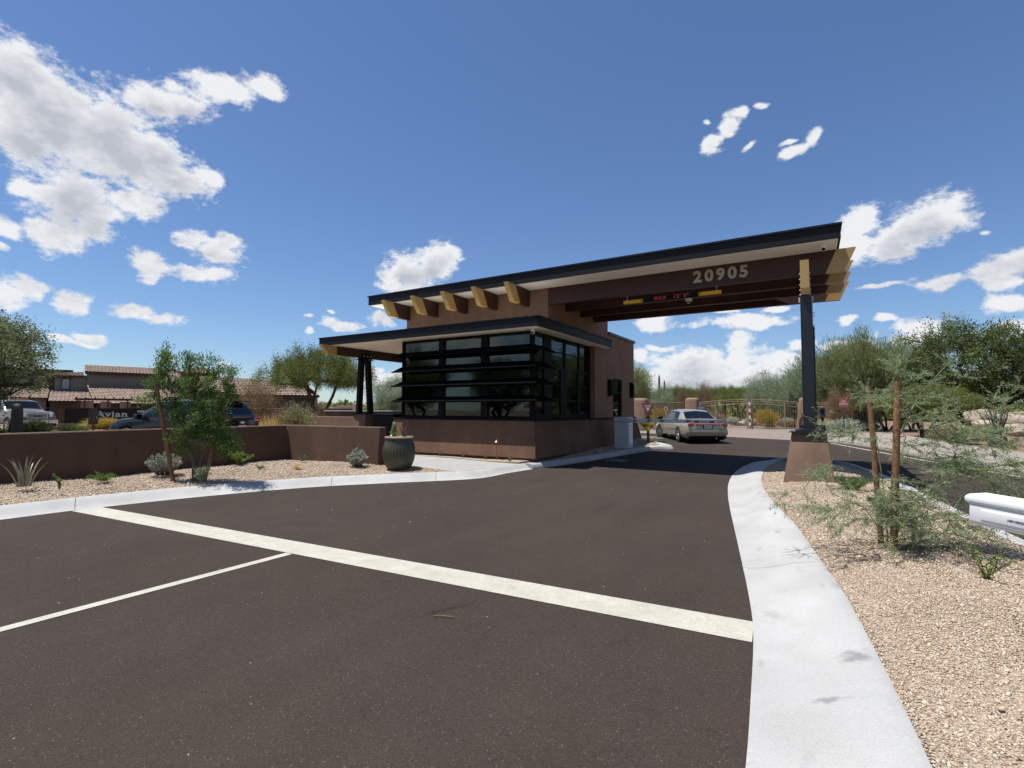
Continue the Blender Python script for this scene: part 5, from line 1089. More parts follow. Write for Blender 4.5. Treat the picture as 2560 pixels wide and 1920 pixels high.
SU = Vector((-16.5, 9.97)); sf = Vector((-0.945, -0.325))
suv = thing('suv', 'black SUV with red tail lamp parked beyond the low wall behind the staked tree', 'SUV', (SU.x + sf.x * 2.25, SU.y + sf.y * 2.25, zr(-19, 9.6) + 0.12), math.atan2(-sf.x, sf.y))
B2 = Body(suv_st)
body_obj('body', B2, MT['blackpaint'], suv, [(-1.36, .36, .42), (1.37, .36, .42)])
B2.patch('rear_window', MT['carglass'], suv, lambda u: -2.14 + 0.03 * (5 - u), lambda u: -1.86, 4.06, 5, full=True, ny=10, nu=8)
B2.patch('windshield', MT['carglass'], suv, 0.42, 1.12, 4.05, 5, full=True)
for sd in (1, -1):
    B2.patch('front_side_window', MT['carglass'], suv, -0.12, lambda u: 0.98 - 0.7 * (u - 3.1), 3.12, 3.88, sd)
    B2.patch('rear_side_window', MT['carglass'], suv, -1.10, -0.18, 3.12, 3.88, sd)
    B2.patch('quarter_window', MT['carglass'], suv, lambda u: -1.72 + 0.1 * (u - 3), -1.16, 3.2, 3.85, sd)
    B2.patch('tail_light', MT['taillight'], suv, -2.235, -2.02, 2.86, 3.25, sd, off=0.014, ny=8)
    m = MB(); m.prism([(sd * .44, .955), (sd * .86, .90), (sd * .86, 1.055), (sd * .70, 1.06)], 'y', -2.275, -2.20); m.build('tail_light', MT['taillight'], suv, local=True, bevel=.01)
    m = MB(); m.prism([(sd * .58, .965), (sd * .80, .95), (sd * .80, .985), (sd * .60, .985)], 'y', -2.285, -2.276); m.build('tail_light_lens', MT['lamp'], suv, local=True)
    m = MB(); m.obox((sd * 1.03, 0.78, 1.08), (1, 0, 0), 0.12, 0.06, 0.09); m.build('mirror', MT['blackpaint'], suv, local=True, bevel=0.03)
    m = MB(); m.tube([(sd * .62, -1.7, 1.62), (sd * .64, -1.6, 1.69), (sd * .65, 0.1, 1.71), (sd * .66, .25, 1.62)], .02, 6); m.build('roof_rail', MT['black'], suv, local=True, smooth=True)
    for y in (-1.36, 1.37):
        m = MB(); m.tube([(sd * .575, y, .36), (sd * .60, y, .36)], .422, 24); m.build('wheel_well', MT['rubber'], suv, local=True)
    for y in (-1.36, 1.37): wheel(suv, sd * 0.83, y, 0.36, sd)
m = MB(); m.obox((0, -1.93, 1.615), (1, 0, 0), .58, .14, .018); m.build('spoiler', MT['blackpaint'], suv, local=True, bevel=0.012)
m = MB(); m._add([(-.45, -2.235, 1.04), (.45, -2.235, 1.04), (.42, -2.262, 1.10), (-.42, -2.262, 1.10), (-.42, -2.22, 1.145), (.42, -2.22, 1.145)], [(0, 1, 2, 3), (3, 2, 5, 4)]); m.build('tailgate_handle', MT['blackpaint'], suv, local=True)
m = MB(); m.prism([(-.13, .885), (-.05, .885), (-.04, .862), (.06, .862), (.05, .885), (.13, .885), (.115, .922), (.05, .922), (.045, .945), (-.055, .945), (-.05, .922), (-.115, .922)], 'y', -2.285, -2.262); m.build('emblem', MT['bright'], suv, local=True)
m = MB(); m.box(-.62, .62, -2.285, -2.25, .835, .85); m.build('chrome_strip', MT['chrome'], suv, local=True)
m = MB(); m.box(-.16, .16, -2.29, -2.262, .70, .81); m.build('license_plate', MT['bright'], suv, local=True)
m = MB(); m.tube([(0.0, -1.1, 1.65), (0.0, -1.2, 1.72)], .03, 6); m.build('antenna', MT['black'], suv, local=True)

truck_st = [
 (-1.6, S6((0, .55), (.85, .55), (.99, .75), (.98, 1.15), (.80, 1.86), (0, 1.92))),
 (-0.4, S6((0, .55), (.85, .55), (.99, .75), (.98, 1.17), (.80, 1.90), (0, 1.96))),
 (0.45, S6((0, .55), (.85, .55), (.99, .75), (.98, 1.17), (.80, 1.84), (0, 1.91))),
 (1.10, S6((0, .55), (.85, .55), (.99, .75), (.97, 1.17), (.86, 1.36), (0, 1.42))),
 (1.30, S6((0, .55), (.85, .55), (.99, .75), (.96, 1.16), (.86, 1.26), (0, 1.32))),
 (2.3, S6((0, .55), (.85, .55), (.98, .75), (.94, 1.12), (.82, 1.22), (0, 1.28))),
 (2.62, S6((0, .60), (.80, .60), (.92, .75), (.88, 1.02), (.76, 1.12), (0, 1.17)))]
tf = Vector((0.988, 0.14)).normalized(); TC = Vector((-45.6, 11.95)); 
truck = thing('pickup_truck', 'beige pickup truck with chrome grille facing right at the far left edge', 'pickup', (-41.76, 11.08, zr(-42, 10)), math.atan2(-tf.x, tf.y) - 0.05)
B3 = Body(truck_st)
body_obj('body', B3, MT['truckpaint'], truck, [(1.72, .42, .52)])
B3.patch('hood', MT['truckblue'], truck, 1.32, 2.55, 3.95, 5, full=True, off=0.008)
B3.patch('windshield', MT['carglass'], truck, 0.52, 1.08, 4.05, 5, full=True)
for sd in (1, -1):
    B3.patch('side_window', MT['carglass'], truck, -1.3, lambda u: 1.0 - 0.55 * (u - 3.1), 3.12, 3.85, sd)
    wheel(truck, sd * 0.88, 1.72, .42, sd, width=.26); wheel(truck, sd * 0.88, -2.0, .42, sd, width=.26)
    m = MB(); m.obox((sd * 1.18, 0.95, 1.32), (0, 0, 1), .17, .05, .11); m.build('mirror', MT['black'], truck, local=True, bevel=.02)
    m = MB(); m.box(sd * .60 - .12, sd * .60 + .12 + sd * .10, 2.60, 2.68, .93, 1.13); m.build('headlight', MT['lamp'], truck, local=True, bevel=.015)
gr = MB(); gr.box(-.46, .46, 2.60, 2.64, .80, 1.14); gr = gr.build('grille', MT['black'], truck, local=True)
for z in (.805, .885, .965, 1.045, 1.12):
    m = MB(); m.box(-.48, .48, 2.641, 2.69, z, z + .03); m.build('grille_bar', MT['chrome'], gr, local=True)
for x_ in (-.48, .45, -.015): m = MB(); m.box(x_, x_ + .03, 2.66, 2.695, .80, 1.15); m.build('grille_bar', MT['chrome'], gr, local=True)
m = MB(); m.box(-.15, .15, 2.692, 2.705, .94, 1.02); m.build('emblem', MT['blue'], gr, local=True, bevel=.01)
m = MB(); m.box(-.95, .95, 2.66, 2.82, .55, .76); m.build('bumper', MT['chrome'], truck, local=True, bevel=.03)
m = MB(); m.box(-.90, .90, 2.5, 2.7, .40, .55); m.build('air_dam', MT['black'], truck, local=True)
m = MB(); m.box(-.98, .98, -3.9, -1.62, .55, 1.2); m.build('bed', MT['truckpaint'], truck, local=True, bevel=.03)
m = MB(); m.box(-.45, .45, 0.2, 0.4, 1.96, 2.03); m.build('beacon_bar', MT['orange'], truck, local=True, bevel=.02)

# ================================================================ HOUSES BEYOND
def roof_tiles(par, e0, e1, r0, r1, pitch=0.30, row=0.42):
    """barrel tiles laid on a sloping quad: e0-e1 eave, r0-r1 ridge (world points); joined, since one tile is only a pixel or two"""
    e0, e1, r0, r1 = map(Vector, (e0, e1, r0, r1)); n = max(2, int((e1 - e0).length / pitch)); k = max(1, int(((r0 - e0).length + (r1 - e1).length) / 2 / row))
    nn = (e1 - e0).cross(r0 - e0).normalized()
    if nn.z < 0: nn = -nn
    V = []; F = []; w_ = 4
    for j in range(k):
        for jj, lift in ((0, 0.05), (1, 0.0)):
            t = (j + jj) / k
            a = e0.lerp(r0, t); b = e1.lerp(r1, t)
            for i in range(n * w_ + 1):
                s = i / (n * w_); h = 0.055 * abs(math.sin(math.pi * (i % w_) / w_)) + lift
                V.append(a.lerp(b, s) + nn * h)
        o0 = j * 2 * (n * w_ + 1)
        for i in range(n * w_): F.append((o0 + i, o0 + i + 1, o0 + n * w_ + 1 + i + 1, o0 + n * w_ + 1 + i))
        if j:
            p0 = o0 - (n * w_ + 1)
            for i in range(n * w_): F.append((p0 + i, p0 + i + 1, o0 + i + 1, o0 + i))
    m = MB(); m._add(V, F); m.build('roof_tiles', MT['tile'], par, kind='stuff')
    m = MB(); d = nn * 0.10; m._add([e0 - d, e1 - d, r1 - d, r0 - d, e0 - nn * .01, e1 - nn * .01, r1 - nn * .01, r0 - nn * .01], [(0, 1, 2, 3), (7, 6, 5, 4), (0, 4, 5, 1), (1, 5, 6, 2), (2, 6, 7, 3), (3, 7, 4, 0)])
    m.build('roof', MT['housebrown'], par)
class Frame:
    def __init__(s, o, u): s.o = Vector((o[0], o[1], 0)); s.u = Vector((u[0], u[1], 0)).normalized(); s.v = Vector((-s.u.y, s.u.x, 0))
    def __call__(s, a, b, z): return s.o + s.u * a + s.v * b + Vector((0, 0, z))
def fbox(fr, par, name, mat, a0, a1, b0, b1, z0, z1):
    V = [fr(a, b, z) for z in (z0, z1) for a, b in ((a0, b0), (a1, b0), (a1, b1), (a0, b1))]
    m = MB(); m._add(V, [(3, 2, 1, 0), (4, 5, 6, 7), (0, 1, 5, 4), (1, 2, 6, 5), (2, 3, 7, 6), (3, 0, 4, 7)]); return m.build(name, mat, par)
def win(fr, par, a0, a1, b, z0, z1, mat='darkwin'):
    f = fbox(fr, par, 'window', MT['housebrown'], a0 - .08, a1 + .08, b - .05, b - .002, z0 - .08, z1 + .08)
    fbox(fr, f, 'pane', MT[mat], a0, a1, b - .062, b - .052, z0, z1)
# house one: two storeys, left
fr = Frame((-67.2, 23.4), (0.32, 0.95))
H1 = thing('house', 'two-storey grey stucco house with tiled roofs behind the dark sign wall', 'house', (-67.2, 23.4, 0.1))
fbox(fr, H1, 'wall', MT['house'], 0, 7.6, 0, 7, 0.1, 5.55)
roof_tiles(H1, fr(-.25, -.5, 5.45), fr(8.6, -.5, 5.45), fr(-.25, 2.4, 6.35), fr(8.6, 2.4, 6.35))
fbox(fr, H1, 'fascia', MT['housebrown'], -.2, 8.5, -.42, -.3, 5.18, 5.38)
roof_tiles(H1, fr(0.6, -4.8, 2.05), fr(9.6, -4.8, 2.05), fr(0.0, -.02, 4.0), fr(8.0, -.02, 4.0))
fbox(fr, H1, 'porch_wall', MT['housebrown'], 0.8, 9.2, -4.4, -.02, 0.1, 1.98)
fbox(fr, H1, 'wall', MT['house'], -2.6, -.02, 0.3, 6, 0.1, 5.1)
roof_tiles(H1, fr(-3.3, -.1, 4.85), fr(-.3, -.1, 5.0), fr(-3.3, 2.4, 5.25), fr(-.3, 2.4, 5.55))
win(fr, H1, -2.0, -1.45, 0.3, 3.6, 4.6, 'winlight')
fbox(fr, H1, 'lintel', MT['housebrown'], -2.25, -1.2, 0.18, 0.24, 4.72, 4.82)
roof_tiles(H1, fr(-2.9, -3.2, 2.25), fr(0.6, -3.2, 2.25), fr(-2.9, .25, 3.45), fr(0.6, .25, 3.45))
fbox(fr, H1, 'garage_wall', MT['housebrown'], -2.8, 0.15, -2.8, 0.28, 0.1, 2.2)
fbox(fr, H1, 'wall', MT['house2'], -7.5, -2.62, 1.2, 7, 0.1, 5.35)
fbox(fr, H1, 'parapet', MT['housebrown'], -7.5, -1.2, 2.8, 7, 5.352, 5.75)
win(fr, H1, -5.2, -4.4, 1.2, 3.3, 4.6, 'winlight')
roof_tiles(H1, fr(-10.5, -2.4, 2.55), fr(-3.0, -2.4, 2.55), fr(-10.5, 1.1, 3.6), fr(-3.0, 1.1, 3.6))
fbox(fr, H1, 'garage_wall', MT['house'], -10.3, -3.1, -2.0, 1.0, 0.1, 2.5)
gd = fbox(fr, H1, 'garage_door', MT['housebrown'], -8.6, -4.2, -2.05, -2.002, 0.1, 2.1)
for k in range(4): fbox(fr, gd, 'pane', MT['darkwin'], -8.4 + k * 1.05, -7.6 + k * 1.05, -2.07, -2.052, 1.55, 1.9)
m = MB(); m.obox(fr(-.5, -.35, 2.8), (0, 0, 1), .32, .04, .04); m.build('downspout', MT['signback'], H1)
# house two: right part behind the staked tree
fr = Frame((-57.6, 29.0), (0.45, 0.89))
H2 = thing('house', 'house with stepped tiled gables rising behind the staked tree', 'house', (-57.6, 29, 0.1))
fbox(fr, H2, 'wall', MT['house'], -2.0, 9.5, 0, 6, 0.1, 4.3)
roof_tiles(H2, fr(-2.2, -.5, 4.2), fr(9.8, -.5, 4.2), fr(-2.2, 2.6, 5.3), fr(9.0, 2.6, 5.0))
fbox(fr, H2, 'tower', MT['housebrown'], -0.9, 2.4, 2.0, 5.0, 4.3, 5.55)
roof_tiles(H2, fr(-1.2, 1.6, 5.5), fr(2.7, 1.6, 5.5), fr(0.2, 3.4, 6.1), fr(1.5, 3.4, 6.1))
roof_tiles(H2, fr(-2.2, -4.0, 2.4), fr(10.2, -4.0, 2.4), fr(-2.2, -.05, 3.6), fr(10.2, -.05, 3.6))
fbox(fr, H2, 'porch_wall', MT['house'], -2.0, 10.0, -3.5, -.02, 0.1, 2.3)
win(fr, H2, 3.5, 4.5, 0, 3.0, 3.9)
# house three: low wing right, beside the round mesquite
fr = Frame((-42.9, 25.3), (0.66, 0.75))
H3 = thing('house', 'low house wing with tiled hip roof and dark wall behind the round mesquite', 'house', (-42.9, 25.3, 0.1))
fbox(fr, H3, 'wall', MT['house2'], 0, 6.3, 0, 5, 0.1, 2.75)
roof_tiles(H3, fr(-.5, -.6, 2.72), fr(6.8, -.6, 2.72), fr(-.5, 2.4, 3.9), fr(5.4, 2.4, 3.9))
roof_tiles(H3, fr(-4.6, -.8, 2.9), fr(-.6, -.8, 2.9), fr(-4.0, 3.0, 4.4), fr(-1.4, 3.0, 4.4))
fbox(fr, H3, 'wall', MT['house'], -4.2, -.02, 0.2, 5, 0.1, 2.85)
fbox(fr, H3, 'fascia', MT['housebrown'], -.4, 6.7, -.55, -.45, 2.55, 2.68)
win(fr, H3, 1.2, 2.6, 0, 1.2, 1.6)
# monument sign
fr = Frame((-43.79, 14.09), (0.36, 0.93)); zs = zr(-43, 15)
MS = thing('monument_sign', 'dark brown monument sign wall with pale serif lettering and street number', 'sign', (-43.79, 14.09, zs))
fbox(fr, MS, 'wall', MT['signwall'], 0, 6.4, 0, .5, zs - .1, 1.52)
fbox(fr, MS, 'wall_cap', MT['housebrown'], -.02, 6.42, -.03, .53, 1.522, 1.57)
fbox(fr, MS, 'wall_end', MT['brownpost'], -.32, -.002, .05, .45, zs - .1, 1.5)
for i, (a, b_) in enumerate(((-.75, -.2), (-.18, .35), (.37, .95), (.97, 1.5), (-.6, 0.05), (0.07, .7), (.72, 1.3))):
    z0 = zs - .05 + (.24 if i > 3 else 0); fbox(fr, MS, 'stone', MT['stone'], a, b_, -.32 + .03 * (i % 2), -.035, z0, z0 + .23)
put_text('lettering', 'Avian', 0.56, MT['letter'], MS, fr(2.52, -.03, 1.125), fr.u, (0, 0, 1), extrude=0.02, offset=0.014, spacing=1.12, sx=1.27)
for a, z, w_ in ((1.80, .935, .15), (2.03, .935, .15), (2.17, 1.235, .12), (2.37, 1.235, .12), (2.56, .935, .12), (2.52, 1.235, .06), (3.03, .935, .11), (3.23, .935, .11), (2.99, 1.235, .05)):
    a = 2.52 + (a - 2.52) * 1.27
    fbox(fr, MS, 'serif', MT['letter'], a - w_ / 2, a + w_ / 2, -.052, -.028, z - .012, z + .018)
put_text('lettering', '20802', 0.19, MT['letter'], MS, fr(4.22, -.03, 1.33), fr.u, (0, 0, 1), extrude=0.015, offset=0.012, spacing=1.12)
# pergola in front of the house
fr = Frame((-51.2, 17.17), (0.35, 0.94))
PG = thing('pergola', 'brown pergola with square stucco piers behind the sign wall', 'pergola', (-51.2, 17.17, .1))
for a, b_ in ((.28, 1.08), (1.52, 2.2), (2.82, 3.5)): fbox(fr, PG, 'pier', MT['stucco_tan'], a, b_, 0, .7, .1, 2.12)
fbox(fr, PG, 'beam', MT['housebrown'], -.1, 3.7, .05, .17, 2.2, 2.36); fbox(fr, PG, 'beam', MT['housebrown'], -.1, 3.7, .55, .67, 2.2, 2.36)
for k in range(7): fbox(fr, PG, 'rafter', MT['housebrown'], -.05 + k * .6, .03 + k * .6, -.3, 1.0, 2.362, 2.48)
for a in (.12, .55, 2.02, 3.3): fbox(fr, PG, 'post', MT['housebrown'], a - .05, a + .05, -.16, -.06, .1, 2.2)
# street sign seen from behind
t = thing('sign_post', 'grey octagon and square sign backs on a wooden post in front of the sign wall', 'sign', (-34.83, 12.49, zr(-35, 12)), math.atan2(34.83, 12.49)); z0 = t.location.z
m = MB(); m.box(-.05, .05, -.06, .06, 0, 1.62 - z0); m.build('post', MT['brownpost'], t, local=True)
m = MB(); m.prism([(.27 * math.cos(R_(22.5 + 45 * k)), .27 * math.sin(R_(22.5 + 45 * k)) + 1.28 - z0) for k in range(8)], 'y', .065, .075); m.build('octagon_plate', MT['signback'], t, local=True)
m = MB(); m.box(-.22, .22, .065, .075, .64 - z0, 1.0 - z0); m.build('square_plate', MT['signback'], t, local=True)
t = thing('utility_pole', 'thin distant mast just above the far entry wall', 'mast', (-78, 77, .25))
m = MB(); m.tube([(0, 0, 0), (0, 0, 4.3)], .07, 6); m.build('pole', MT['signback'], t, local=True)
m = MB(); m.box(-.5, .5, -.04, .04, 3.9, 4.0); m.build('crossarm', MT['signback'], t, local=True)

# ================================================================ VEGETATION
LM = {
 'leftmesq': leaf_material('feathery_mesquite_leaf', (0.075, 0.10, 0.04), (0.22, 0.25, 0.11)),
 'mesquite': leaf_material('mesquite_leaf', (0.060, 0.085, 0.018), (0.21, 0.235, 0.060)),
 'mesq_dark': leaf_material('dark_mesquite_leaf', (0.042, 0.064, 0.02), (0.155, 0.195, 0.06)),
 'paloverde': leaf_material('palo_verde_leaf', (0.11, 0.14, 0.055), (0.30, 0.345, 0.15)),
 'greygreen': leaf_material('grey_green_leaf', (0.12, 0.16, 0.095), (0.34, 0.41, 0.26)),
 'sage': leaf_material('sage_leaf', (0.20, 0.22, 0.16), (0.50, 0.53, 0.43), 0.2),
 'dryleaf': leaf_material('dry_twig', (0.13, 0.085, 0.045), (0.32, 0.22, 0.13), 0.2),
 'lime': leaf_material('lime_leaf', (0.07, 0.12, 0.02), (0.24, 0.34, 0.07), 0.4),
 'bright': leaf_material('bright_green_leaf', (0.05, 0.10, 0.022), (0.18, 0.27, 0.06), 0.4),
 'straw': leaf_material('straw', (0.34, 0.20, 0.06), (0.62, 0.42, 0.16), 0.3),
 'olive': leaf_material('olive_leaf', (0.14, 0.13, 0.055), (0.36, 0.34, 0.19), 0.3),
 'yellowbush': leaf_material('yellow_leaf', (0.20, 0.13, 0.015), (0.46, 0.34, 0.06), 0.3),
}
def rot_frame(d):
    d = d / (np.linalg.norm(d, axis=1, keepdims=True) + 1e-9)
    w = np.where(np.abs(d[:, 2:3]) < 0.9, np.array([[0, 0, 1.0]]), np.array([[1.0, 0, 0]])); a = np.cross(d, w); a /= np.linalg.norm(a, axis=1, keepdims=True) + 1e-9
    return d, a, np.cross(d, a)
def leaves(P, D, Ln, Wd, rng, roll=True):
    n = len(P); d, a, b = rot_frame(D); t = rng.uniform(0, 6.283, n)[:, None] if roll else np.zeros((n, 1)); s = a * np.cos(t) + b * np.sin(t)
    Ln = np.broadcast_to(np.asarray(Ln, float).reshape(-1, 1) if np.ndim(Ln) else np.full((1, 1), Ln), (n, 1)); Wd = np.broadcast_to(np.asarray(Wd, float).reshape(-1, 1) if np.ndim(Wd) else np.full((1, 1), Wd), (n, 1))
    V = np.stack([P, P + d * Ln * .5 + s * Wd * .5, P + d * Ln, P + d * Ln * .5 - s * Wd * .5], 1).reshape(-1, 3)
    return V, np.arange(n * 4).reshape(-1, 4)
def tubes_np(A, B, ra, rb, seg=5):
    d, a, b = rot_frame(B - A); n = len(A); V = []
    for k in range(seg):
        t = 2 * np.pi * k / seg; V.append(A + (a * np.cos(t) + b * np.sin(t)) * ra[:, None])
    for k in range(seg):
        t = 2 * np.pi * k / seg; V.append(B + (a * np.cos(t) + b * np.sin(t)) * rb[:, None])
    V = np.stack(V, 1).reshape(-1, 3); o = (np.arange(n) * 2 * seg)[:, None]
    F = np.concatenate([o + np.array([k, (k + 1) % seg, seg + (k + 1) % seg, seg + k]) for k in range(seg)])
    return V, F
def skeleton(C, stems, rng, trunk_r, step=0.5, wob=0.08):
    nodes = []; par = []
    tips = []
    for st_ in stems:
        prev = -1
        for p in st_: nodes.append(np.array(p, float)); par.append(prev); prev = len(nodes) - 1
        tips.append(prev)
    order = np.argsort(np.linalg.norm(C - np.mean([nodes[t] for t in tips], 0), axis=1)); leafn = []
    start_ok = set(range(len(nodes)))
    NA = [n for n in nodes]
    for ci in order:
        c = C[ci]; X = np.array(NA); dd = np.linalg.norm(X - c, axis=1) + np.where(X[:, 2] > c[2] + 0.1, 0.6, 0)
        for st0 in range(0, len(stems)): pass
        dd[:1] += 0.5
        j = int(np.argmin(dd)); a = NA[j]; L0 = np.linalg.norm(c - a); k = max(1, int(L0 / step)); prev = j
        for q in range(1, k + 1):
            t = q / k; p = a * (1 - t) + c * t; p[2] += math.sin(t * math.pi) * L0 * 0.06
            if q < k: p = p + rng.normal(0, wob * L0 / k, 3)
            NA.append(p); par.append(prev); prev = len(NA) - 1
        leafn.append((ci, prev))
    n = len(NA); cnt = np.ones(n)
    for i in range(n - 1, -1, -1):
        if par[i] >= 0: cnt[par[i]] += cnt[i]
    NA = np.array(NA); par = np.array(par); mx_ = cnt.max()
    r = trunk_r * (cnt / mx_) ** 0.46; r = np.maximum(r, trunk_r * 0.035)
    return NA, par, r
def crown_centres(rng, n, rx, ry, z0, z1, flat=0.0, lump=0.25, hollow=0.35, shape='round'):
    C = []
    ph = rng.uniform(0, 6.28, 6)
    while len(C) < n:
        v = rng.normal(0, 1, 3); v /= np.linalg.norm(v); rad = rng.uniform(hollow, 1) ** 0.6
        l = 1 + lump * (math.sin(3 * math.atan2(v[1], v[0]) + ph[0]) * 0.5 + math.sin(5 * math.atan2(v[1], v[0]) + ph[1] + 3 * v[2]) * 0.5 + 0.4 * math.sin(7 * v[2] + ph[2]))
        x, y, z = v * rad * l
        if shape == 'vase' and z < 0: x *= 1 + 0.7 * z; y *= 1 + 0.7 * z
        if shape == 'dome' and z < -0.25: continue
        C.append((x * rx, y * ry, (z0 + z1) / 2 + z * (z1 - z0) / 2))
    return np.array(C)
def tree(name, leaf, bark, rng, centres, stems, trunk_r, n_leaf, L_, W_, spread, up_=0.3, step=0.5, tint_mode='z', droop=0.0, out_bias=0.6, seg=5):
    """a thing-less pair (trunk mesh, crown mesh) in local coordinates"""
    NA, par, r = skeleton(centres, stems, rng, trunk_r, step)
    idx = np.where(par >= 0)[0]; V, F = tubes_np(NA[par[idx]], NA[idx], np.minimum(r[par[idx]], r[idx] * 1.5), r[idx], seg)
    trunk = (V, F)
    n = len(centres) * n_leaf; ci = np.repeat(np.arange(len(centres)), n_leaf); c0 = centres.mean(0)
    off = rng.normal(0, 1, (n, 3)) * spread; P = centres[ci] + off
    cl = rng.uniform(0, 1, len(centres))[ci]
    o = P - c0; o /= np.linalg.norm(o, axis=1, keepdims=True) + 1e-9
    D = o * out_bias + rng.normal(0, 0.55, (n, 3)); D[:, 2] += up_ - droop
    V2, F2 = leaves(P, D, L_ * rng.uniform(.6, 1.4, n), W_ * rng.uniform(.7, 1.3, n), rng)
    tint = np.clip(0.55 * cl + 0.45 * rng.uniform(0, 1, n), 0, 1)
    return trunk, (V2, F2, tint)
def plant_tree(name, label, cat, loc, data, bark, leaf, rotz=0, scale=1.0, group=None, trunk_name='trunk', crown_name='crown'):
    t = thing(name, label, cat, loc, rotz, group); t.scale = (scale,) * 3 if isinstance(scale, (int, float)) else scale
    np_mesh(trunk_name, data[0][0], data[0][1], bark, t, smooth=True)
    np_mesh(crown_name, data[1][0], data[1][1], leaf, t, data[1][2])
    return t
def clone(t, label, loc, rotz=0, scale=1.0, group=None, cat=None):
    c = copy_tree(t); c.location = loc; c.rotation_euler = (0, 0, rotz); c.scale = (scale,) * 3 if isinstance(scale, (int, float)) else scale; c['label'] = label
    if group: c['group'] = group
    elif 'group' in c: del c['group']
    return c

def multi_stems(rng, k, h, spread, lean=0.0):
    S = []
    for i in range(k):
        a = 6.283 * i / k + rng.uniform(-.4, .4); e = spread * rng.uniform(.6, 1.2)
        S.append([(0.06 * math.cos(a), 0.06 * math.sin(a), -0.1), (e * .35 * math.cos(a), e * .35 * math.sin(a), h * .4), (e * math.cos(a) + lean, e * math.sin(a), h)])
    return S
# --- big mesquites
rng = np.random.default_rng(11)
mesq_a = tree('m', None, None, rng, crown_centres(rng, 420, 4.0, 3.4, 1.6, 6.6, shape='round', lump=.28, hollow=.25), multi_stems(rng, 4, 1.5, 0.9), .20, 95, .16, .055, .23, up_=.15, droop=.1)
T_A = plant_tree('mesquite_tree', 'tall dark green mesquite behind the boulders at the right edge', 'tree', (8.1, 43.4, .2), mesq_a, MT['bark_dark'], LM['mesq_dark'], scale=(1.09, 1.09, 1.08))
rng = np.random.default_rng(12)
mesq_b = tree('m', None, None, rng, crown_centres(rng, 330, 2.75, 2.4, 1.1, 3.35, shape='dome', lump=.22, hollow=.3), multi_stems(rng, 5, 1.0, 0.75), .095, 190, .075, .022, .13, up_=.35)
T_B = plant_tree('mesquite_tree', 'round topped mesquite with dark forking trunks left of the porch', 'tree', (-22.6, 17.7, .15), mesq_b, MT['bark_dark'], LM['mesquite'], scale=(0.98, .98, 1.35))
def releaf(t, leaf):
    for c in t.children:
        if c.name.startswith('crown'): c.material_slots[0].link = 'OBJECT'; c.material_slots[0].material = LM[leaf]
releaf(clone(T_A, 'large feathery mesquite overhanging the far left edge above the pickup', (-36.2, 7.6, .1), 2.0, (0.95, .95, 0.98)), 'leftmesq')
# --- palo verdes
rng = np.random.default_rng(13)
def pv_crown(rng, n, r, h): 
    return crown_centres(rng, n, r, r * .95, h * .22, h, shape='vase', lump=.35, hollow=.2)
pv_a = tree('p', None, None, rng, pv_crown(rng, 300, 2.0, 4.6), multi_stems(rng, 5, 1.0, .6), .10, 80, .30, .022, .22, up_=.75, out_bias=.8)
T_P = plant_tree('palo_verde', 'pale palo verde directly right of the dark canopy post', 'tree', (0.9, 42.0, .2), pv_a, MT['bark'], LM['paloverde'], scale=(1, 1, 1.28))
rng = np.random.default_rng(14)
pv_b = tree('p', None, None, rng, pv_crown(rng, 260, 2.3, 4.2), multi_stems(rng, 4, .9, .7), .09, 80, .26, .024, .25, up_=.6, out_bias=.7)
T_Q = plant_tree('palo_verde', 'broad grey green palo verde left of the canopy post, leaning over the gate', 'tree', (-1.9, 47.5, .2), pv_b, MT['bark'], LM['greygreen'], scale=(1.1, 1, 1.12))
clone(T_P, 'tallest wispy palo verde between the canopy post and the dark mesquite', (2.7, 41.0, .2), 1.2, (0.95, .95, 1.36))
clone(T_P, 'rounded olive palo verde behind the second tree stake', (4.4, 43.5, .2), 2.2, (1.1, 1.1, 1.2))
clone(T_Q, 'low spreading palo verde at the left end of the tall right-hand group', (-3.9, 50.5, .2), 3.0, (1.0, 1, .98))
clone(T_Q, 'grey palo verde filling the gap behind the canopy post', (-0.3, 45.5, .2), 4.0, (1.0, 1, 1.25))
clone(T_P, 'pale palo verde leaning out from behind the right corner of the gatehouse', (-12.6, 38.0, .2), 2.6, (1.0, 1.0, 1.02))
clone(T_Q, 'bushy palo verde below the two saguaros', (-14.3, 52, .2), .6, (.75, .75, .85))
clone(T_Q, 'palo verde right of the saguaros with a pointed top', (-15.2, 61, .2), 1.6, (.75, .75, .98))
clone(T_B, 'green mesquite crown low behind the gate, left half', (-12.4, 76, .2), 1, (1.3, 1.3, 1.4))
clone(T_B, 'green mesquite crown low behind the gate, middle', (-9.2, 72, .2), 2, (1.3, 1.3, 1.3))
clone(T_B, 'green mesquite crown low behind the gate, right half', (-6.4, 66, .2), 3, (1.2, 1.2, 1.25))
clone(T_B, 'broad low mesquite right behind the sign with the red disc', (-16.5, 74, .2), 4, (1.5, 1.5, 1.3))
clone(T_Q, 'grey green palo verde seen between the porch column and the louvres', (-32.0, 33, .25), 1.0, (.95, .95, .98))
clone(T_Q, 'low palo verde top behind the far pillars left of the louvres', (-46, 52, .25), 2.0, (1.0, 1, .85))
clone(T_B, 'low green mesquite filling the ground between the tree stake and the boulders', (4.3, 32.8, .2), 5.0, (.95, .9, .78))
clone(T_A, 'dark mesquite cut by the right edge of the photo', (13.2, 43.5, .2), 4.1, (.95, .95, .95))
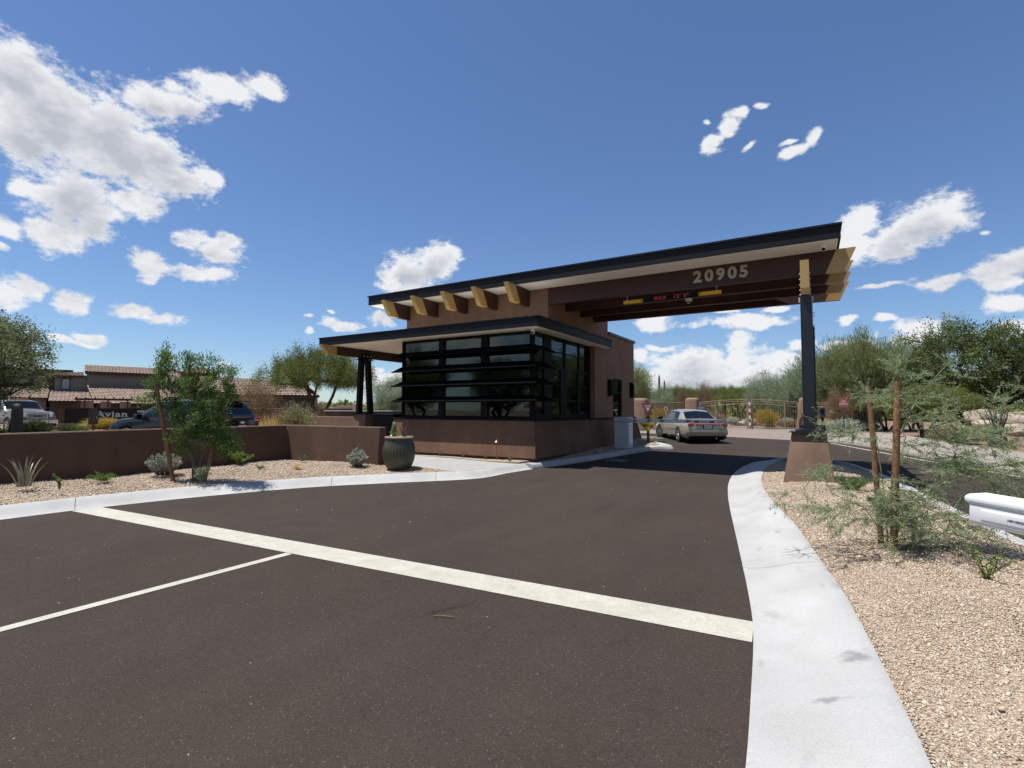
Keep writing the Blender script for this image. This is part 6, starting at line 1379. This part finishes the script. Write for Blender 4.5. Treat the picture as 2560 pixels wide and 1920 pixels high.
# trees on the near side of the road, behind the viewer, which the windows mirror
for i, (x_, y_, s_) in enumerate(((-34, -12, 1.1), (-27, -16, 1.0), (-20, -19, 1.2), (-41, -6, 1.0), (-12, -22, 1.1), (-4, -24, 1.0), (12, 8, .9), (14, 17, 1.0), (13, 26, 1.0))):
    clone(T_A if i % 2 else T_P, 'desert tree on the near side of the road mirrored in the gatehouse windows', (x_, y_, -.1), i * 1.1, s_ * (1 if i % 2 else 1.35), group='trees mirrored in the windows')
# dry bare shrub trees
rng = np.random.default_rng(15)
dry = tree('d', None, None, rng, crown_centres(rng, 200, 1.5, 1.4, .4, 3.0, lump=.3, hollow=.2), multi_stems(rng, 6, .5, .4), .06, 70, .20, .014, .2, up_=.3)
T_D = plant_tree('dry_shrub', 'brown half bare shrub behind the SUV', 'shrub', (-25.0, 15.9, .1), dry, MT['bark'], LM['dryleaf'], scale=(.82, .82, .92))
clone(T_D, 'brown leafless tree right of the saguaros', (-11.6, 51.6, .2), 1, (.45, .45, 1.15))
clone(T_B, 'green mesquite between the saguaros and the brown leafless tree', (-13.0, 57, .2), 2.2, (.8, .8, 1.15))
clone(T_D, 'brown leafless tree above the left gate leaf', (-10.2, 54.6, .2), 2, (.6, .6, 1.3))
clone(T_D, 'pale bare shrub right of the canopy post', (0.9, 39.5, .2), 3, (.6, .6, .85))
clone(T_D, 'low brown scrub left of the far stepped wall', (-38, 30, .2), 3, (1.0, 1.0, .6))
# far mass of desert wood
rng = np.random.default_rng(16); PP = []; 
for i in range(520):
    a = rng.uniform(R_(-35), R_(85)); d = rng.uniform(85, 200); x_, y_ = -math.sin(a) * d, math.cos(a) * d
    if a > R_(42): d *= 1.0
    h = rng.uniform(1.6, 3.3) * (1 if a < R_(25) else .8); r_ = rng.uniform(2, 4)
    n = 240; v = rng.normal(0, 1, (n, 3)); v /= np.linalg.norm(v, axis=1, keepdims=True); v *= rng.uniform(.6, 1.05, (n, 1))
    PP.append(np.stack([x_ + v[:, 0] * r_, y_ + v[:, 1] * r_, .2 + h * .45 + v[:, 2] * h * .6], 1))
PP = np.concatenate(PP); V2, F2 = leaves(PP, rng.normal(0, 1, PP.shape), .9, .42, rng)
fw_ = np_mesh('far_woodland', V2, F2, LM['mesquite'], None, np.clip(np.repeat(rng.uniform(0, 1, 520), 240) * .6 + rng.uniform(0, .5, len(PP)), 0, 1), kind='stuff')
tag(fw_, 'far band of green desert woodland along the horizon', 'woodland')

# --- shrubs near the far gate and road
def shrub(rng, r, h, n, L_, W_, up_=.6, twigs=18):
    C = crown_centres(rng, 60, r * .8, r * .8, h * .15, h * .92, lump=.25, hollow=.2)
    return tree('s', None, None, rng, C, multi_stems(rng, 4, h * .15, r * .15), .018 * (r / .4), max(4, n // 60), L_, W_, r * .16, up_=up_, step=r * .6, seg=4)
rng = np.random.default_rng(17); sage_d = shrub(rng, .45, .75, 9000, .05, .022)
T_S = plant_tree('sage_shrub', 'round silvery sage shrub at the foot of the faded red sign', 'shrub', (0.75, 30.3, .30), sage_d, MT['bark'], LM['sage'], scale=(1.9, 1.6, 1.05), crown_name='foliage', trunk_name='stem')
clone(T_S, 'silvery sage shrub behind the right gate leaf, beside a brown one', (-2.35, 42.5, .25), 1, (1.3, 1.3, 1.0))
clone(T_S, 'silvery sage shrub behind the left gate leaf', (-6.6, 46.5, .25), 2, (1.4, 1.4, 1.0))
clone(T_S, 'grey sage shrub behind the striped marker posts', (-4.8, 43.5, .25), 3, (1.1, 1.1, .9))
clone(T_S, 'wide grey shrub behind the iron fence right of the red sign', (2.2, 43.0, .25), 3, (2.4, 2.0, 2.1))
clone(T_S, 'small pale green shrub beside the straw coloured grass', (-19.8, 13.1, .05), 3, (1.2, 1.2, .9))
rng = np.random.default_rng(18); br_d = shrub(rng, .5, .7, 7000, .07, .02)
T_R = plant_tree('brown_shrub', 'low brown shrub behind the right gate leaf, beside a silvery one', 'shrub', (-1.75, 42.3, .25), br_d, MT['bark'], LM['dryleaf'], scale=(1.3, 1.3, .9), crown_name='foliage', trunk_name='stem')
clone(T_R, 'rust brown shrub behind the left gate leaf, next to the sedan', (-7.6, 46, .25), 1, (1.7, 1.6, 1.25))
clone(T_R, 'brown scrub just right of the sedan roof behind the gate', (-9.0, 50, .25), 2, (2.4, 2.4, 1.9))
clone(T_R, 'orange brown scrub low in front of the wood behind the right gate leaf', (-2.2, 52, .25), 2, (3.4, 2.0, 1.8))
clone(T_R, 'tangled brown scrub behind the iron fence right of the canopy post', (1.6, 46, .25), 4, (2.6, 2.4, 1.9))
clone(T_R, 'dry olive brown scrub left of the small bare tree by the boulders', (4.75, 27.3, .22), 2.6, (2.0, 1.6, .95))
clone(T_R, 'low dry tuft right of the small bare tree by the boulders', (7.1, 26.3, .2), 1.6, (1.1, 1.0, .6))
clone(T_R, 'rust coloured scrub between the two pillars behind the yield sign', (-10.4, 40, .25), 1.6, (2.6, 2.0, 2.0))
rng = np.random.default_rng(19); yb = shrub(rng, .8, 1.3, 9000, .14, .014, up_=1.0)
T_Y = plant_tree('creosote_bush', 'large golden olive bush behind the gate, right of the striped posts', 'bush', (-3.5, 41.6, .25), yb, MT['bark'], LM['yellowbush'], scale=(1.15, 1.15, 1.05), crown_name='foliage', trunk_name='stem')
clone(T_Y, 'yellow flowering bush in front of the sign lettering', (-40.6, 15.2, .1), 1, (1.6, 1.5, .6))
clone(T_Y, 'yellow flowering bush at the right end of the sign wall', (-39.8, 17.2, .1), 2, (1.5, 1.4, .55))
clone(T_Y, 'yellow bush between the pickup and the sign stonework', (-42.5, 12.6, .1), 2.5, (.8, .8, .5))
clone(T_Y, 'ochre scrub behind the rails left of the gate', (-9.6, 36.2, .25), 2.5, (1.3, .9, 1.1))
rng = np.random.default_rng(20); gb_d = shrub(rng, .5, .6, 9000, .05, .02)
T_G = plant_tree('clipped_bush', 'dense dark green bush right of the barrel shaped cactus, below the pickup bumper', 'bush', (-33.6, 9.75, .05), gb_d, MT['bark'], LM['mesq_dark'], scale=(1.5, 1.5, 1.35), crown_name='foliage', trunk_name='stem')
clone(T_G, 'rounded olive bush left of the signpost', (-34.2, 11.4, .05), 1, (1.5, 1.5, 1.0))
clone(T_G, 'dark bush at the far left edge, just above the low wall', (-33.0, 7.8, .05), 1, (1.5, 1.5, 1.15))
clone(T_G, 'small dark green bush between the SUV and the straw coloured grass', (-20.6, 12.95, .05), 1, (1.0, 1.0, 1.2))
clone(T_G, 'bright green shrub at the right edge below the boulders', (8.3, 26.9, .2), 1, (1.6, 1.6, 1.5)).children[1].data.materials
# olive leaved shrub and straw grass beyond the low wall
rng = np.random.default_rng(21); ol = shrub(rng, .85, 1.45, 12000, .07, .03)
plant_tree('jojoba_shrub', 'large olive and silver leaved shrub beyond the low wall, left of the porch', 'shrub', (-17.3, 12.6, .02), ol, MT['bark'], LM['olive'], scale=(1.0, 1.0, 1.12), crown_name='foliage', trunk_name='stem')
def grass_clump(name, label, loc, n, h, r, w, mat, seed, lean=.5, cat='grass', group=None, part_name=None, curve=.35, taper=True, segs=4):
    """blades built as curved tapering strips, one mesh"""
    rng = np.random.default_rng(seed); V = []; F = []; T = []
    for i in range(n):
        a = rng.uniform(0, 6.283); b0 = np.array([r * .3 * math.cos(a) * rng.uniform(0, 1), r * .3 * math.sin(a) * rng.uniform(0, 1), 0]); le = lean * rng.uniform(.2, 1.1); hh = h * rng.uniform(.6, 1.05); sd_ = np.array([-math.sin(a), math.cos(a), 0]); tt = rng.uniform(0, 1); o = len(V)
        for k in range(segs + 1):
            t = k / segs; c = b0 + np.array([math.cos(a), math.sin(a), 0]) * r * le * (t + curve * t * t) + np.array([0, 0, hh * (t - .25 * curve * le * t * t)]); ww = w * (1 - t) ** .7 if taper else w
            V += [c - sd_ * ww / 2, c + sd_ * ww / 2]
        for k in range(segs): F.append((o + 2 * k, o + 2 * k + 1, o + 2 * k + 3, o + 2 * k + 2)); T.append(tt)
    o = np_mesh(name, np.array(V), np.array(F), mat, None, np.array(T), loc=loc); tag(o, label, cat, group); return o
grass_clump('straw_grass', 'straw coloured ornamental grass mound beyond the low wall', (-18.1, 12.1, .05), 1500, 1.35, .95, .012, LM['straw'], 31, 1.0)
grass_clump('dry_grass', 'small dead golden grass tuft on the gravel in front of the little agave', (-10.95, 8.05, .03), 160, .17, .13, .006, LM['straw'], 32, 1.0)
# ---- individually leaved succulents: leaves as separate parts
def rosette(name, label, loc, n, L_, w_, mat, seed, up0, up1, cat, thick=.012, curve=.3, group=None, th=0.0, spread=.05):
    rng = np.random.default_rng(seed); t = thing(name, label, cat, loc, group=group)
    for i in range(n):
        a = th + i * 2.4 + rng.uniform(-.2, .2); e = up0 + (up1 - up0) * (i / max(1, n - 1)) + rng.uniform(-.08, .08); ln = L_ * rng.uniform(.75, 1.05); V = []; F = []; K = 6
        rad = np.array([math.cos(a), math.sin(a), 0]); sd_ = np.array([-math.sin(a), math.cos(a), 0]); p = rad * spread * rng.uniform(.2, 1); ang = e
        for k in range(K + 1):
            s = k / K; ww = w_ * (math.sin(math.pi * min(1, .25 + .75 * s)) ** .6 if s < 1 else 0.03) * (1 - s * .5); nn = -rad * math.sin(ang) + np.array([0, 0, math.cos(ang)])
            V += [p - sd_ * ww / 2 + nn * thick * .6 * (1 - s), p + sd_ * ww / 2 + nn * thick * .6 * (1 - s), p - nn * thick * (1 - s * .7)]
            ang_ = ang - curve * s * (1.2 - e / 1.6) + .0; p = p + (rad * math.cos(ang_) + np.array([0, 0, math.sin(ang_)])) * ln / K; ang = ang_
        for k in range(K):
            b = 3 * k
            for u, v_ in ((0, 1), (1, 2), (2, 0)): F.append((b + u, b + v_, b + 3 + v_, b + 3 + u))
        F += [(0, 2, 1), (3 * K, 3 * K + 1, 3 * K + 2)]
        m = MB(); m._add(V, F); m.build('leaf', mat, t, local=True, smooth=True)
    return t
MT['agave'] = material('agave_leaf', (0.20, 0.18, 0.11), 0.5, col2=(0.34, 0.31, 0.22), scale=9)
MT['agave_green'] = material('agave_leaf_green', (0.07, 0.11, 0.05), 0.5, col2=(0.16, 0.21, 0.10), scale=9)
MT['aloe_brown'] = material('bronze_aloe_leaf', (0.08, 0.06, 0.05), 0.5, col2=(0.16, 0.12, 0.09), scale=9)
MT['cactus'] = material('cactus_skin', (0.07, 0.13, 0.04), 0.6, col2=(0.18, 0.26, 0.07), scale=9)
MT['cactus_dark'] = material('cactus_skin_dark', (0.05, 0.04, 0.03), 0.8, col2=(0.10, 0.085, 0.06), scale=14, bump=.6)
MT['saguaro'] = material('saguaro_skin', (0.07, 0.085, 0.045), 0.8, col2=(0.12, 0.13, 0.07), scale=4)
rosette('agave', 'greyish agave with long curling leaves near the left edge', (-12.2, 3.4, .12), 12, .55, .055, MT['agave'], 41, 1.12, 1.52, 'agave', thick=.016, curve=.42, spread=.09)
rosette('agave', 'small dark green agave above the dead golden tuft', (-12.1, 9.05, .12), 11, .22, .045, MT['agave_green'], 42, .45, 1.35, 'agave', curve=-.05)
for i, (x_, y_, h_, lab) in enumerate(((-11.5, 13.05, .2, 'first young aloe from the left along the gatehouse wall'), (-10.5, 12.95, .19, 'second young aloe from the left along the gatehouse wall'), (-9.6, 12.95, .22, 'third young aloe from the left along the gatehouse wall'),
      (-8.75, 12.93, .13, 'smallest young aloe just left of the copper path light'), (-7.72, 12.66, .23, 'young aloe right of the copper path light near the corner'))):
    rosette('aloe', lab, (x_, y_, .03), 9, h_, .022, MT['agave_green'], 50 + i, .9, 1.5, 'aloe', thick=.008, curve=.05, group='young aloes along the gatehouse wall', spread=.03)
rosette('aloe', 'slender bronze leaved aloe on the right side of the urn', (-9.00, 9.66, .83), 16, .30, .022, MT['aloe_brown'], 60, 1.0, 1.5, 'aloe', thick=.01, curve=.0, spread=.06)
# cactus in the urn
cu = thing('potted_cactus', 'upright green column cactus on the left side of the urn', 'cactus', (-9.24, 9.56, .83))
m = MB(); m.lathe((0, 0, 0), [(.036, 0), (.046, .08), (.052, .2), (.048, .31), (.028, .36), (.008, .375)], 40, flute=6, amp=.16); m.build('stem', MT['cactus'], cu, local=True, smooth=True)
m = MB(); m.lathe((.042, -.02, .22), [(.02, 0), (.032, .04), (.03, .09), (.008, .115)], 24, flute=5, amp=.15); m.build('offset', MT['cactus'], cu, local=True, smooth=True)
rng = np.random.default_rng(61)
def leafy(name, label, loc, r, h, n, L_, W_, mat, seed, cat='plant', stems=6, dome_=True, group=None, flat=False):
    rng = np.random.default_rng(seed); t = thing(name, label, cat, loc, group=group); A = []; B = []; P = []; D = []
    for i in range(stems):
        a = rng.uniform(0, 6.283); rr = r * rng.uniform(.3, 1); e = np.array([rr * math.cos(a), rr * math.sin(a), h * (rng.uniform(.5, 1) if not flat else rng.uniform(.2, 1))]); prev = np.zeros(3)
        for k in range(1, 6):
            s = k / 5; p = e * s; p[2] = e[2] * s ** (.7 if dome_ else 1); p = p + rng.normal(0, r * .04, 3); A.append(prev); B.append(p)
            q = int(n / stems / 5); P.append(prev + (p - prev) * rng.uniform(0, 1, (q, 1)) + rng.normal(0, r * .05, (q, 3))); D.append(rng.normal(0, .6, (q, 3)) + (p - prev)[None] / np.linalg.norm(p - prev) + np.array([0, 0, .3])); prev = p
    V, F = tubes_np(np.array(A), np.array(B), np.full(len(A), .004), np.full(len(A), .003), 4); np_mesh('stem', V, F, MT['bark'], t)
    P = np.concatenate(P); P[:, 2] = np.maximum(P[:, 2], .01); V, F = leaves(P, np.concatenate(D), L_ * rng.uniform(.6, 1.3, len(P)), W_, rng)
    np_mesh('foliage', V, F, mat, t, rng.uniform(0, 1, len(P))); return t
leafy('trailing_succulent', 'lime green trailing plant at the foot of the potted cactus', (-9.22, 9.52, .84), .16, .12, 500, .035, .016, LM['lime'], 71)
leafy('leafy_plant', 'sparse little green seedling between the agave and the fern like plant', (-11.4, 3.65, .1), .11, .30, 160, .035, .018, LM['lime'], 72, stems=5)
leafy('leafy_plant', 'low flat fern like green plant on the gravel near the left edge', (-12.05, 4.55, .1), .30, .16, 700, .06, .016, LM['bright'], 73, stems=14, flat=True)
leafy('leafy_plant', 'bright lime green leafy plant at the bend of the low wall', (-12.75, 7.7, .1), .36, .36, 1200, .045, .025, LM['lime'], 74, stems=16)
leafy('leafy_plant', 'tiny flat green plant right of the lime leafy plant', (-11.6, 7.5, .08), .15, .07, 250, .04, .012, LM['bright'], 75, stems=8, flat=True)
leafy('leafy_plant', 'pale green seedling on the gravel right of the double staked tree', (1.17, 5.95, .06), .20, .28, 420, .022, .013, LM['lime'], 76, stems=9)
leafy('leafy_plant', 'bright green ferny bush at the foot of the canopy pedestal', (0.40, 11.15, .05), .34, .30, 2600, .05, .010, LM['bright'], 77, stems=40)
leafy('leafy_plant', 'green ferny bush between the pedestal and the shorter tree stake', (0.72, 9.2, .05), .22, .24, 1500, .05, .010, LM['bright'], 78, stems=30)
leafy('leafy_plant', 'grey green grassy tuft at the foot of the left staked tree', (-10.55, 5.60, .08), .18, .28, 900, .07, .008, LM['greygreen'], 79, stems=30)
leafy('leafy_plant', 'small green weed at the base of the road sign post', (-5.85, 20.7, .2), .12, .22, 160, .04, .018, LM['lime'], 80)
def sage_bush(label, loc, r, h, seed):
    """stems set with dense little leaves, upright"""
    rng = np.random.default_rng(seed); t = thing('texas_sage', label, 'shrub', loc); A = []; B = []; P = []; D = []
    for i in range(130):
        a = rng.uniform(0, 6.283); rr = r * math.sqrt(rng.uniform(0, 1)); hh = h * (1 - .45 * (rr / r) ** 2) * rng.uniform(.75, 1.05); b0 = np.array([rr * .35 * math.cos(a), rr * .35 * math.sin(a), 0]); e = np.array([rr * math.cos(a), rr * math.sin(a), hh])
        A.append(b0); B.append(e); q = 46; s = rng.uniform(.25, 1, (q, 1)); P.append(b0 + (e - b0) * s); dd = rng.normal(0, .7, (q, 3)); dd[:, 2] = abs(dd[:, 2]) + .2; D.append(dd)
    V, F = tubes_np(np.array(A), np.array(B), np.full(len(A), .004), np.full(len(A), .003), 4); np_mesh('stem', V, F, MT['bark'], t)
    P = np.concatenate(P); V, F = leaves(P, np.concatenate(D), .032 * rng.uniform(.7, 1.3, len(P)), .019, rng); np_mesh('foliage', V, F, LM['sage'], t, rng.uniform(0, 1, len(P))); return t
sage_bush('silver grey sage bush leaning on the low wall left of the tilted stake', (-12.1, 5.62, .1), .36, .50, 81)
sage_bush('silver grey sage bush in front of the short wall leg near the urn', (-10.15, 9.20, .06), .27, .45, 82)

# ---- left staked tree (near)
rng = np.random.default_rng(91)
base = np.array([-11.2, 5.8, 0.10])
def L3(x, y, z): return np.array([x, y, z]) - base
cents = []
for (cx, cy, cz, rx, rz, n) in ((-11.72, 5.33, 2.50, .14, .26, 16), (-11.5, 5.48, 2.30, .20, .22, 18), (-11.15, 5.68, 2.38, .18, .26, 18), (-10.85, 5.88, 2.25, .16, .26, 18), (-10.50, 6.10, 2.05, .18, .22, 14), (-11.7, 5.35, 2.0, .20, .22, 18), (-11.3, 5.63, 1.95, .26, .26, 30), (-10.9, 5.86, 1.85, .25, .25, 24),
                          (-12.0, 5.2, 1.66, .22, .10, 8), (-11.55, 5.5, 1.5, .24, .24, 22), (-11.1, 5.78, 1.4, .26, .28, 32), (-10.72, 6.0, 1.42, .22, .24, 22), (-11.45, 5.55, 1.08, .18, .18, 12), (-11.05, 5.82, .98, .24, .20, 22), (-10.72, 6.02, .90, .24, .22, 26), (-11.3, 5.65, .72, .22, .12, 8), (-11.1, 5.75, 1.15, .34, .2, 20), (-10.45, 6.2, .74, .18, .12, 9), (-10.8, 6.0, .58, .16, .10, 7), (-10.6, 6.1, 1.75, .18, .14, 10)):
    for k in range(int(n * .82)): v = rng.normal(0, .60, 3); cents.append(L3(cx, cy, cz) + v * np.array([rx, rx, rz]))
cents = np.array(cents)
dt = tree('t', None, None, rng, cents, [[(0, 0, -.1), (0, -.01, .3), (-.10, -.10, .62), (-.16, -.16, .95), (-.2, -.2, 1.3)], [(.05, .05, -.1), (.10, .06, .3), (.2, .1, .7), (.25, .12, 1.2)]], .055, 78, .052, .017, .060, up_=.6, step=.22, out_bias=.5)
plant_tree('young_oak', 'young staked tree with bright green foliage in front of the long low wall', 'tree', tuple(base), dt, MT['bark'], LM['bright'])
def stake(label, a, b, r):
    t = thing('tree_stake', label, 'stake', a); d = Vector(b) - Vector(a); m = MB(); m.tube([(0, 0, -.1), tuple(d)], [r, r * .97], 14); m.build('pole', MT['rust'], t, local=True, smooth=True)
    return t
stake('rusty brown stake tilting left beside the young green tree', (-11.38, 5.48, .08), (-11.66, 5.21, 2.01), .040)
stake('rusty brown stake half hidden inside the young green tree', (-11.03, 5.9, .08), (-10.62, 6.1, 1.95), .036)
# ---- right staked palo verde (near), sparse
rng = np.random.default_rng(92); base = np.array([0.56, 6.75, 0.08]); cents = []
for (cx, cy, cz, rx, rz, n) in ((1.1, 7.3, 1.5, .5, .35, 26), (.95, 7.2, 2.05, .3, .25, 8), (.5, 7.0, 1.65, .28, .25, 8), (.25, 6.9, 1.25, .28, .2, 5), (1.5, 7.6, 1.15, .5, .22, 26), (1.3, 7.4, .85, .55, .2, 30), (2.0, 7.9, .85, .42, .2, 18), (.2, 6.75, .75, .35, .2, 12),
                          (.9, 7.0, .55, .5, .22, 26), (.05, 6.5, .42, .32, .15, 12), (1.3, 7.1, .35, .4, .15, 18), (.72, 6.95, .35, .28, .2, 38), (1.75, 7.5, .55, .35, .2, 14), (1.6, 7.5, 1.55, .35, .3, 8), (2.25, 8.0, 1.0, .3, .25, 8)):
    for k in range(n): v = rng.normal(0, .6, 3); cents.append(np.array([cx * .97 - .03, cy * .965, 1.5 + (cz - 1.5) * .97]) - base + v * np.array([rx, rx, rz]))
cents = np.array(cents); cents[:, 2] = np.maximum(cents[:, 2], .08)
st_ = [[(0, 0, -.1), (-.02, 0, .5), (-.06, -.02, 1.0), (-.12, -.05, 1.45), (-.22, -.1, 1.85)], [(.03, .02, -.1), (.04, .03, .6), (.12, .06, 1.15), (.32, .15, 1.6), (.6, .25, 1.95)], [(.02, 0, .05), (.25, .08, .5), (.7, .35, .8), (1.2, .6, .9)], [(0, 0, .05), (-.2, -.1, .4), (-.5, -.25, .55)]]
NA, par, r = skeleton(cents, st_, rng, .013, .14, .16); idx = np.where(par >= 0)[0]; r = np.maximum(r, .0016)
V, F = tubes_np(NA[par[idx]], NA[idx], r[par[idx]] * .9, r[idx], 5)
tp = thing('young_palo_verde', 'sparse blue green young palo verde sprawling between two stakes near the camera', 'tree', tuple(base))
np_mesh('trunk', V, F, MT['bark_green'], tp, smooth=True)
# twigs hung with tiny leaflets
A = []; B = []; P = []; D = []
for c in cents:
    for k in range(10):
        d = rng.normal(0, 1, 3); d[2] = d[2] * .5 + .05; d += (c - np.array([0.2, 0.1, .9])) * .6; d /= np.linalg.norm(d); ln = rng.uniform(.10, .26); e = c + d * ln; mid = c + d * ln * .5 + rng.normal(0, .012, 3); e[2] -= .02
        A += [c, mid]; B += [mid, e]; q = 20; s = rng.uniform(0, 1, (q, 1)); P.append(c + (e - c) * s + rng.normal(0, .006, (q, 3))); dd = rng.normal(0, .8, (q, 3)) + d; D.append(dd)
V, F = tubes_np(np.array(A), np.array(B), np.full(len(A), .0017), np.full(len(A), .0012), 3); np_mesh('twigs', V, F, MT['bark_green'], tp, kind='stuff')
P = np.concatenate(P); P[:, 2] = np.maximum(P[:, 2], -.03); V, F = leaves(P, np.concatenate(D), .022 * rng.uniform(.6, 1.4, len(P)), .0075, rng); np_mesh('foliage', V, F, LM['greygreen'], tp, rng.uniform(0, 1, len(P)), kind='stuff')
stake('taller rusty stake in front of the sparse palo verde', (.59, 6.64, .07), (.69, 6.77, 1.82), .034)
stake('shorter rusty stake behind the sparse palo verde', (.52, 6.98, .07), (.455, 7.10, 1.79), .029)

# ---- saguaros, barrel cactus
def saguaro(label, loc, h, r, mat='saguaro', name='saguaro', arm=None):
    t = thing(name, label, 'cactus', loc); m = MB(); m.lathe((0, 0, 0), [(r * .8, -.1), (r * .9, h * .3), (r, h * .7), (r * .9, h * .92), (r * .5, h * .985), (r * .1, h)], 72, flute=18, amp=.05); m.build('stem', MT[mat], t, local=True, smooth=True)
    m = MB()
    for k in range(18):
        a = 2 * math.pi * k / 18
        for q in range(14): z = h * (.08 + .9 * q / 14); rr = r * (.9 + .1 * math.sin(math.pi * q / 14)); m.tube([(rr * math.cos(a), rr * math.sin(a), z), (rr * 1.16 * math.cos(a), rr * 1.16 * math.sin(a), z + .02)], .004, 3)
    m.build('spines', MT['dryspine'] if 'dryspine' in MT else MT['bark'], t, local=True, kind='stuff'); return t
saguaro('taller of two thin saguaros right of the gatehouse, above the trees', (-14.2, 52.5, .2), 5.0, .10)
saguaro('shorter of two thin saguaros right of the gatehouse', (-13.75, 52.8, .2), 4.45, .08)
saguaro('stubby dark barrel shaped cactus in front of the pickup grille', (-31.55, 8.43, .02), 1.72, .20, 'cactus_dark', 'barrel_cactus')
saguaro('thin pale cactus in front of the round mesquite trunks', (-21.6, 16.2, .02), 1.95, .05)
# leaning broken trunk right of the gatehouse
t = thing('fallen_trunk', 'bare broken trunk leaning down to the pillar, right of the gatehouse', 'tree trunk', (-14.6, 50, .2))
m = MB(); m.tube([(-1.6, 0, 3.4), (-1.0, 0, 3.3), (-.3, 0, 2.6), (.3, 0, 1.9), (.8, 0, 1.4), (1.3, 0, .9), (1.5, 0, -.1)], [.08, .13, .14, .15, .17, .19, .2], 8); m.build('trunk', MT['bark'], t, local=True, smooth=True)
m = MB(); m.tube([(.35, 0, 1.9), (0, 0, .9), (-.4, 0, -.1)], [.08, .1, .1], 8); m.build('limb', MT['bark'], t, local=True, smooth=True)
t = thing('tree_brace', 'pair of pale wooden braces propping a tree behind the yield sign', 'brace', (-10.6, 41, .25))
for s in (-1, 1): m = MB(); m.tube([(0.12 * s, 0, 1.75), (1.0 * s, 0, 0)], .04, 6); m.build('pole', MT['stucco_tan'], t, local=True)
# small bare multi-stem tree by the boulders
t = thing('bare_shrub', 'small bare many stemmed tree in front of the boulders', 'shrub', (5.64, 26.1, .2)); rng = np.random.default_rng(95)
m = MB()
for k in range(16):
    a = rng.uniform(0, 6.28); rr = rng.uniform(.2, .75); hh = rng.uniform(1.2, 2.5)
    m.tube([(.08 * math.cos(a), .08 * math.sin(a), 0), (.3 * rr * math.cos(a), .3 * rr * math.sin(a), hh * .35), (.7 * rr * math.cos(a) + .05, .7 * rr * math.sin(a), hh * .7), (rr * math.cos(a), rr * math.sin(a), hh)], [.028, .022, .015, .006], 5)
m.build('stems', MT['bark_dark'], t, local=True, smooth=True)
m = MB(); m.lathe((0, 0, -.05), [(.3, 0), (.27, .25), (.24, .42), (.12, .46)], 14); m.build('stump', MT['bark_dark'], t, local=True, smooth=True)
# boulders
def boulder(label, loc, sx, sy, sz, seed, rz=0):
    rng = random.Random(seed); bm = bmesh.new(); bmesh.ops.create_icosphere(bm, subdivisions=4, radius=1)
    from mathutils import noise
    for v in bm.verts:
        p = v.co.copy(); d = 1 + .28 * noise.noise(p * 1.1 + Vector((seed * 3.1, 0, 0))) + .10 * noise.noise(p * 2.7 + Vector((0, seed, 0))) + .035 * noise.noise(p * 7); v.co = p * d
        for k in range(4):
            n_ = Vector((math.sin(seed * 1.7 + k * 2.3), math.cos(seed * .9 + k * 1.9), math.sin(k * 1.3 + seed) * .6)).normalized(); q = v.co.dot(n_)
            if q > .78: v.co -= n_ * (q - .78) * .85
    me = bpy.data.meshes.new('boulder'); bm.to_mesh(me); bm.free(); me.polygons.foreach_set('use_smooth', [True] * len(me.polygons)); me.materials.append(MT['rock'])
    o = bpy.data.objects.new('boulder', me); COL.objects.link(o); o.location = loc; o.scale = (sx, sy, sz); o.rotation_euler = (0, 0, rz); tag(o, label, 'boulder', 'granite boulders'); return o
boulder('upper left pale boulder behind the bare many stemmed tree', (7.85, 39.3, 1.22), .80, .6, .46, 1)
boulder('round whitish boulder left of the bare stems', (7.43, 36.9, .72), .56, .5, .40, 2, .4)
boulder('long slab boulder resting on top, reaching the right edge', (9.9, 39.4, 1.12), 1.45, .9, .44, 3, .15)
boulder('large brown boulder low right of the bare stems', (8.8, 37.6, .42), .80, .7, .46, 4)
boulder('low boulder left of the round whitish one', (6.6, 37.2, .35), .55, .5, .38, 5)
boulder('brown boulder tucked under the slab at the right edge', (10.3, 38.2, .45), .7, .7, .5, 6)
clone(T_B, 'low dark mesquite filling under the tall crowns left of the boulders', (5.3, 45.0, .1), 2.0, (1.0, .9, .98))
clone(T_B, 'low dark mesquite thicket right of the red sign', (3.6, 42.0, .1), 3.3, (.9, .9, .95))
clone(T_B, 'low mesquite thicket behind the slab boulder', (9.8, 46.0, .1), 1.2, (1.2, 1.0, 1.2))
boulder('dark flat boulder behind the iron fence near the red sign', (1.9, 41.9, .55), 1.35, .9, .45, 7)
boulder('whitish rock on the sand behind the right gate leaf', (-2.9, 45.5, .4), .7, .5, .35, 8)
boulder('pale rock behind the left gate leaf', (-5.6, 48.5, .4), 1.1, .6, .3, 9)
boulder('pale rock at the foot of the sign wall', (-41.6, 14.3, .2), .5, .4, .3, 10)
for i, (x_, y_, z_, s_) in enumerate(((13.5, 12, .5, 1.2), (14.5, 14, .6, 1.0), (13.8, 20, .6, 1.3), (16, 10, .8, 1.2))):
    boulder('boulder on the slope beyond the exit road, mirrored in the lane-side windows', (x_, y_, z_), s_, s_, s_ * .7, 20 + i)
